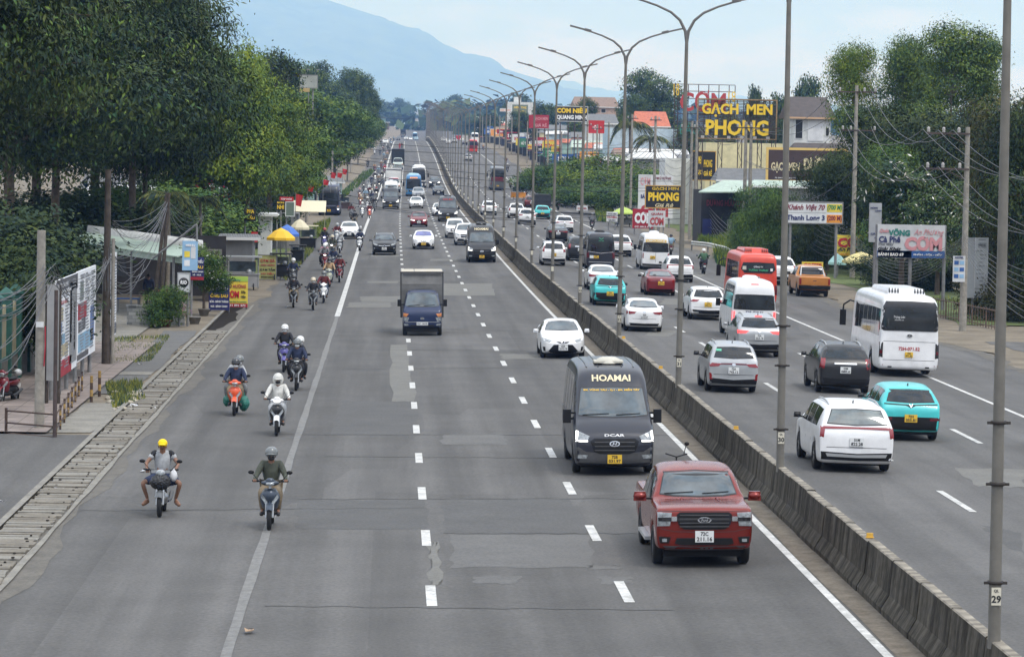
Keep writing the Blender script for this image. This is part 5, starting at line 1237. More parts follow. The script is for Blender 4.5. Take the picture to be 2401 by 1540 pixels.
def scooter(label='', col=P_BLACK, name='scooter', group=None, vlamp=True, lit=False, underbone=False):
 t = thing(name, label, 'scooter' if not underbone else 'motorbike', group=group)
 for k, (y, w) in enumerate(((-.63, .095), (.62, .12))):
  b = MB(); r = .275; b.lathe([(r*.72, -w/2), (r*.92, -w/2), (r, -w*.2), (r, w*.2), (r*.92, w/2), (r*.72, w/2)], n=24, axis='X'); w_ = b.build('tyre', RUB, t); w_.location = (0, y, r)
  q = MB(); q.lathe([(r*.74, -.02), (r*.70, .02)], n=20, axis='X'); q.lathe([(.001, -.04), (.05, -.04), (.05, .04), (.001, .04)], n=10, axis='X')
  for j in range(5): M = Matrix.Rotation(2*pi*j/5, 3, 'X'); q.box(M @ Vector((0, 0, r*.4)), (.025, .025, r*.7), M=M)
  q.build('rim', ALLOY, w_)
 b = MB()
 for s in (-1, 1): b.tube([(s*.07, -.63, .27), (s*.075, -.54, .62)], .024, 7)
 b.tube([(0, -.52, .6), (0, -.44, .98)], .03, 7); b.build('fork', SILVT, t)
 b = MB(); n = 7; vs = []
 for i in range(n):
  a = radians(35+i*100/(n-1)); y = -.63-.315*cos(a)*1; z = .275+.315*sin(a)
  for x, dz in ((-.075, -.03), (-.05, .0), (0, .012), (.05, 0), (.075, -.03)): vs.append((x, y, z+dz))
 b.add(vs, [(i*5+j, i*5+j+1, (i+1)*5+j+1, (i+1)*5+j) for i in range(n-1) for j in range(4)], 0, True); b.build('front_fender', col, t)
 if not underbone:
  rows = [(.36, .09, -.44), (.46, .165, -.48), (.58, .205, -.54), (.70, .215, -.575), (.80, .175, -.555), (.88, .11, -.50)]
  b = MB(); vs = []
  for z, w, y in rows:
   for k in range(7):
    x = (k-3)/3; vs.append((x*w, y+.13*x*x, z))
  for z, w, y in rows:
   for k in range(7):
    x = (k-3)/3; vs.append((x*w*.93, y+.13*x*x+.07, z))
  n7 = len(rows)*7; fs = [(i*7+j, i*7+j+1, (i+1)*7+j+1, (i+1)*7+j) for i in range(len(rows)-1) for j in range(6)]
  fs2 = [tuple(n7+q for q in reversed(f)) for f in fs]
  ed = [(i*7, (i+1)*7, n7+(i+1)*7, n7+i*7) for i in range(len(rows)-1)]+[(i*7+6, n7+i*7+6, n7+(i+1)*7+6, (i+1)*7+6) for i in range(len(rows)-1)]+[(j, n7+j, n7+j+1, j+1) for j in range(6)]+[((len(rows)-1)*7+j, (len(rows)-1)*7+j+1, n7+(len(rows)-1)*7+j+1, n7+(len(rows)-1)*7+j) for j in range(6)]
  b.add(vs, fs+fs2+ed, 0, True); b.build('apron', col, t)
  for s in (-1, 1):
   v = MB(); P = [(s*.03, -.585, .575), (s*.16, -.535, .76), (s*.195, -.515, .70), (s*.10, -.570, .56)]
   v.add([Vector(p)+Vector((0, -.012, 0)) for p in P]+[Vector(p)+Vector((0, .04, 0)) for p in P], [(0, 1, 2, 3), (0, 4, 5, 1), (1, 5, 6, 2), (2, 6, 7, 3), (3, 7, 4, 0)]); v.build('turn_signal', LENS, t)
  b = MB(); b.ball((0, -.50, 1.00), (.20, .10, .065), 0, 14, 8); b.ball((0, -.53, 1.045), (.10, .06, .07), 0, 10, 6); b.build('handlebar_cover', col, t)
  b = MB(); b.ball((0, -.575, .985), (.10, .045, .042), 0, 12, 7); b.build('headlight', DRL if lit else LENS, t)
  b = MB(); b.ball((0, -.15, .34), (.17, .36, .09), 0, 14, 7); b.ball((0, .30, .42), (.15, .42, .15), 0, 14, 7); b.build('underbody', DARKP, t)
  b = MB(); b.ball((0, .42, .66), (.15, .44, .13), 0, 16, 9); b.build('rear_cowl', col, t)
 else:
  b = MB(); b.ball((0, -.48, .96), (.11, .09, .085), 0, 12, 8); b.box((0, -.42, .99), (.42, .10, .06)); b.build('handlebar_cover', P_SILV, t)
  b = MB(); b.ball((0, -.56, .96), (.07, .04, .065), 0, 12, 7); b.build('headlight', LENS, t)
  b = MB(); b.ball((0, .0, .36), (.16, .26, .15), 0, 12, 7); b.tube([(0, -.45, .85), (0, -.2, .55), (0, .3, .55)], .05, 8); b.build('frame', ALLOY, t)
  b = MB(); b.ball((0, .42, .66), (.12, .42, .10), 0, 16, 9); b.build('rear_cowl', col, t)
 b = MB(); b.ball((0, .32, .775), (.13, .42, .055), 0, 14, 7); b.build('seat', DARKP, t)
 b = MB()
 for s in (-1, 1): b.tube([(0, -.42, 1.0), (s*.2, -.40, 1.02), (s*.30, -.37, 1.03)], .016, 7); b.tube([(s*.26, -.385, 1.025), (s*.385, -.345, 1.03)], .022, 8)
 b.build('handlebar', DARKP, t)
 for s in (-1, 1):
  b = MB(); b.tube([(s*.24, -.40, 1.03), (s*.38, -.43, 1.19)], .008, 5); b.ball((s*.41, -.43, 1.22), (.068, .02, .042), 0, 10, 7); b.build('mirror', DARKP, t)
 b = MB(); b.tube([(.13, .1, .28), (.16, .4, .30), (.17, .78, .42)], [.03, .045, .05], 8); b.build('exhaust', TRIMG, t)
 b = MB(); b.box((0, .84, .70), (.16, .05, .06)); b.build('taillight', TAILR, t)
 b = MB(); b.box((0, .88, .54), (.17, .015, .12), M=Matrix.Rotation(-.3, 3, 'X')); b.build('number_plate', PLATEW, t)
 return t
def place(t, px, py, rear=False, dy=.63, yaw=0, lean=0):
 P = gp(px, py); a = heading(P.y)+(pi if rear else 0)+yaw
 t.location = Vector((P.x, P.y+dy, 0)); t.location.z = gz(P.x, P.y+dy)+.005; t.rotation_euler = (0, lean, a); return t
# the nearest rider: yellow cap, knees out, on a worn underbone bike
YCAP = flat('cap_yellow', (.90, .62, .0), rough=.7); BAGW = mat('bag_white', (.65, .65, .66), rough=.4, var=.15, scale=12); BAGB = mat('bag_black', (.02, .02, .022), rough=.25, var=.5, scale=14, bump=.8, bscale=22); BAGG = mat('bag_green', (.02, .16, .12), rough=.35, var=.4, scale=10, bump=.8, bscale=20)
s_ = place(scooter('worn silver underbone motorbike with a black bag on its front basket', P_GREY, 'motorbike', underbone=True), 374, 1212)
p_ = place(person('man in yellow cap, grey polo shirt and dark shorts riding with knees out', C_LGREY, C_NAVY, cap=YCAP, pose='splay'), 374, 1212)
sl = [skin_obj('shoulder_panel', [[(s*.10, .17, 1.37, .085), (s*.19, .165, 1.335, .092), (s*.26, .11, 1.25, .080)]], C_BLACK, p_) for s in (-1, 1)]
def bagthing(label, px, py, P, rad, m, seed, name='bag', yaw=0):
 r = random.Random(seed); b = MB(); b.ball((0, 0, 0), rad, 0, 18, 12)
 b.v = [(x*(1+r.uniform(-.10, .10)), y*(1+r.uniform(-.10, .10)), z*(1+r.uniform(-.08, .08))) for x, y, z in b.v]
 b.tube([(0, 0, rad[2]*.8), (0, 0, rad[2]*1.35)], [.04, .015], 6)
 o = b.build(name, m); tagp(o, label, 'bag'); q = place(o, px, py); q.location = q.location + Vector(P); return o
bagthing('crumpled black bag tied below the handlebar of the underbone motorbike', 374, 1212, (0, -.50, .76), (.23, .15, .19), BAGB, 1)
bagthing('white plastic bag hanging from the handlebar beside the yellow capped man', 374, 1212, (.28, -.38, .90), (.085, .06, .13), BAGW, 2)
place(scooter('steel blue scooter ridden by the person in the olive shirt', B_['steel blue']), 631, 1243)
place(person('rider in olive shirt, khaki trousers and glossy grey helmet, nearest scooter to the lane line', C_OLIVE, C_KHAKI, 'grey', MASKD), 631, 1243)
s_ = place(scooter('black and white scooter carrying the hooded rider', P_WHITE, lit=True), 648, 1022); [c.data.materials.__setitem__(0, P_BLACK) for c in s_.children if c.name.startswith(('apron', 'rear_cowl'))]
place(person('rider in a white hooded jacket and pale trousers', C_WHITE, C_LGREY, 'white', MASKD, hood=True), 648, 1022)
place(scooter('bright orange scooter with two riders and green bags', B_['orange']), 549, 975)
place(person('rider in navy jacket, black helmet and white mask on the orange scooter', C_NAVY, C_KHAKI, 'black'), 549, 975)
place(person('passenger behind the navy jacket on the orange scooter', C_LGREY, C_GREY, 'grey', pose='pillion'), 549, 975)
bagthing('green plastic bag hanging on the right of the orange scooter in the photo', 549, 975, (.27, -.12, .36), (.17, .2, .24), BAGG, 3)
bagthing('small green plastic bag hanging on the left of the orange scooter in the photo', 549, 975, (-.25, -.12, .42), (.12, .16, .17), BAGG, 4)
place(scooter('black scooter with pale turn signals carrying two people', P_BLACK), 694, 916)
place(person('rider in dark navy jacket and grey helmet on the black scooter', C_NAVY, C_BLACK, 'grey'), 694, 916)
place(person('passenger in a white helmet on the black scooter', C_BLACK, C_BLACK, 'white', pose='pillion'), 694, 916)
place(scooter('violet scooter just behind the black scooter with two people', B_['violet']), 665, 873)
place(person('rider in black jacket and white helmet on the violet scooter', C_BLACK, C_BLACK, 'white'), 665, 873)
proto_s = scooter('', P_BLACK); proto_p = person('', C_BLACK, C_BLACK, 'white'); proto_l = person('', C_BLACK, C_BLACK, 'white', pose='pillion')
JK = {'black': C_BLACK, 'navy': C_NAVY, 'grey': C_GREY, 'light grey': C_LGREY, 'maroon': C_MAROON, 'beige': C_BEIGE, 'pale blue': C_BLUE, 'red': C_RED, 'white': C_WHITE, 'olive': C_OLIVE, 'pink': C_PINK, 'green': C_GREEN}
RIDERS = [  # column, row, scooter, jacket, helmet, pillion jacket or None, rear view, where
 (687, 722, 'black', 'black', 'black', None, 0, 'leftmost, abreast of the small truck'),
 (686, 673, 'grey', 'navy', 'white', None, 0, 'right behind the leftmost black scooter'),
 (733, 728, 'black', 'black', 'cream', None, 0, 'between the leftmost and the white scooter'),
 (758, 711, 'white', 'maroon', 'grey', None, 0, 'closest to the white line, abreast of the small truck'),
 (771, 674, 'cream', 'beige', 'black', None, 0, 'behind the white scooter by the line'),
 (795, 663, 'red', 'maroon', 'black', None, 0, 'touching the white line'),
 (760, 634, 'red', 'grey', 'white', 'pink', 0, 'pair riding at the left of the red scooter'),
 (780, 640, 'grey', 'navy', 'black', None, 0, 'just behind the scooter touching the line'),
 (778, 607, 'grey', 'olive', 'cream', None, 0, 'in olive among greys, left part of the pack'),
 (796, 595, 'silver', 'light grey', 'silver', None, 0, 'below the white hatchback'),
 (760, 587, 'violet', 'black', 'red', None, 0, 'left of the white hatchback'),
 (790, 571, 'white', 'maroon', 'silver', None, 0, 'at the left wing of the white hatchback'),
 (843, 589, 'white', 'navy', 'black', None, 0, 'at the right front of the white hatchback'),
 (831, 532, 'black', 'black', 'black', None, 0, 'just behind the white hatchback'),
 (823, 515, 'grey', 'maroon', 'black', None, 0, 'second behind the white hatchback'),
 (849, 511, 'white', 'light grey', 'white', None, 0, 'front left of the dense pack'),
 (866, 513, 'orange', 'maroon', 'black', None, 0, 'front right of the dense pack'),
 (878, 495, 'grey', 'black', 'grey', None, 0, 'beside the dark grey van'),
 (861, 495, 'white', 'grey', 'white', None, 0, 'second row of the pack, middle'),
 (845, 487, 'red', 'beige', 'cream', None, 0, 'second row of the pack, left'),
 (857, 472, 'grey', 'pale blue', 'white', None, 0, 'third row of the pack, middle left'),
 (843, 469, 'red', 'grey', 'pink', None, 0, 'third row of the pack, far left'),
 (871, 478, 'black', 'navy', 'black', None, 0, 'third row of the pack, middle right'),
 (882, 468, 'grey', 'black', 'red', None, 0, 'third row of the pack, right edge'),
 (852, 449, 'black', 'grey', 'black', None, 0, 'fourth row of the pack, left'),
 (864, 448, 'white', 'light grey', 'grey', None, 0, 'fourth row of the pack, centre'),
 (879, 450, 'silver', 'grey', 'silver', None, 0, 'fourth row of the pack, beside the white truck'),
 (889, 446, 'grey', 'black', 'grey', None, 0, 'fourth row, squeezed against the white truck'),
 (871, 436, 'black', 'navy', 'white', None, 0, 'between fourth and fifth rows of the pack'),
 (879, 426, 'white', 'black', 'white', None, 0, 'fifth row of the pack, left'),
 (897, 437, 'black', 'grey', 'black', None, 0, 'left flank of the white truck'),
 (895, 423, 'silver', 'black', 'silver', None, 0, 'ahead of the white truck cab, by the line'),
 (888, 411, 'grey', 'pale blue', 'white', None, 0, 'sixth row of the pack'),
 (902, 406, 'red', 'red', 'red', None, 0, 'in red before the canopy truck'),
 (918, 405, 'white', 'white', 'white', None, 0, 'all in white between the two trucks'),
 (862, 393, 'black', 'black', 'black', None, 0, 'alone at the edge of the left trees'),
 (900, 374, 'grey', 'pale blue', 'white', None, 0, 'left of the canopy truck'),
 (891, 365, 'black', 'olive', 'black', None, 0, 'against the trees beyond the canopy truck, lower'),
 (900, 361, 'grey', 'grey', 'grey', None, 0, 'two places beyond the canopy truck'),
 (878, 363, 'white', 'light grey', 'white', None, 0, 'nearly under the left trees'),
 (910, 353, 'black', 'grey', 'white', None, 0, 'far group, right member'),
 (898, 352, 'red', 'navy', 'silver', None, 0, 'far group, left member'),
 (906, 345, 'white', 'light grey', 'white', None, 0, 'behind the far group'),
 (894, 342, 'grey', 'black', 'black', None, 0, 'left of the white car near the crest'),
 (942, 350, 'black', 'maroon', 'black', None, 0, 'alone on the dashed line below the crest'),
 (916, 335, 'grey', 'grey', 'white', None, 0, 'on the crest right of the white car'),
 (923, 331, 'black', 'pale blue', 'black', None, 0, 'on the crest left of the dark SUV'),
 (912, 330, 'white', 'black', 'grey', None, 0, 'beyond the white car on the crest'),
 (1309, 493, 'black', 'white', 'white', None, 1, 'behind the turquoise crossover, far side'),
 (1389, 539, 'grey', 'grey', 'grey', None, 1, 'near the parked red minibus'),
 (1574, 598, 'maroon', 'pale blue', 'black', None, 1, 'right of the van with the yellow banner'),
 (1651, 643, 'black', 'green', 'white', None, 1, 'beside the guardrail, left of the orange minibus'),
 (1215, 446, 'red', 'maroon', 'white', None, 1, 'left of three together right of the dark coach'),
 (1224, 452, 'red', 'light grey', 'white', 'white', 1, 'middle of three together right of the dark coach'),
 (1235, 457, 'black', 'grey', 'grey', None, 1, 'right of three together right of the dark coach'),
 (1197, 441, 'black', 'black', 'black', None, 1, 'just right of the dark coach'),
 (1190, 404, 'grey', 'grey', 'white', None, 1, 'coming up the right edge, middle'),
 (1186, 386, 'red', 'maroon', 'black', None, 1, 'coming up the right edge, upper'),
 (1133, 353, 'black', 'beige', 'cream', None, 1, 'right of the red coach near the crest'),
 (1261, 462, 'red', 'light grey', 'silver', None, 1, 'beside the grey box truck at the kerb'),
]
B_['maroon'] = P_MAROON
for _k in range(34):           # the stream thickens with distance
 _y = rnd.uniform(338, 476); _c = 931-(_y-330)*.31; _x = rnd.uniform(_c-(6+(_y-330)*.36), _c-3); _y0 = _y
 if any(abs(_x-q[0]) < 7 and abs(_y-q[1]) < 7 for q in RIDERS): continue
 _w = ('near the white line' if _x > _c-9 else 'toward the kerb')+', '+('deep in the dense pack' if _y > 440 else 'level with the white truck' if _y > 410 else 'level with the canopy truck' if _y > 375 else 'in the far stream')
 RIDERS.append((_x, _y, rnd.choice(['black', 'grey', 'red', 'black', 'silver', 'blue']), rnd.choice(list(JK)[:8]), rnd.choice(list(H_)), None, 0, _w))
for i, (px, py, bc, jk, hm, pl, rr, where) in enumerate(RIDERS):
 sk = rnd.uniform(.94, 1.03); yw = rnd.uniform(-.06, .06)
 trs = rnd.choice([C_BLACK, C_BLACK, C_JEAN, C_GREY, C_KHAKI]); mk = rnd.choice([MASKW, MASKW, MASKD, C_BLUE])
 bm = {k: B_[bc] for k in ('front_fender', 'apron', 'handlebar_cover', 'rear_cowl')}
 if rnd.random() < .3: bm['headlight'] = DRL
 a = dup(proto_s, (0, 0, 0), 0, f'{bc} scooter {where}', 'scooters in the traffic', bm, sk)
 b = dup(proto_p, (0, 0, 0), 0, f'rider in {jk} jacket, {hm} helmet, {where}', 'people riding scooters', {'jacket': JK[jk], 'trousers': trs, 'helmet': H_[hm], 'mask': mk}, sk)
 place(a, px, py, rear=rr, yaw=yw); place(b, px, py, rear=rr, yaw=yw)
 for q in (a, b): q.location.y += (.0)
 if pl:
  c = dup(proto_l, (0, 0, 0), 0, f'passenger in {pl}, {where}', 'people riding scooters', {'jacket': JK[pl], 'trousers': C_BLACK, 'helmet': H_['white'], 'mask': MASKD}, sk); place(c, px, py, rear=rr, yaw=yw)
def purge(r):
 for c in list(r.children_recursive)+[r]: bpy.data.objects.remove(c)
for r in (proto_s, proto_p, proto_l): purge(r)
place(person('person in red walking on the road below the crest', C_RED, C_RED, cap=C_RED, pose='stand'), 937, 351, dy=0)
place(scooter('red scooter parked on the pink paving by the green fence', P_WINE), 13, 950, yaw=-.25)
g_ = MB(); g_.ball((0, 0, 0), (.13, .14, .11)); o = g_.build('helmet', H_['silver']); tagp(o, 'silver helmet hung on the parked red scooter mirror', 'helmet'); place(o, 13, 950); o.location += Vector((.33, -.2, 1.02))
# ------------------------------------------------------------ trees, plants, hills
LEAF = {}
def leafm(name, c, var=.72):
 m = bpy.data.materials.new('leaf_'+name); m.use_nodes = True; nt = m.node_tree; p = nt.nodes['Principled BSDF']; LEAF[name] = m
 p.inputs['Roughness'].default_value = .6; p.inputs['Specular IOR Level'].default_value = .12
 at_ = N(nt, 'ShaderNodeAttribute', attribute_name='tint'); hs = N(nt, 'ShaderNodeMapRange', ins={1: 0, 2: 1, 3: 1-var, 4: 1+var}); nt.links.new(at_.outputs['Fac'], hs.inputs[0])
 mx = N(nt, 'ShaderNodeMixRGB', blend_type='MULTIPLY'); mx.inputs[0].default_value = 1; mx.inputs[1].default_value = (*c, 1)
 cm = N(nt, 'ShaderNodeCombineColor'); yl = N(nt, 'ShaderNodeMath', operation='POWER'); yl.inputs[1].default_value = 1.5
 nt.links.new(hs.outputs[0], yl.inputs[0]); nt.links.new(yl.outputs[0], cm.inputs[0]); nt.links.new(hs.outputs[0], cm.inputs[1]); cm.inputs[2].default_value = 1.0
 nt.links.new(cm.outputs[0], mx.inputs[2]); nt.links.new(mx.outputs[0], p.inputs['Base Color'])
 return m
leafm('dark', (.040, .060, .022)); leafm('deep', (.034, .056, .022)); leafm('fresh', (.115, .175, .032)); leafm('mid', (.072, .13, .032)); leafm('blue', (.06, .10, .04)); leafm('brown', (.065, .07, .032), .6)
leafm('far', (.055, .09, .04)); leafm('lime', (.13, .18, .035)); leafm('palm', (.07, .09, .035)); leafm('feather', (.08, .13, .038)); leafm('grass', (.13, .16, .05)); leafm('flower', (.7, .68, .62), .1); leafm('pink', (.5, .12, .25), .2)
BARK = mat('bark', (.11, .085, .065), rough=.95, var=.35, scale=4, bump=.6); BARKP = mat('bark_pale', (.20, .175, .14), rough=.95, var=.3, scale=5)
def leaf_mesh(name, blobs, n, size, m, seed=1, droop=.3, clump=.8, asp=.42, shell=(.55, 1.05), per=60, m2=None, frac2=0.0):
 """blobs: (x,y,z,rx,ry,rz). Leaf-sized diamonds gathered in clumps through the outer volume of each blob."""
 r = np.random.RandomState(seed); B = np.array(blobs, float); area = (B[:, 3]*B[:, 4]+B[:, 3]*B[:, 5]+B[:, 4]*B[:, 5]); pb = area/area.sum()
 nc = max(4, n//per); bi = r.choice(len(B), nc, p=pb); d = r.normal(size=(nc, 3)); d /= np.linalg.norm(d, axis=1)[:, None]
 rad = r.uniform(shell[0], shell[1], nc)**.7; C = B[bi, :3] + d*B[bi, 3:6]*rad[:, None]; ct = r.uniform(0, 1, nc)
 ci = r.randint(0, nc, n); off = r.normal(size=(n, 3))*clump*.5*np.array([1, 1, .62]); P = C[ci]+off
 dd = d[ci]+r.normal(size=(n, 3))*.55; nrm = dd; nrm[:, 2] += .5; nrm /= np.linalg.norm(nrm, axis=1)[:, None]
 t = r.normal(size=(n, 3)); t[:, 2] -= droop*3; t -= (t*nrm).sum(1)[:, None]*nrm; t /= np.linalg.norm(t, axis=1)[:, None]+1e-9
 s = np.cross(nrm, t); L_ = size*r.uniform(.65, 1.3, n)[:, None]; w = L_*asp
 V = np.empty((n, 4, 3)); V[:, 0] = P-t*L_*.5; V[:, 1] = P+s*w*.5+nrm*w*.12; V[:, 2] = P+t*L_*.5; V[:, 3] = P-s*w*.5+nrm*w*.12
 me = bpy.data.meshes.new(name); me.vertices.add(n*4); me.vertices.foreach_set('co', V.reshape(-1)); me.loops.add(n*4); me.loops.foreach_set('vertex_index', np.arange(n*4, dtype=np.int32))
 me.polygons.add(n); me.polygons.foreach_set('loop_start', np.arange(0, n*4, 4, dtype=np.int32)); me.polygons.foreach_set('loop_total', np.full(n, 4, dtype=np.int32))
 me.update(calc_edges=True)
 a = me.attributes.new('tint', 'FLOAT', 'FACE'); a.data.foreach_set('value', np.clip(.6*ct[ci]+.4*r.uniform(0, 1, n), 0, 1).astype(np.float32))
 me.materials.append(m)
 if m2 is not None:
  me.materials.append(m2); mi = (r.uniform(0, 1, n) < frac2).astype(np.int32); me.polygons.foreach_set('material_index', mi)
 return me
def tree_proto(name, blobs, n, size, m, trunk_h, tr=.22, seed=1, bark=None, lean=(0, 0), limbs=True, **k):
 me = leaf_mesh('crown', blobs, n, size, m, seed, **k); b = MB(); r = random.Random(seed)
 top = max(q[2] for q in blobs); pts = [(lean[0]*f+r.uniform(-.12, .12)*(f > 0), lean[1]*f, top*f) for f in (0, .2, .4, .6, .8, .95)]
 b.tube(pts, [tr*1.25, tr, tr*.85, tr*.65, tr*.4, tr*.2], 9)
 if limbs:
  for q in blobs:
   f = min(.75, max(.2, (q[2]-q[5]*.8)/top)); s = Vector((lean[0]*f, lean[1]*f, top*f)); e = Vector(q[:3]); m_ = s.lerp(e, .5)+Vector((0, 0, .3*(e-s).length*.4))
   b.tube([s, m_, e], [tr*.45, tr*.3, tr*.12], 6)
   for kx in range(3):
    o = e+Vector((r.uniform(-1, 1)*q[3]*.8, r.uniform(-1, 1)*q[4]*.8, r.uniform(-.3, .9)*q[5]*.8)); b.tube([m_, o], [tr*.2, tr*.06], 5)
 return (name, me, b.mesh('trunk', bark or BARK))
def tree(pr, loc, label, group=None, s=1.0, rz=None, leaf=None, cat='tree'):
 t = thing(pr[0], label, cat, loc, rnd.uniform(0, 6.28) if rz is None else rz, group); t.scale = s if hasattr(s, '__len__') else (s, s, s)
 link_mesh('trunk', pr[2], t); c = link_mesh('crown', pr[1], t)
 if leaf: c.material_slots[0].link = 'OBJECT'; c.material_slots[0].material = leaf
 return t
def rb(n, cx, cz, R, H, seed, rr=(.25, .42)):
 """a crown as n overlapping lobes in a radius R and from cz-H/2 to cz+H/2"""
 r = random.Random(seed); out = []
 for i in range(n):
  a = 2*pi*i/n*2.4+r.uniform(-.3, .3); f = r.uniform(.15, .72); z = cz+r.uniform(-.5, .5)*H*.8
  k = sqrt(max(.1, 1-((z-cz)/(H*.58))**2)); q = R*r.uniform(*rr)
  out.append((cx+cos(a)*R*f*k, sin(a)*R*f*k, z, q*1.15, q*1.15, q*.85))
 return out
T_DARK = tree_proto('broadleaf_tree', rb(26, 0, 13.5, 7.5, 12, 3), 62000, .30, LEAF['dark'], 18, .22, 3, droop=.8, clump=1.15, per=42, asp=.36, m2=LEAF['mid'], frac2=.16)  # second leaf colour: lighter leaves scattered through the crown as painted highlights
T_DARK2 = tree_proto('broadleaf_tree', rb(24, 0, 13.0, 7.0, 12, 9), 58000, .30, LEAF['deep'], 17, .22, 9, droop=.9, clump=1.1, per=42, asp=.36, m2=LEAF['mid'], frac2=.12)  # again a share of paler leaves, highlights put into the leaf colour
T_FRESH = tree_proto('roadside_tree', rb(22, 0, 10.5, 6.0, 9.5, 5), 46000, .27, LEAF['fresh'], 14, .30, 5, droop=.15, clump=.9, per=36, asp=.55, m2=LEAF['lime'], frac2=.10)
T_MID = tree_proto('roadside_tree', rb(20, 0, 9.5, 6.0, 10.5, 8), 30000, .36, LEAF['mid'], 14, .32, 8, droop=.2, clump=1.0, per=30, asp=.55, m2=LEAF['fresh'], frac2=.2)
T_FAR = tree_proto('distant_tree', rb(14, 0, 8, 5.5, 9, 14), 9000, .62, LEAF['far'], 12, .3, 14, droop=.1, clump=1.4, per=25, asp=.6)
T_TALL = tree_proto('tall_tree', rb(26, 0, 10.5, 3.8, 17, 21, (.28, .46)), 30000, .26, LEAF['feather'], 17, .16, 21, bark=BARKP, droop=.3, clump=.85, per=30, asp=.35, m2=LEAF['fresh'], frac2=.2)
T_LOW = tree_proto('spreading_tree', rb(16, 0, 4.8, 5.2, 4.2, 31, (.28, .4)), 24000, .30, LEAF['fresh'], 6, .18, 31, droop=.1, clump=1.0, per=40, asp=.5)
T_BUSH = tree_proto('bush', rb(9, 0, 1.5, 1.7, 2.4, 41, (.4, .6)), 9000, .17, LEAF['mid'], 2, .05, 41, droop=.2, clump=.5, per=30, asp=.4)
T_BAM = tree_proto('bamboo_clump', rb(12, 0, 3.2, 2.2, 5.0, 43, (.35, .5)), 22000, .24, LEAF['mid'], 5, .06, 43, droop=.9, clump=.7, per=35, asp=.2)
T_PLUM = tree_proto('flowering_tree', rb(15, 0, 4.0, 2.7, 4.4, 47, (.26, .4)), 15000, .26, LEAF['blue'], 4.5, .13, 47, droop=.0, clump=.55, per=26, asp=.3, m2=LEAF['flower'], frac2=.03, bark=BARK)
T_DENSE = tree_proto('evergreen_tree', rb(15, 0, 5, 3.2, 8, 51, (.35, .5)), 26000, .22, LEAF['deep'], 8, .16, 51, droop=.4, clump=.8, per=40, asp=.35)
def tpl(pr, px, Y, top, label, group=None, leaf=None, hnom=None, wr=None, cat='tree', rz=None):
 """stand a tree at depth Y in picture column px, its crown top on row top; wr = crown half width in m"""
 P = at(px, 0, Y); x = P.x; g = gz(x, Y); zt = at(px, top, Y).z; V = np.array([v.co for v in pr[1].vertices[::37]]) if False else None
 if pr[0]+str(id(pr)) not in _th:
  a = np.empty(len(pr[1].vertices)*3); pr[1].vertices.foreach_get('co', a); a = a.reshape(-1, 3); _th[pr[0]+str(id(pr))] = (np.percentile(a[:, 2], 99.6), np.percentile(np.abs(a[:, 0]), 98))
 h0, w0 = _th[pr[0]+str(id(pr))]; s = (zt-g)/h0; sw = (wr/w0) if wr else s
 return tree(pr, (x, Y, g-.05), label, group, (sw, sw, s), rz, leaf, cat)
_th = {}
LT = 'large dark trees along the left side'
for px, Y, top, wr, pr, lab in [
 (-110, 122, -230, 5.6, T_DARK, 'big dark tree at the left edge, its foliage hanging over the green fence'),
 (30, 165, -150, 7.0, T_DARK2, 'big dark tree behind the roadside poster boards'),
 (135, 184, -120, 7.2, T_DARK, 'towering dark tree behind the first leaning pole'),
 (318, 190, -90, 5.2, T_DARK2, 'towering dark tree above the eating house with the pale green roof'),
 (90, 200, -120, 9.0, T_DARK, 'dark tree in the second row, behind the poster boards'),
 (345, 192, -60, 4.6, T_DARK, 'dark tree whose crown edge meets the mountain at the top'),
 (230, 205, -40, 7.5, T_DARK2, 'dark tree far back over the brown shed roof')]:
 tpl(pr, px, Y, top, lab, LT, wr=wr)
# hanging limb close to the camera's left
RT = 'roadside trees on the left side'
for px, Y, top, wr, pr, lf, lab in [
 (480, 228, 82, 5.0, T_FRESH, None, 'fresh green tree next beyond the dark ones, tallest of the light ones'),
 (590, 236, 118, 3.0, T_FRESH, None, 'slim fresh green tree standing out toward the sky'),
 (560, 262, 168, 5.0, T_FRESH, None, 'fresh green tree over the blue and navy menu signs'),
 (640, 285, 208, 4.3, T_FRESH, None, 'yellow green tree right above the yellow stall parasol'),
 (672, 312, 262, 4.3, T_MID, None, 'green tree whose branches reach out over the dark blue coach'),
 (610, 330, 190, 5.5, T_MID, LEAF['dark'], 'dark green tree behind the yellow green roadside trees'),
 (742, 470, 205, 6.0, T_MID, None, 'first tree of the farther row, crown below the grey billboard'),
 (790, 580, 232, 6.2, T_MID, None, 'tree in the farther row above the red flags'),
 (824, 700, 240, 6.2, T_MID, None, 'spreading tree overhanging the scooter lane, middle of the farther row'),
 (850, 850, 252, 5.8, T_MID, None, 'tree near the end of the farther row on the left'),
 (873, 1000, 268, 4.6, T_MID, None, 'last tree of the left row, beside the crest'),
 (630, 410, 125, 4.5, T_MID, LEAF['dark'], 'dark tree left of the grey billboard'),
 (655, 430, 145, 3.5, T_MID, LEAF['dark'], 'small dark tree just left of the grey billboard'),
 (700, 640, 150, 5.0, T_MID, LEAF['far'], 'tree top above the grey billboard'),
 (770, 820, 150, 6.5, T_MID, LEAF['far'], 'tall rounded tree behind the farther row, left one'),
 (838, 850, 168, 4.6, T_MID, LEAF['far'], 'tall rounded tree behind the farther row, right one'),
 (805, 860, 165, 5.6, T_MID, LEAF['far'], 'tall rounded tree behind the farther row, between two others'),
 (868, 900, 205, 3.0, T_MID, LEAF['far'], 'lower round tree at the right end, against the mountain')]:
 tpl(pr, px, Y, top, lab, RT, leaf=lf, wr=wr)
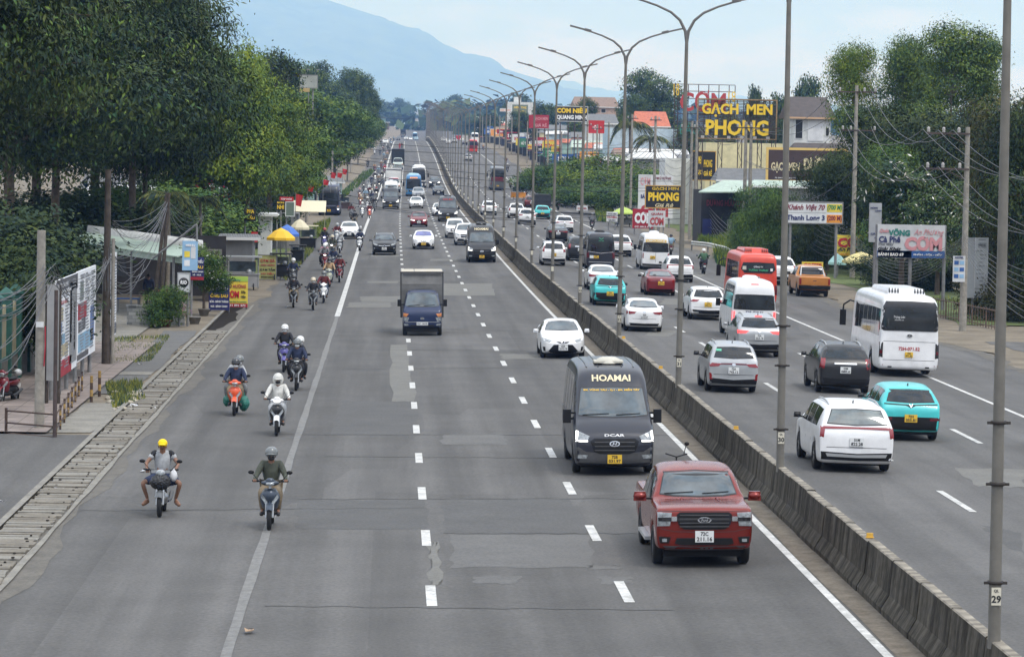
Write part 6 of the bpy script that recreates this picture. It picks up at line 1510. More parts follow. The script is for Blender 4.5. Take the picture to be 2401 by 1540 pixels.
# back growth behind the eating house and fence
for i, (px, Y, top, wr, lf) in enumerate([(255, 200, 430, 5, 'mid'), (330, 214, 440, 5, 'mid'), (420, 222, 430, 5, 'mid'), (500, 240, 440, 4, 'dark'), (180, 190, 450, 5, 'deep'), (40, 178, 470, 3.0, 'deep'), (10, 150, 470, 4.5, 'deep'), (20, 150, 520, 2.6, 'mid'), (570, 262, 470, 3.5, 'deep'), (630, 300, 430, 3.0, 'deep'), (40, 118, 560, 2.6, 'deep'), (128, 190, 560, 2.4, 'dark')]):
 tpl(T_LOW, px, Y, top, ['leafy mid green tree behind the pale green roof, left', 'leafy mid green tree behind the pale green roof, centre', 'leafy mid green tree behind the pale green roof, right', 'dark leafy tree behind the navy menu signs', 'deep green low tree behind the brown shed', 'deep green low tree behind the fence, right of the pole', 'deep green low tree behind the fence at the edge',
  'mid green bush showing above the green fence', 'deep green low tree over the corrugated lean-to', 'deep green low tree behind the yellow parasol', 'deep green shrub right behind the fence panels', 'dark shrub behind the tall poster boards'][i], 'undergrowth trees behind the left frontage', LEAF[lf], wr=wr)
# right side
RG = 'trees behind the right frontage'
for px, Y, top, wr, pr, lf, lab in [
 (2008, 262, 104, 2.5, T_TALL, LEAF['fresh'], 'pale feathery tree left of the tallest right hand tree, behind the tiled house'),
 (2125, 255, 86, 2.6, T_TALL, None, 'tall slender tree, left of the twin tallest on the right'),
 (2238, 246, 55, 3.4, T_TALL, None, 'tallest tree on the right, behind the second power pole'),
 (2305, 250, 95, 2.4, T_TALL, None, 'tall tree just left of the nearest lamp post'),
 (2180, 262, 120, 3.4, T_TALL, LEAF['feather'], 'tall tree filling the gap between the tallest ones'),
 (2060, 250, 240, 3.2, T_TALL, LEAF['deep'], 'dark tall tree behind the first power pole'),
 (2150, 236, 262, 4.2, T_DENSE, LEAF['dark'], 'dark rounded tree under the tallest ones'),
 (2260, 230, 270, 3.6, T_DENSE, LEAF['dark'], 'dark rounded tree behind the second power pole'),
 (1955, 236, 362, 2.4, T_DENSE, None, 'dark evergreen cutting across the brown tile shop billboard'),
 (2010, 244, 395, 2.6, T_DENSE, None, 'dark evergreen behind the first power pole and yellow sign'),
 (2085, 228, 335, 2.4, T_DENSE, LEAF['mid'], 'dark green mango like tree left of the white flowered tree'),
 (2130, 204, 372, 2.8, T_PLUM, None, 'frangipani tree with white flowers above the wide blue and white banner'),
 (2215, 200, 430, 2.4, T_PLUM, None, 'frangipani tree with white flowers at the second power pole'),
 (2300, 184, 480, 1.8, T_PLUM, None, 'small frangipani tree beside the nearest lamp post'),
 (2395, 172, 225, 2.6, T_DENSE, LEAF['brown'], 'tall brownish green tree at the right edge'),
 (2440, 168, 250, 2.6, T_DENSE, LEAF['deep'], 'dark tree beyond the right edge of the picture'),
 (2365, 200, 300, 2.6, T_DENSE, LEAF['brown'], 'brownish green tree between the lamp post and the right edge'),
 (1790, 246, 432, 1.9, T_BAM, None, 'feathery bamboo clump above the orange minibus, left half'),
 (1838, 236, 445, 1.8, T_BAM, None, 'feathery bamboo clump above the orange minibus, right half'),
 (1765, 252, 480, 1.4, T_BAM, None, 'low bamboo clump at the left end of the clumps'),
 (1905, 232, 470, 2.0, T_BAM, LEAF['dark'], 'dark feathery clump behind the distance sign'),
 (1595, 385, 485, 1.8, T_BUSH, LEAF['mid'], 'round dark bush right of the black and yellow tile shop sign'),
 (1900, 244, 560, 2.2, T_BUSH, LEAF['lime'], 'bright green bush left of the small yellow rice sign'),
 (1950, 244, 575, 2.2, T_BUSH, LEAF['lime'], 'bright green bush behind the small yellow rice sign'),
 (1875, 212, 620, 1.4, T_BUSH, LEAF['fresh'], 'green bush at the kerb behind the orange pickup'),
 (2160, 208, 606, 2.2, T_BUSH, LEAF['deep'], 'dark hedge bush under the wide banner'),
 (2225, 206, 615, 2.0, T_BUSH, LEAF['deep'], 'dark hedge bush right of the wide banner'),
 (2090, 212, 600, 2.2, T_BUSH, LEAF['deep'], 'dark hedge bush behind the cream parasol'),
 (2030, 240, 618, 1.8, T_BUSH, LEAF['deep'], 'dark hedge bush left of the cream parasol'),
 (2330, 176, 625, 1.4, T_BUSH, LEAF['brown'], 'brownish round shrub by the lawn'),
 (2390, 170, 620, 1.8, T_BUSH, LEAF['brown'], 'brown shrub at the right edge above the lawn'),
 (1528, 700, 168, 6.4, T_MID, LEAF['far'], 'large round dark tree left of the tall red letter sign'),
 (1480, 690, 225, 3.8, T_MID, LEAF['far'], 'lower lobe tree left of the large round dark tree'),
 (1778, 620, 206, 1.9, T_FAR, LEAF['far'], 'small pointed tree above the yellow lettered sign'),
 (1893, 560, 184, 3.0, T_FAR, LEAF['far'], 'pale distant tree right of the tall lamp post'),
 (1838, 540, 225, 2.4, T_FAR, LEAF['far'], 'distant tree left of the tiled house roof'),
 (1700, 560, 270, 3.0, T_MID, LEAF['far'], 'tree behind the frame of the yellow lettered sign'),
 (1620, 520, 290, 3.0, T_MID, LEAF['far'], 'tree right of the orange roof'),
 (1370, 740, 232, 3.6, T_MID, LEAF['far'], 'tree behind the long brown roof'),
 (1282, 800, 244, 3.6, T_FAR, LEAF['far'], 'tree left of the yellow and white rice sign'),
 (1230, 900, 262, 3.8, T_FAR, LEAF['far'], 'tree right of the white framed gable'),
 (1150, 1200, 268, 5.0, T_FAR, LEAF['far'], 'hazy tree left of the white framed gable')]:
 tpl(pr, px, Y, top, lab, RG, leaf=lf, wr=wr, cat='bush' if pr is T_BUSH else 'tree')
for i, (px, Y, top, wr, lf) in enumerate([(1275, 470, 392, 4.2, 'mid'), (1335, 450, 372, 4.4, 'mid'), (1400, 440, 362, 4.8, 'fresh'), (1465, 430, 380, 4.6, 'fresh'), (1540, 420, 398, 4.6, 'fresh'), (1500, 440, 372, 4.2, 'mid'), (1585, 415, 388, 4.0, 'mid'), (1370, 405, 425, 3.6, 'mid'), (1450, 400, 432, 3.6, 'mid'), (1640, 400, 395, 2.6, 'mid')]):
 t = tpl(T_LOW, px, Y, top, 'low spreading tree over the parked vehicles, '+['far left', 'second from the left', 'with the highest crown left of centre', 'bright one at the centre', 'bright one at the right', 'behind the two bright ones', 'rightmost', 'over the red minibus', 'in front, right of the red minibus', 'behind the black vertical sign'][i], 'low spreading trees on the right', LEAF[lf], wr=wr)
# palms
def palm_proto(seed, n=16, H=7, droop=1.0):
 r = random.Random(seed); b = MB()
 for i in range(n):
  a = 2*pi*i/n+r.uniform(-.2, .2); up = r.uniform(.0, 1.0); Ln = r.uniform(2.2, 3.0); d = Vector((cos(a), sin(a), 0)); P = []
  for k in range(9): f = k/8; P.append(Vector((0, 0, H))+d*Ln*f*(1-.25*f)+Vector((0, 0, up*1.5*f-(1.0+.9*droop)*f*f)))
  s = d.cross(Vector((0, 0, 1)))
  for k in range(1, 9):
   for q in (-1, 1):
    for hh in (0, .5):
     c = P[k].lerp(P[k-1], hh); w = .75*(1-abs(k/8-.45)); t = (s*q*.75+d*.45+Vector((0, 0, -.75))).normalized()*w; b.add([c, c+d*.07+t*.5, c+t, c-d*.05+t*.5], [(0, 1, 2, 3)], 0)
  b.tube(P, [.03]*9, 4, caps=False)
 me = b.mesh('crown', LEAF['palm']); t = MB(); t.tube([(0, 0, 0), (.1, 0, H*.5), (0, 0, H)], [.17, .13, .12], 8)
 at_ = me.attributes.new('tint', 'FLOAT', 'FACE'); at_.data.foreach_set('value', np.random.RandomState(seed).uniform(0, 1, len(me.polygons)).astype(np.float32))
 return ('palm_tree', me, t.mesh('trunk', BARKP))
PALM = palm_proto(5)
for px, Y, top, lab in [(1478, 470, 258, 'coconut palm in front of the pale blue wall, left of two'), (1525, 460, 296, 'coconut palm right of the taller one, beside the low trees'), (395, 176, 415, 'palm with drooping fronds behind the twin legged pole'), (470, 190, 430, 'palm behind the slanting lamp arm of the eating house')]:
 P = at(px, top, Y); g = gz(P.x, Y); t = tree(PALM, (P.x, Y, g), lab, 'palms', (P.z-g)/8.2)
# weeds, grass edges
def grass_patch(name, pts, n, h, m, label, seed=1, m2=None, fr=0):
 r = np.random.RandomState(seed); Q = [gp(*p) for p in pts]; V = []; k = 0; P = []
 while len(P) < n:
  a, b_ = r.uniform(0, 1, 2); p = (Q[0]*(1-a)+Q[1]*a)*(1-b_)+(Q[3]*(1-a)+Q[2]*a)*b_
  if sin(p.x*2.1+seed)+sin(p.y*.7+seed*2)+r.uniform(-1, 1) > -.7: P.append(p)
 me = bpy.data.meshes.new(name); vs = []; fs = []
 for p in P:
  z = gz(p.x, p.y)+.04; a = r.uniform(0, 6.28); w = h*.12; hh = h*r.uniform(.5, 1.3); lx, ly = r.uniform(-.4, .4, 2)*hh; k = len(vs)
  vs += [(p.x-w*cos(a), p.y-w*sin(a), z), (p.x+w*cos(a), p.y+w*sin(a), z), (p.x+lx, p.y+ly, z+hh)]; fs.append((k, k+1, k+2))
 me.from_pydata(vs, [], fs); me.materials.append(m); at_ = me.attributes.new('tint', 'FLOAT', 'FACE'); at_.data.foreach_set('value', r.uniform(0, 1, len(fs)).astype(np.float32))
 o = link_mesh(name, me); tagp(o, label, 'grass', kind='stuff'); return o
grass_patch('grass', [(250, 795), (400, 790), (355, 850), (240, 860)], 2600, .14, LEAF['grass'], 'patch of short grass beside the apron behind the second leaning pole', 1)
grass_patch('grass', [(245, 905), (330, 900), (340, 940), (265, 960)], 1300, .22, LEAF['grass'], 'weeds growing by the rubble at the end of the pink paving', 2)
grass_patch('grass', [(640, 640), (720, 575), (735, 590), (670, 660)], 2600, .30, LEAF['grass'], 'grass verge under the stalls on the left', 3)
grass_patch('grass', [(735, 535), (775, 520), (765, 545), (730, 570)], 1500, .5, LEAF['lime'], 'weeds by the cream parasol', 4)
grass_patch('grass', [(1670, 560), (1800, 580), (1770, 650), (1680, 620)], 4200, .8, LEAF['lime'], 'rank weeds growing around the guardrail', 5)
grass_patch('grass', [(1640, 545), (1760, 560), (1760, 600), (1640, 575)], 3000, .9, LEAF['fresh'], 'tall weeds in front of the dark shop', 6)
grass_patch('grass', [(1395, 490), (1440, 490), (1450, 525), (1400, 520)], 1500, .7, LEAF['lime'], 'weeds below the parked red minibus', 7)
grass_patch('grass', [(2330, 730), (2401, 700), (2401, 740), (2350, 750)], 2500, .08, LEAF['fresh'], 'clipped lawn behind the low railing', 8)
grass_patch('grass', [(2190, 700), (2401, 690), (2401, 700), (2200, 712)], 900, .18, LEAF['grass'], 'rough grass along the railing foot', 9)
grass_patch('grass', [(850, 405), (880, 400), (800, 470), (775, 475)], 1200, .6, LEAF['mid'], 'weeds at the foot of the far row of trees on the left', 10)
for i, (px, py, sc) in enumerate([(1700, 560, .9), (1735, 575, .8), (1775, 590, .9), (1690, 590, .6), (1815, 600, .8), (1655, 560, .7)]):
 P = gp(px, py+18); tree(T_BUSH, P-Vector((0, 0, .2)), 'weedy shrub behind the guardrail, '+['left of the tallest', 'second from the right', 'tallest at the right', 'low one in front', 'beside the orange minibus roof', 'by the paired concrete poles'][i], 'weedy shrubs behind the guardrail', sc*.62, leaf=LEAF['fresh' if i % 2 else 'lime'], cat='bush')
# ---- hills
HILL = bpy.data.materials.new('forested_hill'); HILL.use_nodes = True
def _hill():
 nt = HILL.node_tree; p = nt.nodes['Principled BSDF']; p.inputs['Roughness'].default_value = 1; p.inputs['Specular IOR Level'].default_value = 0
 ge = N(nt, 'ShaderNodeNewGeometry'); n = N(nt, 'ShaderNodeTexNoise', ins={'Scale': .004, 'Detail': 9.0, 'Roughness': .7}); nt.links.new(ge.outputs['Position'], n.inputs['Vector'])
 cr = N(nt, 'ShaderNodeValToRGB'); cr.color_ramp.elements[0].position = .38; cr.color_ramp.elements[1].position = .66; cr.color_ramp.elements[0].color = (.025, .045, .025, 1); cr.color_ramp.elements[1].color = (.10, .13, .07, 1)
 nt.links.new(n.outputs['Fac'], cr.inputs[0]); nt.links.new(cr.outputs[0], p.inputs['Base Color'])
_hill()
def hill(name, ridge, Y, depth, seed, rough=5):
 """ridge: picture points of the skyline at depth Y; slopes fall toward and away from the camera"""
 r = np.random.RandomState(seed); xs = np.array([p[0] for p in ridge], float); yy = np.array([p[1] for p in ridge], float); K = 220
 px = np.linspace(xs[0], xs[-1], K); py = np.interp(px, xs, yy); nz = _smooth(r.normal(size=K), 5)*.6+_smooth(r.normal(size=K), 15)*.8; py = py - nz*1.6
 base = prof(Y); M_ = 26; vs = []
 field = r.normal(size=(M_+1, K));
 for _ in range(3): field = (field+np.roll(field, 1, 0)+np.roll(field, -1, 0)+np.roll(field, 1, 1)+np.roll(field, -1, 1)+np.roll(field, 2, 1)+np.roll(field, -2, 1))/4.2
 for j in range(M_+1):
  f = j/M_; y = Y-depth*(1-f) if f <= .7 else Y-depth*.3+depth*(f-.7)*2
  k = sin(min(1, f/.7)*pi/2)**1.25 if f <= .7 else cos((f-.7)/.3*pi/2)
  for i in range(K):
   P = at(px[i], py[i], Y); h = max(0, P.z-base)
   vs.append((P.x, y, base-12+(h+12)*k+field[j, i]*rough*min(1, h/300)*(k < .98)))
 fs = [(j*K+i, j*K+i+1, (j+1)*K+i+1, (j+1)*K+i) for j in range(M_) for i in range(K-1)]
 b = MB(); b.add(vs, fs, 0, True); o = b.build(name, HILL); o['kind'] = 'structure'; return o
hill('mountain', [(-1500, 262), (-900, 200), (-300, 120), (200, 40), (420, 5), (520, -2), (560, 4), (600, -4), (640, -14), (680, -6), (700, 4), (760, 22), (830, 50), (880, 66), (905, 75), (960, 108), (1020, 133), (1060, 148), (1100, 164), (1180, 186), (1240, 205), (1300, 232), (1380, 262), (1460, 285)], 25000, 7000, 4, 34)
hill('far_hills', [(900, 262), (1050, 190), (1120, 176), (1150, 175), (1190, 188), (1240, 200), (1300, 208), (1335, 204), (1370, 212), (1400, 220), (1470, 226), (1560, 236), (1700, 236), (1850, 250), (2100, 262), (2600, 285)], 31000, 4000, 6, 24)
# ------------------------------------------------------------ poles, wires, signs, buildings, stalls
CPOLE = mat('concrete_pole', (.27, .25, .215), rough=.9, var=.25, scale=5); WPOLE = mat('dark_wood_pole', (.065, .052, .042), rough=.95, var=.4, scale=5)
WIRE = flat('grey_cable', (.11, .11, .115), rough=.6); WIRED = flat('black_cable', (.03, .03, .035), rough=.7); PORC = flat('porcelain', (.42, .40, .38), rough=.3)
def bmat(n, c, **k): return mat('wall_'+n, c, rough=.85, var=k.pop('var', .16), scale=k.pop('scale', 1.2), **k)
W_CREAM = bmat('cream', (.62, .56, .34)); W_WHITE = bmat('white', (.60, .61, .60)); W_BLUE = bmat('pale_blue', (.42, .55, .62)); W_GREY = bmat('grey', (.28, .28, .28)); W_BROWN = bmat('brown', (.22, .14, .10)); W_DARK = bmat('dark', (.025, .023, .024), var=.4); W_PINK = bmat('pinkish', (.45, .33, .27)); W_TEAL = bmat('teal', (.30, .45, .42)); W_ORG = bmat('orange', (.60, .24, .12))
def ribbed(name, c, sc=14.0, rough=.6, axis=0):
 m = mat(name, c, rough=rough, var=.16, scale=2.0); nt = m.node_tree; p = nt.nodes['Principled BSDF']
 tc = N(nt, 'ShaderNodeTexCoord'); w = N(nt, 'ShaderNodeTexWave', ins={'Scale': sc, 'Distortion': .3}); w.bands_direction = 'XY'[axis]
 b = N(nt, 'ShaderNodeBump', ins={'Strength': .8, 'Distance': .05}); nt.links.new(tc.outputs['Object'], w.inputs['Vector']); nt.links.new(w.outputs['Fac'], b.inputs['Height']); nt.links.new(b.outputs[0], p.inputs['Normal']); return m
R_TILE = ribbed('roof_dark_tile', (.09, .075, .072), 3.0, .8, 1); R_ORG = ribbed('roof_orange_tile', (.55, .17, .10), 3.0, .8, 1); R_GRN = ribbed('roof_pale_green', (.42, .52, .44), 2.2, .45, 1); R_WHT = ribbed('roof_white', (.72, .73, .72), 3.0, .4, 1); R_BRN = ribbed('roof_brown', (.27, .19, .15), 3.0, .8); R_GRY = ribbed('roof_grey', (.17, .175, .18), 3.0, .6)
FR_Y = flat('frame_ochre', (.62, .36, .08), rough=.6); STEEL = mat('steel_frame', (.07, .05, .045), rough=.7, var=.4, scale=3); STEELG = mat('grey_steel', (.20, .20, .20), rough=.6, var=.2)
S_ = {k: mat('sign_'+k, v, rough=.6, var=.10, scale=1.5) for k, v in {'black': (.016, .015, .016), 'yellow': (.72, .55, .06), 'white': (.66, .67, .68), 'navy': (.02, .025, .13), 'red': (.34, .015, .03), 'brown': (.055, .032, .032), 'lblue': (.25, .42, .60), 'green': (.05, .20, .10), 'grey': (.36, .37, .38), 'lime': (.35, .52, .08), 'pale': (.56, .57, .58), 'blue': (.03, .10, .30), 'greygreen': (.14, .18, .14), 'orange': (.75, .30, .04), 'brightred': (.48, .02, .02)}.items()}
LT_ = {'yellow': flat('let_yellow', (.86, .58, .03), rough=.6), 'red': flat('let_red', (.50, .01, .02), rough=.6), 'white': WHT, 'black': INK, 'navy': flat('let_navy', (.03, .04, .14), rough=.6), 'maroon': flat('let_maroon', (.22, .03, .05), rough=.6), 'pink': flat('let_pink', (.45, .22, .24), rough=.6),
       'teal': flat('let_teal', (.03, .20, .17), rough=.6), 'cream': flat('let_cream', (.72, .62, .38), rough=.6), 'orange': flat('let_orange', (.70, .22, .03), rough=.6), 'grey': flat('let_grey', (.22, .23, .25), rough=.6), 'green': flat('let_green', (.02, .22, .10), rough=.6), 'rose': flat('let_rose', (.62, .28, .30), rough=.6), 'redb': flat('let_redb', (.42, .05, .05), rough=.6)}
def board(label, x0, y0, x1, y1, Y, bg, texts=(), frame=None, posts=(), cat='sign', name='sign_board', yaw=0.0, thick=.14, panels=(), pm=None, group=None, ground=None, fw=.08, deep=None):
 P = at((x0+x1)/2, (y0+y1)/2, Y); w = (x1-x0)*Y/F/cos(yaw); h = (y1-y0)*Y/F; g = gz(P.x, Y) if ground is None else ground
 t = thing(name, label, cat, (P.x, Y, g), yaw, group); zc = P.z-g
 b = MB(); b.box((0, 0, zc), (w, thick, h)); bo = b.build('panel', bg, t)
 if frame:
  f = MB(); d = thick/2+.02
  for s in (-1, 1): f.box((s*(w/2), 0, zc), (fw, thick+.05, h+fw));
  for s in (-1, 1): f.box((0, 0, zc+s*(h/2)), (w-fw, thick+.04, fw))
  f.build('frame', frame, t)
 for (cx, cy, pw, ph, m) in panels:
  q = MB(); q.box((-w/2+cx*w, -thick/2-.008, zc+h/2-cy*h), (pw*w, .016, ph*h)); q.build('colour_panel', m, bo)
 for tx in texts:
  txt, cx, cy, tw, th, mm = tx[:6]; it = tx[6] if len(tx) > 6 else 0; bd = tx[7] if len(tx) > 7 else .03
  q = MB(); add_text(q, txt, -w/2+cx*w, zc+h/2-cy*h, -thick/2-.016, w=tw*w, h=th*h, bold=bd, ital=it, depth=.02+(deep or 0)); q.build('lettering', LT_[mm], bo)
 for fx in posts:
  q = MB(); q.tube([(-w/2+fx*w, .12, -.1), (-w/2+fx*w, .12, zc+(h/2 if fx in (0, 1) else -h*.3))], .06 if w < 3 else .10, 7); q.build('post', pm or STEELG, t)
 return t, w, h, zc
def bars(n, w, h, seed, m):               # rows of faded print, as raised strips
 r = random.Random(seed); return [(r.uniform(.3, .6), (i+.5)/n, r.uniform(.35, .8)*w, .32*h/n, m) for i in range(n)]
# ---- concrete power poles with cross arms, right side
def pwr_pole(px, base, top, label, arms=(), r0=.19, r1=.11, m=CPOLE, pair=0, lean=0, name='power_pole', cat='pole', group=None, Y=None, sq=False):
 P = gp(px, base) if Y is None else Vector((at(px, base, Y).x, Y, 0)); g = gz(P.x, P.y); H = at(px, top, P.y).z-g
 t = thing(name, label, cat, (P.x, P.y, g), 0, group)
 for k in range(1+(pair > 0)):
  b = MB(); x = k*pair
  if sq: b.box((x, 0, H/2), (r0*2, r0*1.6, H), taper=.62)
  else: b.tube([(x, 0, -.2), (x+lean/2, 0, H/2), (x+lean, 0, H)], [r0, (r0+r1)/2, r1], 12)
  b.build('pole', m, t)
 for row, xs, xl, xr in arms:
  z = at(px, row, P.y).z-g; k = P.y/F; b = MB(); b.box(((xl+xr)/2*k, -.12, z), ((xr-xl)*k, .09, .09)); b.tube([((xl+xr)/2*k*1.2, -.12, z), (0, -.05, z-.55)], .025, 5); ao = b.build('cross_arm', STEEL, t)
  for x in xs:
   b = MB(); b.lathe([(.02, .03), (.07, .06), (.09, .10), (.05, .13), (.10, .17), (.06, .20), (.09, .24), (.04, .30), (.0, .31)], c=(x*k, -.12, z), n=10); b.build('insulator', PORC, ao)
 return t
p2 = pwr_pole(2257, 777, 298, 'concrete power pole at the railing with two cross arms reaching left', [(314, (-94, -58, -22), -98, 4), (397, (-94, -58, -18), -98, 4)])
p1 = pwr_pole(1998, 652, 200, 'concrete power pole in front of the small yellow rice sign', [(216, (-40, 18, 44), -44, 46), (306, (-31, -12, 44), -34, 46)])
pwr_pole(1743, 580, 286, 'paired concrete poles beside the bamboo clumps, carrying a lamp bracket', [(300, (-20, 12, 40), -24, 80)], pair=.42, group='paired concrete poles', Y=262)
pwr_pole(1617, 562, 284, 'paired concrete poles left of the dark shop with a coil of cable', [(300, (-24, 6, 30), -28, 34)], pair=.45, group='paired concrete poles')
pwr_pole(1671, 556, 428, 'slim concrete pole in front of the dark shop', [], r0=.13, r1=.10)
pwr_pole(1720, 552, 500, 'thin steel pole right of the slim concrete one at the dark shop', [], r0=.06, r1=.05, m=STEELG)
for i, (px, base, top, lab) in enumerate([(1534, 436, 272, 'pole rising right of the palms'), (1480, 400, 268, 'pole right before the tall palm'), (1426, 380, 286, 'pole right of the red logo sign'), (1399, 380, 292, 'pole in front of the red logo sign'), (1376, 372, 284, 'pole at the edge of the black rice sign')]):
 pwr_pole(px, base, top, 'grey concrete '+lab, [(top+10, (-10, 8), -14, 14)], r0=.16, r1=.12, group='power poles along the far right frontage', Y=[330, 390, 430, 455, 480][i])
for i in range(13):
 Y = 520+i*55; P = G(28.6, Y); t = thing('power_pole', 'grey concrete power pole in the dense receding row beyond the palms', 'pole', P, 0, 'power poles receding on the right'); b = MB(); b.tube([(0, 0, 0), (0, 0, 9.5)], [.17, .12], 8); b.build('pole', CPOLE, t); b = MB(); b.box((0, 0, 9), (2.0, .1, .1)); b.box((0, 0, 8), (1.5, .1, .1)); b.build('cross_arm', STEEL, t)
for i in range(9):
 Y = 340+i*60; P = G(-8.8-(i % 2)*.5, Y); t = thing('power_pole', 'grey concrete power pole partly inside the left roadside trees', 'pole', P, 0, 'power poles along the left trees'); b = MB(); b.tube([(0, 0, 0), (0, 0, 8.5)], [.16, .11], 8); b.build('pole', CPOLE, t); b = MB(); b.box((0, 0, 8), (1.6, .1, .1)); b.build('cross_arm', STEEL, t)
# wires
def wire(name, A, B, sag, r, m, label, group, n=22, cat='cable'):
 A, B = Vector(A), Vector(B); P = [A.lerp(B, i/n)-Vector((0, 0, sag*4*(i/n)*(1-i/n))) for i in range(n+1)]
 b = MB(); b.tube(P, r*.72, 5, caps=False); o = b.build(name, m); return tagp(o, label, cat, group)
Y1, Y2_ = p1.location.y, p2.location.y
GW = 'power lines on the right side'
for (xa, ya, xb, yb, sg) in [(1958, 209, 2164, 303, 2.0), (2016, 209, 2200, 305, 1.9), (2042, 209, 2235, 305, 1.8), (1967, 300, 2163, 388, 1.9), (1986, 298, 2200, 391, 1.9), (2042, 297, 2239, 394, 1.8)]:
 wire('power_line', at(xa, ya, Y1), at(xb, yb, Y2_), sg, .024, WIRE, 'bare grey power line sagging between the two cross armed poles', GW)
for (xa, ya, xb, yb) in [(2164, 303, 2700, 280), (2200, 305, 2760, 300), (2235, 305, 2820, 320), (2163, 388, 2700, 470), (2200, 391, 2760, 480), (2239, 394, 2820, 490)]:
 wire('power_line', at(xa, ya, Y2_), at(xb, yb, 105), 2.1, .02, WIRE, 'bare grey power line leaving the railing pole to the right edge', 'power lines leaving to the right')
for (xa, ya, xb, yb) in [(1750, 290, 1958, 209), (1770, 300, 2016, 209), (1745, 375, 1967, 300), (1760, 380, 1986, 298), (1640, 286, 1750, 290), (1632, 290, 1770, 300)]:
 wire('power_line', at(xa, ya, 262 if xa > 1700 else 285), at(xb, yb, Y1 if xb > 1900 else 262), 1.6, .024, WIRE, 'bare grey power line between the paired poles and the first cross armed pole', 'power lines by the big letter signs')
for k in range(8):
 wire('cable', at(1998, 545+k*3, Y1), at(2258, 556+k*3, Y2_), 1.4+k*.12, .018, WIRE, 'one of the bundled cables sagging over the wide banner', 'telephone cables over the banner')
 wire('cable', at(1850-k*2, 430+k*5, 235), at(1998, 545+k*3, Y1), .5+.25*k, .018, WIRE, 'one of the bundled cables over the distance sign', 'telephone cables over the distance sign')
 wire('cable', at(2258, 545+k*6, Y2_), at(2620, 640+k*16, 108), .9+.1*k, .016, WIRE, 'one of the bundled cables running from the railing pole to the right edge', 'telephone cables to the right edge')
 wire('cable', at(1640, 455+k*3, 300), at(1760+k*4, 560+k*2, 262), .6+.35*k, .022, WIRE, 'one of the slack cables in front of the dark shop', 'slack cables at the dark shop')
 wire('cable', at(1380-k*2, 330+k*4, 470), at(1534, 300+k*9, 330), 1.2+.3*k, .03, WIRE, 'one of the grey cables before the palms', 'cables before the palms')
 wire('cable', at(1534, 300+k*9, 330), at(1632, 300+k*14, 290), 1.0+.25*k, .026, WIRE, 'one of the grey cables under the red letter sign', 'cables under the red letter sign')
wire('black_cable', at(1840, 470, 236), at(2010, 390, 200), .8, .04, WIRED, 'thick black cable slanting up in front of the brown billboard', None)
wire('black_cable', at(1630, 520, 300), at(1998, 480, Y1), 1.6, .035, WIRED, 'thick black cable crossing above the bamboo clumps', None)
GX = 'dark wires spanning the road'
for (a, b_, sg) in [((700, 338), (1600, 352), .2), ((690, 352), (1560, 378), .4), ((690, 350), (1600, 425), .4), ((690, 362), (1600, 442), .4), ((740, 392), (1600, 445), .5), ((660, 430), (1610, 500), .8), ((640, 440), (1610, 512), 1.0), ((700, 318), (1500, 345), .2), ((660, 455), (1610, 490), 1.1)]:
 wire('crossing_wire', at(*a, 330), at(*b_, 318), sg+.5, .032, WIRED, 'thin dark wire strung across both carriageways', GX, 30)
for Yk in (1500, 1520, 1750, 1760):
 wire('crossing_wire', G(-14, Yk)+Vector((0, 0, 11)), G(32, Yk)+Vector((0, 0, 12)), .8, .07, WIRED, 'far dark wire across the road beyond the crest', 'far wires beyond the crest')
# ---- signs, right side
board('small yellow rice sign with red letters behind the first power pole', 1957, 551, 2037, 600, 228, S_['yellow'], [('CƠM', .52, .36, .88, .50, 'red', 0, .05), ('An Phương', .5, .72, .85, .24, 'black', .3), ('CANH CHUA', .42, .93, .7, .09, 'orange')], posts=(.1, .9))
board('wide blue and white banner for hammocks, coffee and rice', 2056, 527, 2216, 605, 180, S_['pale'], [('Quán', .10, .20, .14, .13, 'rose', .3), ('VÕNG', .32, .23, .32, .22, 'teal', 0, .05), ('An Phương', .76, .24, .44, .22, 'rose', .35, 0), ('Cà Phê', .18, .45, .32, .19, 'navy'), ('Pha Máy', .13, .60, .22, .12, 'grey'), ('Giải Khát', .18, .73, .34, .11, 'black', .3), ('CƠM', .68, .56, .56, .44, 'rose', 0, .06), ('BÁNH BAO 69', .20, .89, .38, .12, 'white', .1), ('PHẦN - DĨA - HỘP', .75, .89, .42, .09, 'white')], posts=(0, .5, 1), panels=[(.5, .89, 1.0, .21, S_['blue']), (.26, .89, .5, .205, S_['navy'])])
board('grey upright light box sign left of the wide banner', 2038, 476, 2066, 568, 182, S_['grey'], [('NÓNG', .35, .12, .6, .05, 'navy'), ('LẠNH', .7, .2, .5, .05, 'navy'), ('CÀ', .3, .78, .4, .06, 'navy'), ('PHÊ', .7, .88, .5, .06, 'navy')], posts=(.5,), thick=.3)
board('white distance sign with two lines reading 700 M and 200 M', 1840, 474, 1976, 524, 222, S_['white'], [('Khánh Việt 70', .36, .27, .66, .34, 'maroon', .3, .02), ('(700 M)', .86, .27, .25, .30, 'green', .2), ('Thanh Long 3', .36, .77, .66, .32, 'navy', 0, .03), ('(200 M)', .86, .77, .25, .30, 'maroon')], frame=STEELG, posts=(.1, .9), panels=[(.86, .27, .27, .38, S_['yellow']), (.86, .77, .27, .38, S_['orange']), (.36, .5, .7, .02, S_['grey'])])
board('little yellow coffee sign above the orange pickup', 1880, 614, 1930, 630, 204, S_['yellow'], [('COFFEE', .5, .5, .85, .6, 'red')], posts=(.2, .8))
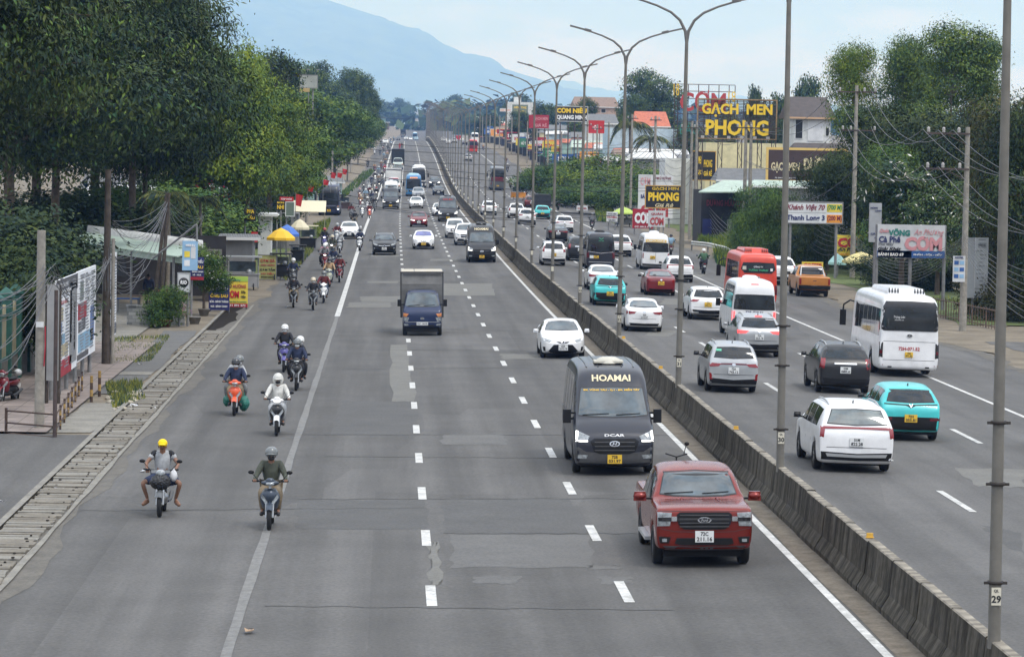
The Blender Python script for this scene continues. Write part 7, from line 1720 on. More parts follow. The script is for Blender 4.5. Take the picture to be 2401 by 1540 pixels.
board('brown tile shop billboard with ochre border, half behind the evergreen', 1798, 350, 1985, 426, 300, S_['brown'], [('GẠCH MEN', .23, .58, .36, .34, 'cream', 0, .03), ('DƯƠNG', .66, .44, .40, .46, 'cream', 0, .06), ('72 CHUYÊN GẠCH MEN', .25, .90, .30, .05, 'white')], frame=flat('frame_gold', (.70, .48, .15), rough=.6), posts=(.05, .35, .7, .95), fw=.22)
board('black upright sign with yellow letters beside the paired poles', 1621, 355, 1678, 423, 345, S_['black'], [('MEN', .36, .30, .16, .26, 'yellow'), ('GẠCH', .36, .74, .20, .20, 'yellow'), ('PHONG', .68, .42, .34, .26, 'yellow', 0, .02), ('GIÁ RẺ', .68, .74, .34, .22, 'yellow')], frame=FR_Y, posts=(.2, .8))
board('black and yellow tile shop sign at the kerb, its right end behind a lamp post', 1513, 436, 1606, 488, 326, S_['black'], [('GẠCH MEN', .50, .14, .68, .17, 'yellow', 0, .03), ('PHONG', .46, .49, .78, .40, 'yellow', 0, .05), ('Giá Rẻ', .48, .87, .46, .18, 'cream', .3, .02)], frame=FR_Y, posts=(.22, .34))
board('tall white signboard with red rice letters behind the black tile shop sign', 1496, 410, 1578, 512, 345, S_['white'], [('CƠM', .20, .15, .28, .20, 'rose'), ('CƠM Ủ NƯỚNG', .68, .07, .5, .08, 'maroon'), ('BÁNH HỎI', .30, .49, .45, .12, 'navy', 0, .04), ('CƠM', .47, .82, .80, .30, 'redb', 0, .06)], posts=(.1, .9), panels=[(.19, .14, .34, .26, S_['pale'])])
board('dark red rice sign at ground level', 1483, 490, 1532, 536, 318, S_['red'], [('CƠM', .52, .45, .86, .58, 'white', 0, .06), ('ĐT: 0913.125', .5, .91, .8, .09, 'white')], posts=(.1, .9))
board('greyish rice sign overlapping the dark red one', 1520, 494, 1560, 532, 316, S_['pale'], [('CƠM', .5, .65, .8, .5, 'redb', 0, .05), ('QUÁN', .5, .2, .7, .2, 'redb')], posts=(.1, .9))
board('small white menu board with red letters by the weeds', 1422, 497, 1448, 521, 330, S_['white'], [('BÁNH XÈO', .5, .18, .8, .13, 'black'), ('HUYỀN', .5, .48, .85, .26, 'redb'), ('QUÁN', .5, .80, .6, .18, 'black')], posts=(.2, .8))
board('faded white shop sign above the recess behind the weeds', 1440, 488, 1476, 508, 352, S_['pale'], [('QUÁN 30', .5, .3, .7, .2, 'black'), ('CƠM BÌNH DÂN', .5, .7, .8, .2, 'black')])
t, w, h, zc = board('cream panel leaning at the kerb left of the red minibus', 1352, 482, 1378, 494, 372, S_['pale'], [('NƯỚC MÍA', .5, .5, .8, .4, 'redb')])
board('black sign reading rice pot in yellow over white', 1303, 250, 1378, 285, 560, S_['black'], [('CƠM NIÊU', .5, .25, .94, .40, 'yellow', 0, .05), ('QUANG MINH', .5, .75, .94, .34, 'white', 0, .05)], frame=PLATEW, posts=(.15, .4, .6, .85), pm=STEEL)
board('red sign with rose letters left of the black rice pot sign', 1240, 270, 1287, 301, 640, S_['red'], [('GẠCH MEN', .6, .3, .7, .3, 'rose'), ('GIÁ RẺ', .6, .75, .6, .3, 'rose')], posts=(.2, .8), pm=STEEL)
t, w, h, zc = board('plain bright red billboard with a round white mark', 1380, 283, 1417, 313, 500, S_['brightred'], [('O', .42, .55, .14, .4, 'white')], posts=(.3, .7), pm=STEEL)
board('green and yellow sign on the white framed gable', 1201, 246, 1238, 268, 1140, S_['greygreen'], [('SIÊU THỊ', .5, .3, .8, .3, 'yellow'), ('VẬT LIỆU', .5, .7, .7, .25, 'yellow')], ground=20)
board('long yellow lettered strip sign left of the gable', 1172, 255, 1199, 262, 1140, S_['white'], [('NỘI THẤT', .5, .5, .9, .8, 'orange')], ground=20)
# the open lattice sign with big yellow letters
Yb = 332; P = at(1728, 280, Yb); g = gz(P.x, Yb); t = thing('letter_sign', 'open steel frame sign with huge yellow letters reading tile shop', 'sign', (P.x, Yb, g)); k = Yb/F; zc = P.z-g; w, h = 186*k, 92*k
b = MB()
for i in range(26): b.box((0, .06, zc-h/2+h*(i+.5)/26), (w, .03, h*.020))
for i in range(13): b.box((-w/2+w*i/12, .12, zc), (.09, .08, h))
b.build('slats', STEEL, t); f = MB()
for s in (-1, 1): f.box((s*w/2, 0, zc), (.12, .3, h+.12)); f.box((0, 0, zc+s*h/2), (w-.12, .28, .12))
f.build('frame', mat('frame_rust', (.30, .20, .10), var=.4), t)
q = MB(); add_text(q, 'GẠCH  MEN', -.5*k, zc+(280-259)*k, -.05, w=166*k, h=33*k, bold=.035, depth=.25); q.build('lettering', LT_['yellow'], t)
q = MB(); add_text(q, 'PHONG', 0, zc+(280-300)*k, -.05, w=148*k, h=37*k, bold=.035, depth=.25); q.build('lettering', LT_['yellow'], t)
for fx in (-.45, -.2, .05, .3, .48):
 l = MB(); z1 = zc-h/2; l.tube([(fx*w-.25, .1, 0), (fx*w-.25, .1, z1)], .05, 5); l.tube([(fx*w+.25, .9, 0), (fx*w+.25, .9, z1)], .05, 5)
 n = 8
 for i in range(n): a, c_ = (fx*w-.25, .1), (fx*w+.25, .9); l.tube([((a if i % 2 else c_)[0], (a if i % 2 else c_)[1], z1*i/n), ((c_ if i % 2 else a)[0], (c_ if i % 2 else a)[1], z1*(i+1)/n)], .03, 4)
 l.build('truss_leg', STEEL, t)
for i in range(6): l = MB(); x = -w*.42+i*w*.165; l.tube([(x, -.1, zc-h/2), (x-.2, -1.2, zc-h/2+.1)], .02, 4); l.box((x-.2, -1.25, zc-h/2+.15), (.32, .2, .24)); l.build('floodlight', PORC, t)
# the taller frame with red letters behind
Yb = 385; P = at(1650, 300, Yb); g = gz(P.x, Yb); t = thing('letter_sign', 'tall dark lattice frame with large red rice letters behind the yellow lettered sign', 'sign', (P.x, Yb, g)); k = Yb/F; Z = lambda row: P.z-g+(300-row)*k; X = lambda px: (px-1650)*k
b = MB()
for px in (1580, 1588, 1612, 1636, 1660, 1684, 1708, 1722): b.tube([(X(px), 0, 0 if px in (1580, 1612, 1660) else Z(330)), (X(px), 0, Z(200))], .05, 4)
for row in (199, 215, 232, 250, 268, 286, 310, 330): b.tube([(X(1580), 0, Z(row)), (X(1722), 0, Z(row))], .04, 4)
for i in range(7): b.tube([(X(1580), .3, Z(330)*i/7), (X(1600), .3, Z(330)*(i+1)/7)], .03, 4); b.tube([(X(1600), .3, Z(330)*i/7), (X(1580), .3, Z(330)*(i+1)/7)], .03, 4)
b.build('frame', STEEL, t)
for txt, x0, x1, r0, r1, mm, bd in [('CƠM', 1592, 1700, 212, 262, 'redb', .02), ('18', 1706, 1723, 214, 238, 'yellow', -.01), ('18', 1577, 1590, 198, 226, 'yellow', -.01), ('BÁO', 1594, 1640, 288, 316, 'teal', -.015)]:
 q = MB(); add_text(q, txt, X((x0+x1)/2), Z((r0+r1)/2), -.1, w=(x1-x0)*k, h=(r1-r0)*k, bold=bd, depth=.3); q.build('lettering', LT_[mm], t)
# warning triangle
P = gp(1546, 540); g = gz(P.x, P.y); k = P.y/F; t = thing('warning_sign', 'orange triangular road warning sign with a black figure beside the rice signs', 'road sign', (P.x, P.y, g)); z = at(1546, 505, P.y).z-g
b = MB(); b.tube([(0, 0, 0), (0, 0, z)], .04, 7); b.build('post', STEELG, t)
b = MB(); s = .42; b.prism([(-s, z-.35), (s, z-.35), (0, z+.42)], -.06, -.04); bo = b.build('plate', S_['orange'], t); b = MB(); b.box((0, -.07, z-.06), (.07, .01, .26)); b.ball((0, -.07, z+.12), (.045, .01, .045)); b.box((.05, -.07, z-.1), (.12, .01, .05), M=Matrix.Rotation(.6, 3, 'Y')); b.build('symbol', INK, bo)
# guardrail
b = MB(); pts = [gp(1622, 588), gp(1660, 592), gp(1700, 602), gp(1740, 622), gp(1770, 640)]
t = thing('guardrail', 'pale steel guardrail among the weeds left of the orange minibus', 'guardrail', pts[0]);
for dz in (.55, .75): b.tube([p+Vector((0, 0, dz))-pts[0] for p in pts], .09, 6)
b.build('rail', mat('pale_rail', (.52, .52, .48), var=.2), t)
for p in pts: q = MB(); q.box(p+Vector((0, .1, .35))-pts[0], (.12, .12, .8)); q.build('post', STEELG, t)
# railing by the white coach
A = gp(2188, 742); Bq = gp(2352, 778); t = thing('railing', 'low brown iron railing right of the white coach', 'railing', A); n = 26
b = MB()
for dz in (.15, .95): b.tube([Vector((0, 0, dz)), Bq-A+Vector((0, 0, dz))], .03, 5)
for i in range(n+1):
 p = (Bq-A)*(i/n); b.tube([p, p+Vector((0, 0, 1.05))], .018 if i % 5 else .04, 5)
b.build('rails', mat('brown_iron', (.12, .075, .05), var=.3), t)
for i, (x0, x1, lab, m, yaw) in enumerate([(2262, 2284, 'grey back of a poster stand beside the railing pole', S_['grey'], .1), (2284, 2316, 'white poster with faded print beside the railing pole', S_['white'], .2)]):
 board(lab, x0, 557, x1, 699, 170+i, m, [('THÔNG BÁO', .5, .12, .6, .04, 'grey')] if i else [], posts=(0, 1), yaw=yaw, panels=[] if not i else bars(16, .8, .8, 5, S_['grey']), cat='poster', name='poster_stand')
board('small pale blue board of pictures fixed to the railing pole', 2234, 600, 2263, 661, Y2_-.3, S_['pale'], [('HOTEL', .5, .06, .7, .07, 'navy')], panels=[(x, y, .36, .15, S_['lblue'] if (i+j) % 2 else S_['blue']) for i, x in enumerate((.28, .72)) for j, y in enumerate((.26, .52, .78))], ground=gz(30, Y2_), thick=.05)
# ---- buildings
def wall_box(name, x0, x1, top, Y, depth, m, parent, g, ox, bot=0.0, pn='wall'):
 k = Y/F; b = MB(); z1 = at((x0+x1)/2, top, Y).z-g; X0, X1 = at(x0, top, Y).x-ox, at(x1, top, Y).x-ox; b.box(((X0+X1)/2, depth/2, (bot+z1)/2), (X1-X0, depth, z1-bot)); return b.build(pn, m, parent), X0, X1, z1
def building(label, x0, x1, top, Y, depth, m, cat='building', name='building', roof=None, rtop=None, over=.5, windows=(), doors=(), gable=False, group=None, flatroof=None):
 P = at((x0+x1)/2, top, Y); g = gz(P.x, Y); t = thing(name, label, cat, (P.x, Y, g), 0, group); w, X0, X1, z1 = wall_box(name, x0, x1, top, Y, depth, m, t, g, P.x)
 if roof:
  zr = at(P.x, rtop, Y).z-g if False else at((x0+x1)/2, rtop, Y+depth/2).z-g; b = MB(); a, c_ = X0-over, X1+over
  if gable: vs = [(a, -over, z1), (c_, -over, z1), (c_, depth+over, z1), (a, depth+over, z1), ((a+c_)/2, -over, zr), ((a+c_)/2, depth+over, zr)]; fs = [(0, 4, 5, 3), (1, 2, 5, 4), (0, 1, 4), (3, 5, 2), (0, 3, 2, 1)]
  else: ins = (c_-a)*.08; vs = [(a, -over, z1), (c_, -over, z1), (c_, depth+over, z1), (a, depth+over, z1), (a+ins, depth/2, zr), (c_-ins, depth/2, zr)]; fs = [(0, 1, 5, 4), (1, 2, 5), (2, 3, 4, 5), (3, 0, 4), (0, 3, 2, 1)]
  b.add(vs, fs); b.build('roof', roof, t)
  b = MB(); b.box(((a+c_)/2, -over-.02, z1+.02), (c_-a, .08, .18)); b.build('eave', PLATEW if flatroof is None else flatroof, t)
 for (a, c_, r0, r1, mm) in windows:
  k = Y/F; q = MB(); za, zb_ = at(P.x, r0, Y).z-g, at(P.x, r1, Y).z-g; za = at((x0+x1)/2, r0, Y).z-g; zb_ = at((x0+x1)/2, r1, Y).z-g; xa, xb = at(a, top, Y).x-P.x, at(c_, top, Y).x-P.x
  q.box(((xa+xb)/2, -.03, (za+zb_)/2), (xb-xa+.12, .06, za-zb_+.12)); fo = q.build('window', PLATEW, t); q = MB(); q.box(((xa+xb)/2, -.065, (za+zb_)/2), (xb-xa, .02, za-zb_)); q.box(((xa+xb)/2, -.08, (za+zb_)/2), (.04, .02, za-zb_)); q.build('pane', mm, fo)
 return t, X0, X1, z1, g, P
DK = flat('dark_opening', (.02, .022, .025), rough=.3)
building('two storey house with a dark tiled roof and white walls behind the brown billboard', 1862, 1948, 278, 322, 9, W_WHITE, 'house', 'house', R_TILE, 228, windows=[(1866, 1882, 282, 325, DK), (1937, 1944, 300, 318, DK), (1896, 1930, 283, 330, S_['white'])], flatroof=flat('eave_ochre', (.55, .36, .22)))
building('lower wing with a brown tiled roof under the two storey house', 1868, 1975, 352, 318, 3, W_GREY, 'house', 'house', R_TILE, 336)
building('long cream yellow wall behind the big letter signs', 1655, 1882, 336, 352, 10, W_CREAM, name='hall', cat='building')
building('pale grey warehouse wall left of the cream yellow one', 1560, 1660, 372, 362, 8, W_WHITE, name='hall', cat='building')
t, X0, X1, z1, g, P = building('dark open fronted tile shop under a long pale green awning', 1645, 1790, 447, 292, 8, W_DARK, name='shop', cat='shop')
b = MB(); b.add([(X0-.6, -3.6, z1-.1), (X1+2.5, -3.6, z1+.05), (X1+2.5, 1.0, z1+.9), (X0+2.0, 1.0, z1+.9), (X0-.6, -3.6, z1-.2), (X1+2.5, -3.6, z1-.05), (X1+2.5, 1.0, z1+.8), (X0+2.0, 1.0, z1+.8)], [(0, 1, 2, 3), (7, 6, 5, 4), (0, 4, 5, 1), (1, 5, 6, 2), (3, 2, 6, 7), (0, 3, 7, 4)]); b.build('awning', R_GRN, t)
q = MB(); add_text(q, 'DƯƠNG HỮU LUÔNG', (X0+X1)/2-.3, z1-1.05, -.06, w=(X1-X0)*.72, h=.72, bold=.03, depth=.06); q.build('lettering', LT_['maroon'], t)
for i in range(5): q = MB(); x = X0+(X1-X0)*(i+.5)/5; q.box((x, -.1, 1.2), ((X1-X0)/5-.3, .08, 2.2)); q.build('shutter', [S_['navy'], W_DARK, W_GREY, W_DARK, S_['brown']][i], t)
building('low shed with a blue grey roof beside the dark shop', 1690, 1800, 425, 318, 5, W_BLUE, name='shed', cat='shed', roof=R_GRY, rtop=395)
building('green roofed shed below the brown billboard', 1770, 1990, 440, 288, 6, W_GREY, name='shed', cat='shed', roof=R_GRN, rtop=424)
building('pale blue walled warehouse behind the palms', 1425, 1625, 302, 520, 12, W_BLUE, name='warehouse', cat='building', windows=[(1588, 1608, 312, 330, DK)])
building('building with a bright orange tiled roof behind the palms', 1492, 1566, 298, 560, 10, W_WHITE, 'house', 'house', R_ORG, 262)
building('white vaulted tent roof above the low trees', 1484, 1582, 372, 436, 6, W_GREY, 'shed', 'shed', R_WHT, 358)
building('second white shed roof left of the vaulted one', 1420, 1480, 378, 452, 5, W_GREY, 'shed', 'shed', R_WHT, 368)
building('long building with a faded brown roof beyond the black rice pot sign', 1345, 1450, 252, 860, 14, W_PINK, 'building', 'building', R_BRN, 228, windows=[(1390, 1400, 256, 264, DK), (1410, 1420, 256, 264, DK)])
building('dark grey roofed building right of the black rice pot sign', 1376, 1446, 291, 600, 10, W_WHITE, 'building', 'building', R_GRY, 268)
building('white framed gable building on the right of the far posts', 1190, 1250, 240, 1150, 10, W_WHITE, name='building', cat='building', windows=[(1225, 1233, 278, 290, DK)])
building('small white block with a rooftop tank on the gable building', 1206, 1222, 228, 1156, 6, W_WHITE, name='building', cat='building')
# the receding right frontage
r3 = random.Random(12); WC = [('white', W_WHITE), ('cream', W_CREAM), ('pink', W_PINK), ('grey', W_GREY), ('teal', W_TEAL), ('orange', W_ORG), ('brown', W_BROWN), ('pale blue', W_BLUE)]
RC = [('white', R_WHT), ('grey', R_GRY), ('orange', R_ORG), ('green', R_GRN), ('brown', R_BRN)]; SC = [('red', S_['red']), ('blue', S_['blue']), ('yellow', S_['yellow']), ('black', S_['black']), ('white', S_['white']), ('green', S_['green']), ('orange', S_['orange'])]
AW = [('red', flat('awn_red', (.45, .05, .04))), ('blue', flat('awn_blue', (.05, .12, .35))), ('cream', flat('awn_cream', (.6, .52, .38))), ('green', flat('awn_green', (.08, .30, .22))), ('peach', flat('awn_peach', (.62, .36, .22)))]
seen = set()
WORDS = ['CƠM', 'PHỞ', 'CÀ PHÊ', 'GẠCH', 'SƠN', 'BÚN BÒ', 'NƯỚC MÍA', 'HỦ TIẾU', 'XE MÁY', 'TÔN', 'ĐIỆN', 'BÁNH MÌ', 'THÉP', 'GỖ', 'RỬA XE']
def shop(u, Y, face, i, depth=9, side='right'):
 while True:
  a, b_, c_, d_ = r3.choice(WC), r3.choice(RC), r3.choice(SC), r3.choice(AW)
  if (a[0], b_[0], c_[0], d_[0], side) not in seen: seen.add((a[0], b_[0], c_[0], d_[0], side)); break
 w = r3.uniform(5, 9); H = r3.choice([3.6, 4, 4.5, 6.5, 7.2]); P = G(u, Y); t = thing('shop', f'{a[0]} shop, {b_[0]} roof, {c_[0]} sign, {d_[0]} awning, in the {side} frontage', 'shop', P, heading(Y), f'shops receding along the {side} side')
 sx = -1 if side == 'right' else 1                      # the side that faces the road
 b = MB(); b.box((-sx*depth/2, 0, H/2), (depth, w, H)); b.build('wall', a[1], t)
 b = MB(); z = H+r3.uniform(.5, 1.3); b.add([(-sx*-.5, -w/2-.3, H+.02), (-sx*(depth+.3), -w/2-.3, H+.02), (-sx*(depth+.3), w/2+.3, H+.02), (-sx*-.5, w/2+.3, H+.02), (-sx*-.5+(-sx*.3), 0, z), (-sx*depth, 0, z)], [(0, 1, 5, 4), (2, 3, 4, 5), (0, 4, 3), (1, 2, 5), (0, 3, 2, 1)]); b.build('roof', b_[1], t)
 b = MB(); b.add([(0, -w/2, 2.9), (0, w/2, 2.9), (sx*2.6, w/2, 2.35), (sx*2.6, -w/2, 2.35), (0, -w/2, 2.82), (0, w/2, 2.82), (sx*2.6, w/2, 2.27), (sx*2.6, -w/2, 2.27)], [(0, 1, 2, 3), (7, 6, 5, 4), (2, 6, 7, 3), (0, 3, 7, 4), (1, 5, 6, 2)]); b.build('awning', d_[1], t)
 b = MB(); b.box((sx*.08, 0, 1.3), (.1, w*.7, 2.5)); b.box((sx*1.2, -w/2+.02, 1.2), (2.3, .1, .0+2.2)); b.build('doorway', DK, t)
 h_ = r3.uniform(1.0, 2.2); z = r3.uniform(3.2, 5.2); b = MB(); b.box((sx*1.8, -w/2-.1, z), (r3.uniform(2.2, 4.2), .16, h_)); so = b.build('sign', c_[1], t)
 q = MB(); add_text(q, r3.choice(WORDS), sx*1.8, z, -w/2-.19, w=2.0, h=h_*.5, bold=.04, depth=.03); q.build('lettering', LT_['white' if c_[0] not in ('white', 'yellow') else 'red'], so)
 q = MB(); q.tube([(sx*2.4, -w/2-.1, 0), (sx*2.4, -w/2-.1, z)], .05, 5); q.build('post', STEELG, t); return t
Y = 470.0; i = 0
while Y < 1420:
 shop(r3.uniform(31.5, 35), Y, 1, i); Y += r3.uniform(9, 14)*(1 if Y < 900 else 2.2); i += 1
Y = 250.0
while Y < 430: shop(r3.uniform(-17, -14.5), Y, 1, i, 8, 'left'); Y += r3.uniform(10, 14); i += 1
for i in range(26):                          # what stands beyond the crest
 Y = 1350+i*75+r3.uniform(-20, 20); s = 1 if i % 2 else -1; P = G(s*r3.uniform(20, 40)+9, Y); a = r3.choice(WC)
 if i % 3 == 2: tree(T_FAR, P, f'hazy roadside tree beyond the crest on the {"right" if s > 0 else "left"}', 'hazy trees beyond the crest', r3.uniform(.8, 1.3))
 else:
  t = thing('building', f'hazy {a[0]} building beyond the crest on the {"right" if s > 0 else "left"}', 'building', P, 0, 'hazy buildings beyond the crest'); H = r3.uniform(4, 11); w = r3.uniform(7, 14)
  b = MB(); b.box((0, 4, H/2), (w, 9, H)); b.build('wall', a[1], t); b = MB(); b.box((0, 3.5, H+.2), (w+1, 11, .4)); b.build('roof', r3.choice(RC)[1], t); b = MB()
  for x in (-w*.3, 0, w*.3): b.box((x, -.55, H*.55), (w*.16, .1, 1.5))
  b.build('windows', DK, t)
for i in range(9):
 P = G((-1 if i % 2 else 1)*r3.uniform(14, 60)+9, 1650+i*230); tree(T_FAR, P, ['hazy far off tree under the mountain foot, left group', 'hazy far off tree under the mountain foot, right group'][i % 2 == 0], 'hazy trees under the mountain', r3.uniform(1.2, 2.0))
b = MB()
rr = np.random.RandomState(5); V = [];
me = leaf_mesh('far_woodland', [(rr.uniform(-900, 1300), rr.uniform(1900, 4300), 0, 60, 30, 13) for _ in range(150)], 26000, 9, LEAF['far'], 8, droop=0, clump=9, per=20, asp=.7)
co = np.empty(len(me.vertices)*3); me.vertices.foreach_get('co', co); co = co.reshape(-1, 3); co[:, 2] += np.interp(co[:, 1], _gy, _gz)+4; me.vertices.foreach_set('co', co.reshape(-1)); me.update()
tagp(link_mesh('woodland', me), 'hazy belt of woodland between the town and the mountain', 'woodland', kind='stuff')
# stalls by the far right kerb
def parasol(px, row, base, label, c, w=2.4, c2=None, Y=None):
 P = gp(px, base) if Y is None else Vector((at(px, base, Y).x, Y, 0)); g = gz(P.x, P.y); z = at(px, row, P.y).z-g; t = thing('parasol', label, 'parasol', (P.x, P.y, g)); n = 8; b = MB(); vs = [(0, 0, z)]
 for q, (rr_, dz) in enumerate(((.5, -.22), (1, -.62))):
  for i in range(n): vs.append((cos(2*pi*(i+.5)/n)*w/2*rr_, sin(2*pi*(i+.5)/n)*w/2*rr_, z+dz))
 for i in range(n): vs.append((vs[1+n+i][0], vs[1+n+i][1], z-.78))
 fs = [(0, 1+i, 1+(i+1) % n) for i in range(n)]+[(1+i, 1+n+i, 1+n+(i+1) % n, 1+(i+1) % n) for i in range(n)]+[(1+n+i, 1+2*n+i, 1+2*n+(i+1) % n, 1+n+(i+1) % n) for i in range(n)]
 b.add(vs, fs); b.build('canopy', c, t); b = MB(); b.tube([(0, 0, 0), (0, 0, z)], .03, 6); b.build('pole', STEELG, t); return t
A_ = {'yellow': flat('awn_yellow', (.82, .50, .02)), 'blue': flat('awn_dblue', (.06, .16, .50)), 'cream': flat('awn_cream2', (.68, .62, .44)), 'white': flat('awn_white', (.72, .72, .70)), 'lime': flat('awn_lime', (.45, .58, .12)), 'teal': flat('awn_teal', (.38, .62, .58))}
parasol(2018, 590, 660, 'wide cream parasol beside the small yellow rice sign', A_['yellow'] if False else mat('parasol_pale_yellow', (.72, .62, .28), rough=.7, var=.05), 2.7, Y=222)
parasol(1962, 594, 655, 'small pale teal parasol left of the yellow rice sign', A_['teal'], 1.3, Y=226)
parasol(1462, 485, 520, 'yellow green parasol by the parked red minibus', A_['lime'], 2.6, Y=345)
parasol(1216, 417, 452, 'white parasol over a snack cart on the upper right kerb', A_['white'], 2.6, Y=480)
def cart(px, base, w, h, label, m, Y=None, top=DARKP, name='food_cart', cat='food cart', roof=None, wheels=True):
 P = gp(px, base) if Y is None else Vector((at(px, base, Y).x, Y, 0)); g = gz(P.x, P.y); t = thing(name, label, cat, (P.x, P.y+.4, g)); b = MB(); b.box((0, 0, .55), (w, .8, .7)); b.box((0, 0, .93), (w+.1, .9, .06)); b.build('cabinet', m, t)
 b = MB()
 for sx in (-1, 1):
  for sy in (-1, 1): b.tube([(sx*w/2*.95, sy*.38, .1), (sx*w/2*.95, sy*.38, h)], .025, 5)
 b.build('frame', STEELG, t); b = MB(); b.box((0, .1, .93+(h-.93)*.45), (w*.8, .5, (h-.93)*.6)); b.build('glass_case', GLASSW, t); b = MB(); b.box((0, 0, h+.03), (w+.3, 1.2, .07)); b.build('canopy', roof or top, t)
 b = MB(); b.ball((w*.2, -.1, 1.08), (.16, .16, .16)); b.build('pot', SILVT, t)
 if wheels:
  for sx in (-1, 1): q = MB(); q.lathe([(.12, -.03), (.2, -.03), (.2, .03), (.12, .03)], c=(sx*w*.35, -.4, .2), n=14, axis='X'); q.build('wheel', RUB, t)
 return t
cart(1216, 455, 2.2, 2.0, 'orange snack cart under the white parasol on the right kerb', S_['orange'], Y=480)
cart(1462, 522, 1.8, 1.9, 'small drinks cart under the yellow green parasol', W_GREY, Y=346)
for (px, row, Y, lab, m) in [(1246, 428, 470, 'red flag hung by the white parasol on the right', S_['brightred'])]:
 pass
def flag(px, r0, r1, Y, label, w=.7, parent=None):
 P = at(px, r0, Y); g = gz(P.x, Y); t = thing('flag', label, 'flag', (P.x, Y, g), 0, 'red flags on poles'); z0 = P.z-g; z1 = at(px, r1, Y).z-g
 b = MB(); b.tube([(-w/2, 0, max(0, z1-1.6)), (-w/2, 0, z0+.15)], .022, 5); b.build('pole', STEELG, t)
 b = MB(); n = 6; vs = []
 for j in range(5):
  for i in range(n): x = -w/2+w*i/(n-1)*(1-.25*j/4); vs.append((x, .10*sin(i*1.4+j*.8), z0-(z0-z1)*j/4-.1*i/(n-1)))
 b.add(vs, [(j*n+i, j*n+i+1, (j+1)*n+i+1, (j+1)*n+i) for j in range(4) for i in range(n-1)], 0, True)
 b.build('cloth', S_['brightred'], t); return t
for px, r0, r1, Y, lab in [(702, 455, 482, 252, 'large red flag left of the dark blue coach'), (765, 421, 433, 300, 'red flag just above the dark blue coach roof'), (729, 434, 448, 290, 'red flag between the large one and the coach'), (782, 404, 417, 345, 'red flag above and right of the coach, left of two'), (809, 396, 408, 360, 'red flag farthest right on the left kerb'), (797, 405, 416, 352, 'red flag between the last two above the coach'), (1247, 428, 446, 470, 'red flag hung by the white parasol on the right'), (1075, 318, 328, 1180, 'far red flag high on the right')]:
 flag(px, r0, r1, Y, lab, .55 if Y < 1000 else 2)
# ------------------------------------------------------------ left side
# fence with green posts and cream panels
FG = mat('fence_green', (.018, .085, .065), rough=.6, var=.3); FC = ribbed('fence_cream', (.40, .35, .22), 8.0, .9, 1); FB = mat('fence_base', (.12, .115, .10), rough=.95, var=.35)
t = thing('perimeter_wall', 'green and cream panel wall along the pink paving at the left edge', 'wall', G(-13.0, 99)); y = 97.0; base = t.location; i = 0
while y < 132:
 P = G(-13.0, y)-base; b = MB(); b.box(P+Vector((0, 0, 1.55)), (.42, .42, 3.1)); b.box(P+Vector((0, 0, 3.12)), (.58, .58, .12)); b.add([P+Vector(v) for v in ((-.26, -.26, 3.18), (.26, -.26, 3.18), (.26, .26, 3.18), (-.26, .26, 3.18), (0, 0, 3.42))], [(0, 1, 4), (1, 2, 4), (2, 3, 4), (3, 0, 4)]); b.build('pillar', FG, t)
 Q = G(-13.0, y+1.5)-base; b = MB(); b.box(Q+Vector((0, 0, .5)), (.22, 2.58, 1.0)); b.build('plinth', FB, t); b = MB(); b.box(Q+Vector((0, 0, 1.75)), (.12, 2.3, 1.4)); b.build('panel', FC, t); b = MB()
 for k in range(6): b.box(Q+Vector((0, -1.0+k*.4, 2.6)), (.1, .26, .3+.14*(k % 2)))
 b.build('finial', FC, t); b = MB(); b.box(Q+Vector((0, 0, 1.03)), (.26, 2.58, .08)); b.box(Q+Vector((0, 0, 2.46)), (.2, 2.58, .08)); b.build('rail', FG, t); y += 3.0; i += 1
# telecom poles
q1 = pwr_pole(92, 1012, 540, 'round concrete pole on the pink paving, small white tag half way up', [], r0=.15, r1=.12)
b = MB(); b.box((.0, -.17, 3.1), (.22, .02, .16)); b.build('tag', PLATEW, q1); b = MB(); b.tube([(.15, -.12, 3.05), (.16, -.15, 2.5), (.13, -.15, 1.9)], .02, 5); b.build('red_cord', S_['red'], q1)
q2 = pwr_pole(248, 860, 398, 'tall dark concrete pole beside the poster boards, slightly leaning', [], r0=.165, r1=.11, m=WPOLE, sq=False, lean=.0, pair=.0)
b = MB(); b.tube([(.24, 0, 0), (.22, 0, 4.8)], .07, 8); b.build('stay_pipe', CPOLE, q2)
P = gp(364, 766); g = gz(P.x, P.y); H = at(390, 452, P.y).z-g; q3 = thing('twin_leg_pole', 'dark twin legged pole leaning to the right before the eating house', 'pole', (P.x, P.y, g))
for s in (-1, 1): b = MB(); b.tube([(s*.16, 0, -.1), (.5+s*.05, 0, H)], [.11, .07], 8); b.build('leg', WPOLE, q3)
b = MB()
for k in range(7): z = .5+k*H/8; b.box((.5*z/H, 0, z), (.30-.16*z/H, .06, .07))
b.build('rungs', WPOLE, q3)
BN = 'tangled grey cables on the left poles'
rw_ = random.Random(77)
tops = [(at(118, 638, q1.location.y)), (at(262, 520, q2.location.y)), (at(391, 478, q3.location.y)), at(478, 500, 190)]
def cab(A, B, n, s0, s1, j=.12, lab='', m=WIRE, r=.013):
 for k in range(n):
  d = lambda: Vector((rw_.uniform(-j, j), rw_.uniform(-j, j), rw_.uniform(-j, j)*1.6)); wire('cable', A+d(), B+d(), s0+(s1-s0)*k/max(1, n-1), r*rw_.uniform(.8, 1.3), m, lab, BN, 16)
cab(tops[0], at(256, 600, q2.location.y), 9, .4, 1.6, .14, 'grey cable sagging between the round pole and the tall dark pole')
cab(tops[0], at(-60, 700, 84), 9, .2, .8, .16, 'grey cable leaving the round pole over the fence to the left edge')
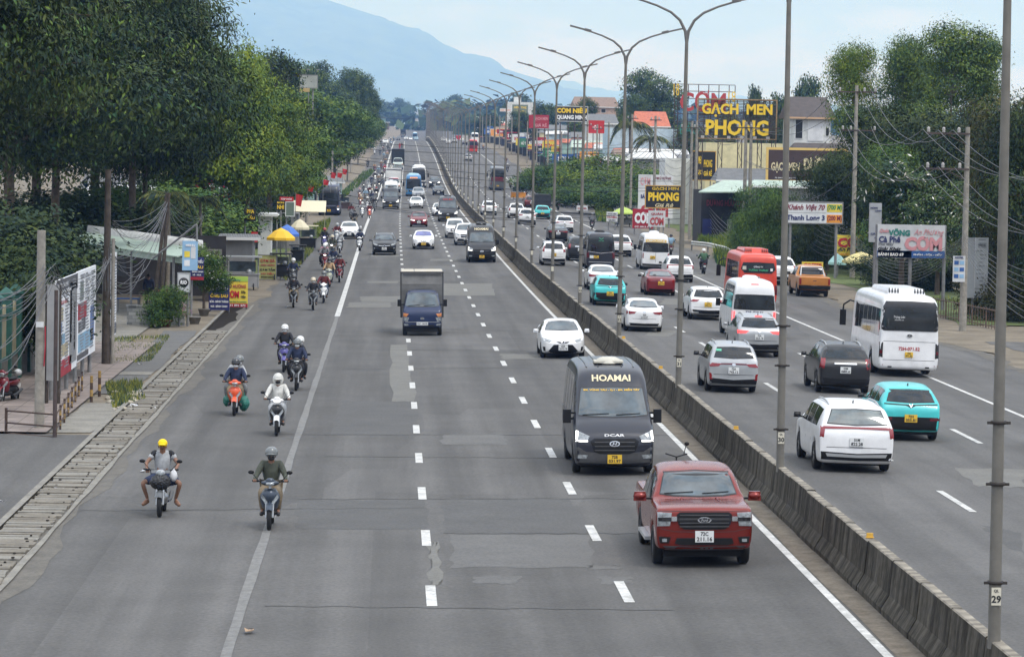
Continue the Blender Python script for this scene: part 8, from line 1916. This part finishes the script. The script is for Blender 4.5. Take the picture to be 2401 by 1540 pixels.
cab(tops[0]+Vector((0, 0, -.3)), at(-40, 850, 86), 5, .3, 1.0, .16, 'grey cable dropping from the round pole to the left edge')
cab(tops[1], tops[2], 8, .3, 1.5, .08, 'grey cable sagging between the tall dark pole and the twin legged pole')
cab(at(262, 600, q2.location.y), at(388, 490, q3.location.y), 6, .5, 1.8, .10, 'lower grey cable from the tall dark pole up to the twin legged pole')
cab(tops[2], tops[3], 8, .3, 1.5, .1, 'grey cable from the twin legged pole into the trees')
cab(at(258, 640, q2.location.y), at(330, 640, 140), 5, .2, .9, .25, 'loose cable loop hanging from the tall dark pole')
cab(at(250, 560, q2.location.y), at(255, 690, q2.location.y-.3), 5, -.3, .4, .12, 'cable running down the tall dark pole')
# poster boards facing the road
def poster(label, u, ya, yb, z0, z1, m, panels, posts, txt=(), seed=1):
 A = G(u, ya); t = thing('poster_board', label, 'poster', A); Ln = yb-ya; b = MB(); b.box((0, Ln/2, (z0+z1)/2), (.06, Ln, z1-z0)); bo = b.build('panel', m, t)
 for (cy, cz, py_, pz, mm) in panels: q = MB(); q.box((.036, Ln*cy, z1-(z1-z0)*cz), (.014, Ln*py_, (z1-z0)*pz)); q.build('print', mm, bo)
 r = random.Random(seed)
 b = MB()
 for i in range(26):
  z = z1-(z1-z0)*(.05+.9*i/26);
  for j in range(3): yy = Ln*(.12+.3*j+r.uniform(0, .08)); b.box((.046, yy+.3, z), (.008, Ln*r.uniform(.1, .24), .045))
 b.build('small_print', LT_['grey'], bo)
 for tx, cy, cz, w_, h_, mm in txt:
  q = MB(); qq, ff = text_geo(tx, Ln*w_, (z1-z0)*h_, .03); q.add([(.06, Ln*cy+a, z1-(z1-z0)*cz+c_) for a, c_ in qq], [tuple(x) for x in ff]); q.build('lettering', LT_[mm], bo)
 for fy in posts: q = MB(); q.tube([(-.1, Ln*fy, -.05), (-.1, Ln*fy, z1-.1)], .07, 7); q.build('post', STEELG, t)
 return t
PWH = flat('poster_white', (.82, .83, .85)); tan = flat('print_tan', (.45, .38, .24)); gryp = flat('print_dark', (.08, .08, .09)); sky_ = flat('print_sky', (.22, .38, .52)); pbl = flat('print_blue', (.10, .18, .42))
poster('nearest poster board, torn, with red, tan and dark printed blocks', -10.62, 105, 112, .75, 3.92, PWH, [(.5, .08, 1, .16, gryp), (.16, .36, .30, .13, tan), (.12, .36, .16, .10, S_['red']), (.14, .50, .24, .10, pbl), (.2, .62, .4, .10, sky_), (.14, .62, .22, .09, gryp), (.3, .74, .5, .12, tan), (.12, .76, .18, .11, S_['red']), (.45, .92, .55, .17, S_['red']), (.8, .5, .35, .85, W_GREY), (.68, .4, .08, .6, tan), (.86, .55, .06, .5, gryp)], (0, .35, .7), [('CÁT TÔN SƠN', .3, .06, .4, .05, 'white'), ('NHÔM KÍNH', .4, .13, .5, .05, 'white'), ('THUÊ NHÀ', .3, .24, .4, .04, 'redb')], 1)
poster('second poster board with blue and white print and a red block', -10.62, 112.15, 119, .85, 3.95, PWH, [(.25, .45, .45, .18, S_['red']), (.32, .60, .2, .14, gryp), (.12, .62, .14, .12, gryp), (.45, .80, .8, .2, sky_), (.8, .65, .2, .4, pbl), (.22, .22, .16, .2, S_['greygreen']), (.3, .95, .6, .06, gryp)], (.1, .5, .9), [('NHẬN THI CÔNG', .5, .07, .7, .05, 'grey')], 2)
poster('third, slim poster board behind the tall dark pole', -10.7, 124.5, 129, .9, 4.1, PWH, [(.5, .92, 1, .12, gryp), (.3, .6, .3, .12, S_['brown'])], (.1, .9), [('CÔNG TY XÂY DỰNG', .5, .06, .8, .05, 'grey')], 3)
P = at(124, 780, 103.5); board('plain grey sheet stood at right angles to the nearest poster board', 110, 668, 138, 892, 103.6, W_GREY, [], posts=(0, 1), cat='panel', name='sheet_panel', thick=.05, pm=WPOLE)
pwr_pole(128, 1030, 680, 'slim steel post at the railing corner in front of the grey sheet', [], r0=.06, r1=.055, m=STEEL, name='post', cat='post')
# railings round the paving
DULY = mat('dull_yellow', (.34, .22, .07), rough=.8, var=.4, scale=9); IRON = mat('rusty_iron', (.07, .045, .035), rough=.9, var=.4)
A, Bq = gp(14, 1020), gp(129, 1030); t = thing('railing', 'rusty three bar railing across the near end of the pink paving', 'railing', A); b = MB(); d = Bq-A
for dz in (.06, .36, .70): b.tube([Vector((0, 0, dz)), d+Vector((0, 0, dz))], .025, 5)
for f in (0, 1): b.tube([d*f, d*f+Vector((0, 0, .78))], .045, 6)
b.build('rails', IRON, t)
A, Bq = gp(131, 1028), gp(192, 925); t = thing('railing', 'yellow and black striped railing along the edge of the pink paving', 'railing', A); d = Bq-A; b = MB()
for dz in (.25, .68): b.tube([Vector((0, 0, dz)), d+Vector((0, 0, dz))], .025, 5)
b.build('rails', IRON, t);
for i in range(8):
 p = d*(i/7)
 for k in range(6): pass
 b = MB()
 for k in range(5): b.add([], []); b.tube([p+Vector((0, 0, .02+k*.15)), p+Vector((0, 0, .02+(k+1)*.15))], .035, 6, mi=k % 2)
 b.build('post', [IRON, DULY], t)
for px, base, lab in [(214, 945, 'short yellow and black bollard by the rubble, left one'), (233, 932, 'short yellow and black bollard by the rubble, right one')]:
 P = gp(px, base); b = MB()
 for k in range(4): b.tube([(0, 0, k*.22), (0, 0, (k+1)*.22)], .05, 8, mi=k % 2)
 o = b.build('bollard', [IRON, DULY]); o.location = P; tagp(o, lab, 'bollard', 'striped bollards')
# litter and rubble
RUBM = mat('rubble_stone', (.38, .34, .27), rough=.95, var=.3, scale=6); rr2 = random.Random(9)
b = MB()
for k in range(40):
 P = gp(rr2.uniform(250, 330), rr2.uniform(925, 965)); s = rr2.uniform(.05, .18); b.ball(P+Vector((0, 0, s*.4)), (s, s*1.2, s*.6), 0, 6, 4)
tagp(b.build('rubble', RUBM), 'heap of broken pale stones at the end of the pink paving', 'rubble', kind='stuff')
for k, (px, py, s, lab) in enumerate([(312, 957, .22, 'crumpled clear plastic bag in the gutter rubble'), (362, 958, .12, 'white scrap lying on the drain slabs'), (135, 1151, .14, 'white paper on the side street'), (330, 857, .16, 'white plastic scrap on the grass beside the apron'), (334, 1106, .07, 'tiny white scrap beside the drain near the camera'), (3, 1181, .12, 'white paper at the left edge of the side street'), (585, 1483, .12, 'curled brown dry leaf near the faded lane line'), (676, 721, .1, 'white scrap at the kerb by the leftmost black scooter')]):
 P = gp(px, py); b = MB(); rr3 = random.Random(k); vs = [(rr3.uniform(-1, 1)*s, rr3.uniform(-1, 1)*s*2.2, rr3.uniform(.01, .5)*s) for _ in range(9)]; b.add(vs, [(0, 1, 2, 3), (2, 3, 4, 5), (4, 5, 6, 7), (6, 7, 8, 0), (1, 5, 8)]); o = b.build('dry_leaf' if k == 6 else 'litter', BAGW if k != 6 else flat('dry_leaf', (.35, .22, .12))); o.location = P+Vector((0, 0, .02)); tagp(o, lab, 'leaf' if k == 6 else 'litter')
b = MB()
for k in range(60): P = gp(rr2.gauss(412, 14), rr2.gauss(818, 8)); b.ball(P+Vector((0, 0, .03)), (.05, .07, .02), k % 2, 6, 4)
tagp(b.build('ash_heap', [INK, RUBM]), 'scattered remains of a small fire on the grey apron', 'ash heap', kind='stuff')
# eating house
def quad_slab(pts, th, name, m, parent, mi=0):
 b = MB(); v = [Vector(p) for p in pts]; n = (v[1]-v[0]).cross(v[3]-v[0]).normalized()*th; vs = v+[p-n for p in v]; b.add(vs, [(0, 1, 2, 3), (7, 6, 5, 4), (0, 4, 5, 1), (1, 5, 6, 2), (2, 6, 7, 3), (3, 7, 4, 0)]); return b.build(name, m, parent)
E0, E1 = Vector((-17.1, 174, 3.0)), Vector((-9.8, 152, 3.0)); R0, R1 = at(206, 546, 184), at(474, 584, 162)
t = thing('eating_house', 'open sided eating house with a pale green and white metal roof', 'restaurant', (0, 0, 0))
quad_slab([E0, E1, R1, R0], -.06, 'roof', R_GRN, t)
cap = MB(); n = 6; vs = []
for q in (R0, R1):
 for i in range(n): a = pi*i/(n-1); vs.append(q+Vector((0, -.9*cos(a)+.2, .42*sin(a)+.02)))
cap.add(vs, [(i, i+1, n+i+1, n+i) for i in range(n-1)]+[tuple(range(n)), tuple(range(n, 2*n))], 0, True); cap.build('ridge_vault', R_WHT, t)
quad_slab([E0+Vector((-.1, -.08, -.02)), E1+Vector((.4, -.3, -.02)), E1+Vector((.4, -.38, -.28)), E0+Vector((-.1, -.16, -.28))], .03, 'fascia', R_GRN, t)
for f in (0, .3, .62, .97):
 p = E0.lerp(E1, f); b = MB(); b.tube([(p.x, p.y+.2, gz(p.x, p.y)), (p.x, p.y+.2, 3.0)], .06, 7); b.build('post', STEELG, t)
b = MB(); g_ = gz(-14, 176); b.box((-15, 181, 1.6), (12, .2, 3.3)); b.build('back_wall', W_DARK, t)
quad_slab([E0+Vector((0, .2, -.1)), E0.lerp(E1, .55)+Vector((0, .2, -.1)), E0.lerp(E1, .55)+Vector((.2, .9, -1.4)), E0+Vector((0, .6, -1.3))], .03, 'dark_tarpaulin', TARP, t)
BRK = bpy.data.materials.new('grey_stone_cladding'); BRK.use_nodes = True; _nt = BRK.node_tree; _b2 = N(_nt, 'ShaderNodeTexBrick', ins={'Scale': 1.0, 'Brick Width': .34, 'Row Height': .16, 'Mortar Size': .01}); _b2.inputs['Color1'].default_value = (.12, .13, .14, 1); _b2.inputs['Color2'].default_value = (.38, .39, .38, 1); _b2.inputs['Mortar'].default_value = (.2, .2, .2, 1)
_tc = N(_nt, 'ShaderNodeTexCoord'); _mp = N(_nt, 'ShaderNodeMapping'); _mp.inputs['Rotation'].default_value = (pi/2, 0, 0); _nt.links.new(_tc.outputs['Object'], _mp.inputs[0]); _nt.links.new(_mp.outputs[0], _b2.inputs['Vector']); _nt.links.new(_b2.outputs['Color'], _nt.nodes['Principled BSDF'].inputs['Base Color'])
for x0, x1, lab in [(298, 356, 'low wall clad in grey and white stone under the eating house roof, left length'), (396, 432, 'low wall clad in grey and white stone behind the red flower pot')]:
 A, Bq = gp(x0, 764), gp(x1, 764); b = MB(); b.box((0, .1, .45), ((Bq-A).length, .2, .9)); b.box((0, .1, .93), ((Bq-A).length+.1, .3, .06)); o = b.build('low_wall', BRK); o.location = (A+Bq)/2; tagp(o, lab, 'wall')
r4 = random.Random(4)
for k, (px, py) in enumerate([(300, 742), (330, 735), (350, 728), (385, 722), (410, 735)]):
 P = gp(px, py-8); b = MB(); b.box((0, 0, .72), (1.1, .7, .05)); tt = thing('table', 'small dark table under the eating house roof, '+['far left', 'second from the left', 'in the middle', 'fourth from the left', 'far right'][k], 'table', P, 0, 'tables of the eating house'); b.build('table_top', [S_['blue'], W_BROWN, TRIMG, S_['red'], W_BROWN][k], tt); b = MB()
 for x in (-.5, .5):
  for y in (-.3, .3): b.tube([(x, y, 0), (x, y, .7)], .025, 5)
 b.build('legs', STEELG, tt)
place(person('person in dark blue seated area behind the eating house tarpaulin, standing', C_NAVY, C_BLACK, cap=INK, pose='stand'), 348, 722, dy=0)
building('brown walled shed with a white roof edge left of the eating house', 112, 208, 552, 186, 6, W_BROWN, 'shed', 'shed', R_WHT, 538)
building('dark corrugated lean-to right of the eating house', 476, 514, 588, 176, 3, ribbed('lean_to', (.09, .07, .06), 5, .8), 'shed', 'shed')
building('grey walled kiosk behind the glass cabinets on the left', 524, 592, 560, 205, 3, W_GREY, 'kiosk', 'kiosk', R_GRY, 548)
building('pale teal walled house behind the dark blue coach', 690, 800, 428, 430, 6, W_TEAL, 'house', 'house', R_GRY, 412)
building('small white kiosk next to the yellow parasol', 606, 636, 505, 238, 3, W_WHITE, 'kiosk', 'kiosk', R_WHT, 498)
building('pale shop front behind the yellow and blue parasols', 560, 700, 500, 262, 4, W_GREY, 'shop', 'shop', windows=[(600, 625, 520, 560, DK), (640, 668, 510, 560, DK)])
def rboard(*a, **k): return board(*a, **k)
board('white round cornered sign reading RIO on two legs', 417, 640, 445, 684, 151, S_['white'], [('RIO', .5, .5, .5, .22, 'white', 0, .04)], posts=(.15, .85), thick=.05, fw=.04, frame=S_['grey'])
sg = [o for o in COL.objects if o.name.startswith('sign_board')][-1]; _w = 28*151/F; _z = at(431, 662, 151).z-sg.location.z; b = MB(); b.lathe([(.001, -.052), (_w*.40, -.052), (_w*.40, -.03)], c=(0, 0, _z), n=28, axis='Y'); b.build('round_mark', S_['black'], sg); b = MB(); add_text(b, 'RIO', 0, _z, -.056, w=_w*.56, h=_w*.22, bold=.04, depth=.006); b.build('lettering', LT_['white'], sg)
board('pale blue hanging banner at the end of the slanting arm', 428, 565, 463, 634, 149, S_['lblue'], [('MENU', .5, .15, .6, .08, 'white')], panels=[(.3, .45, .36, .2, S_['yellow']), (.3, .75, .36, .2, S_['white']), (.7, .4, .3, .4, S_['pale'])], thick=.04, yaw=.35, ground=3.3, posts=())
bn = [o for o in COL.objects if o.name.startswith('sign_board')][-1]; b = MB(); a0 = Vector(at(392, 606, 151))-bn.location; a1 = Vector(at(462, 527, 149))-bn.location; b.tube([a0, a1], .05, 5); b.tube([a1, Vector(at(462, 566, 149))-bn.location], .05, 5); b.build('slanting_arm', STEELG, bn)
board('navy noodle sign hanging behind the pale blue banner', 446, 603, 478, 657, 158, S_['navy'], [('HỦ TIẾU', .6, .17, .7, .18, 'white', 0, .04), ('SÁU', .65, .42, .6, .15, 'yellow'), ('BÁNH CANH', .55, .62, .8, .09, 'white'), ('MÌ - NUI', .5, .76, .6, .08, 'white')], panels=[(.5, .92, 1, .14, S_['red'])], posts=(.1,))
board('navy noodle sign standing at the kerb before the yellow rice sign', 490, 658, 538, 727, 165, S_['navy'], [('HỦ TIẾU', .5, .22, .86, .20, 'white', 0, .04), ('ÔNG SÁU', .5, .50, .86, .14, 'yellow', 0, .03), ('BÚN - BÁNH THÁNH', .5, .70, .9, .09, 'white'), ('NUI - BÁNH CANH', .5, .86, .8, .09, 'white')], posts=(.05, .95))
board('yellow green rice sign at the kerb, red number strip below', 525, 648, 581, 720, 168, S_['yellow'], [('QUÁN', .42, .12, .55, .09, 'teal', .2), ('THU HƯƠNG', .48, .31, .88, .13, 'redb', 0, .02), ('CƠM', .36, .58, .56, .24, 'red', 0, .05), ('Dĩa', .82, .50, .18, .09, 'black'), ('Hộp', .82, .66, .2, .10, 'black'), ('MÓN ĂN TỰ CHỌN', .55, .82, .8, .06, 'green'), ('0971 091 271', .5, .94, .8, .07, 'white')], panels=[(.5, .94, 1, .12, S_['red']), (.5, .08, 1, .16, S_['lime'])], posts=(.05, .95))
board('faded olive sign listing rice dishes farther along the left kerb', 607, 598, 648, 655, 204, S_['lime'] if False else mat('sign_olive', (.36, .36, .13), rough=.6), [('CƠM GÀ', .5, .22, .82, .15, 'redb', 0, .03), ('XÔI MẶN', .5, .41, .8, .10, 'redb'), ('CƠM TẤM', .5, .58, .86, .13, 'black', 0, .03), ('HỦ TIẾU', .5, .75, .7, .10, 'redb'), ('BÁNH CANH', .5, .89, .7, .08, 'black')], frame=STEELG, posts=(0, 1), fw=.04)
board('black sign with yellow letters among the left trees', 572, 488, 600, 519, 215, S_['black'], [('PHA', .55, .25, .6, .3, 'yellow'), ('LẤU', .6, .7, .6, .3, 'yellow')], posts=(.1,))
board('black sign with yellow letters under the red strip sign', 648, 470, 668, 494, 250, S_['black'], [('BÚN', .5, .2, .8, .2, 'yellow'), ('NHI', .5, .65, .8, .4, 'yellow')], posts=(.1,))
board('red strip sign above the grey green board', 656, 462, 688, 472, 252, S_['brightred'], [('TẠP HÓA', .5, .5, .8, .6, 'white')], posts=(.1, .9))
board('grey green blank board on the left kerb', 670, 474, 690, 507, 246, S_['greygreen'], [], frame=PLATEW, posts=(.1, .9), fw=.05)
board('red square sign on the glass kiosk left of the parasols', 589, 544, 604, 568, 212, S_['brightred'], [('GÀ', .5, .5, .6, .4, 'yellow')], posts=(.5,))
board('big blank grey billboard with lamp brackets above the left trees', 617, 176, 744, 206, 455, mat('blank_billboard', (.34, .36, .32), rough=.7, var=.12, scale=.8), [], frame=STEELG, posts=(.08, .3, .5, .7, .92), pm=STEELG, fw=.1, thick=.4)
bb = [o for o in COL.objects if o.name.startswith('sign_board')][-1]; kk = 455/F; zz = at(680, 176, 455).z-bb.location.z
for i in range(6): b = MB(); x = -58*kk+i*23*kk; b.tube([(x, 0, zz), (x+.4, -1.0, zz+.7)], .05, 4); b.box((x+.45, -1.1, zz+.75), (.5, .2, .12)); b.build('lamp_bracket', STEELG, bb)
board('ochre scaffold frame beneath the blank billboard', 700, 207, 726, 216, 440, flat('scaffold', (.45, .33, .14)), posts=(.1, .9), ground=8)
parasol(658, 534, 600, 'bright yellow parasol over a cart on the left kerb', A_['yellow'], 1.9, Y=205); parasol(672, 526, 600, 'blue parasol right behind the yellow one', A_['blue'], 1.7, Y=212); parasol(702, 513, 560, 'cream parasol lettered in grey over the noodle cart', A_['cream'], 1.5, Y=236)
cart(659, 610, 1.1, 1.6, 'black food cart under the yellow parasol', DARKP, Y=204); cart(698, 573, .9, 1.3, 'black charcoal cart under the cream parasol', DARKP, Y=230); cart(722, 542, 1.3, 1.9, 'cart with steel pots under a long cream awning', DARKP, Y=258, roof=A_['cream']); cart(568, 640, 1.9, 1.9, 'glass display cart below the grey kiosk', W_GREY, Y=190, roof=SILVT); cart(806, 440, 1.6, 1.8, 'dark stall right of the dark blue coach', S_['brown'], Y=398)
b = MB(); P = gp(725, 512); b.box((0, 0, 0), (2.6, 1.8, .05)); b.tube([(-1.2, 0, 0), (-1.2, 0, -2)], .03, 5); b.tube([(1.2, 0, 0), (1.2, 0, -2)], .03, 5); o = b.build('cream_awning', A_['cream']); o.location = at(726, 484, 262); o.rotation_euler = (.5, 0, 0); tagp(o, 'long cream cloth awning left of the dark blue coach', 'awning')
# pots and plants before the eating house
POTR = mat('pot_red', (.14, .03, .025), rough=.7, var=.2); POTG = mat('pot_grey', (.22, .21, .19), rough=.8, var=.2)
def pot(px, base, r, h, m, label, pr=None, s=.5, leaf=None, plabel=''):
 P = gp(px, base); b = MB(); b.lathe([(.001, 0), (r*.6, 0), (r*.95, h), (r, h), (r, h+.04), (r*.85, h+.04), (r*.8, h-.05), (.001, h-.05)], n=20); o = b.build('plant_pot', m); o.location = P; tagp(o, label, 'plant pot')
 if pr: tree(pr, P+Vector((0, 0, h*.7)), plabel, None, s, leaf=leaf, cat='plant')
pot(386, 768, .36, .32, POTR, 'dark red bowl pot at the foot of the twin legged pole', T_BUSH, .62, LEAF['mid'], 'bushy potted plant in the dark red bowl')
pot(456, 761, .32, .34, POTG, 'grey stone bowl pot nearest the RIO sign')
pot(478, 742, .30, .34, POTG, 'grey stone bowl pot behind the other grey one', T_PLUM, .52, LEAF['mid'], 'small trained tree standing behind the navy noodle sign')
fl = leaf_mesh('flowers', [(0, 0, 0, .22, .22, .3)], 260, .09, LEAF['pink'], 3, clump=.2, per=12, m2=LEAF['flower'], frac2=.5); o = link_mesh('flower_cluster', fl); P = gp(428, 766); o.location = P+Vector((-.0, 0, .75)); tagp(o, 'cluster of pink and white blossoms right of the dark red pot', 'flowers')
b = MB(); b.box((0, 0, .05), (.5, .3, .1)); b.tube([(0, 0, .1), (.1, 0, .28)], .05, 6);
for (px, py, lab) in [(1392, 470, 'blue shirted person beside the parked red minibus')]:
 place(person(lab, C_BLUE, C_BLACK, cap=INK, pose='stand'), px-48, py+4, dy=0)
# ------------------------------------------------------------ the air
hz = MB(); hz.box((0, 17500, 750), (34000, 35100, 1530));
HM = bpy.data.materials.new('haze_air'); HM.use_nodes = True; _n = HM.node_tree; _n.nodes.remove(_n.nodes['Principled BSDF'])
_v = N(_n, 'ShaderNodeVolumePrincipled'); _v.inputs['Color'].default_value = (.27, .50, 1.0, 1); _v.inputs['Absorption Color'].default_value = (1, 1, 1, 1); _v.inputs['Density'].default_value = 0.00011; _v.inputs['Anisotropy'].default_value = .0
_n.links.new(_v.outputs[0], _n.nodes['Material Output'].inputs['Volume'])
o = hz.build('haze', HM); o['kind'] = 'stuff'; o.location = (0, 0, 0)
tagp(o, 'pale blue haze hanging over the whole road toward the mountain', 'haze')
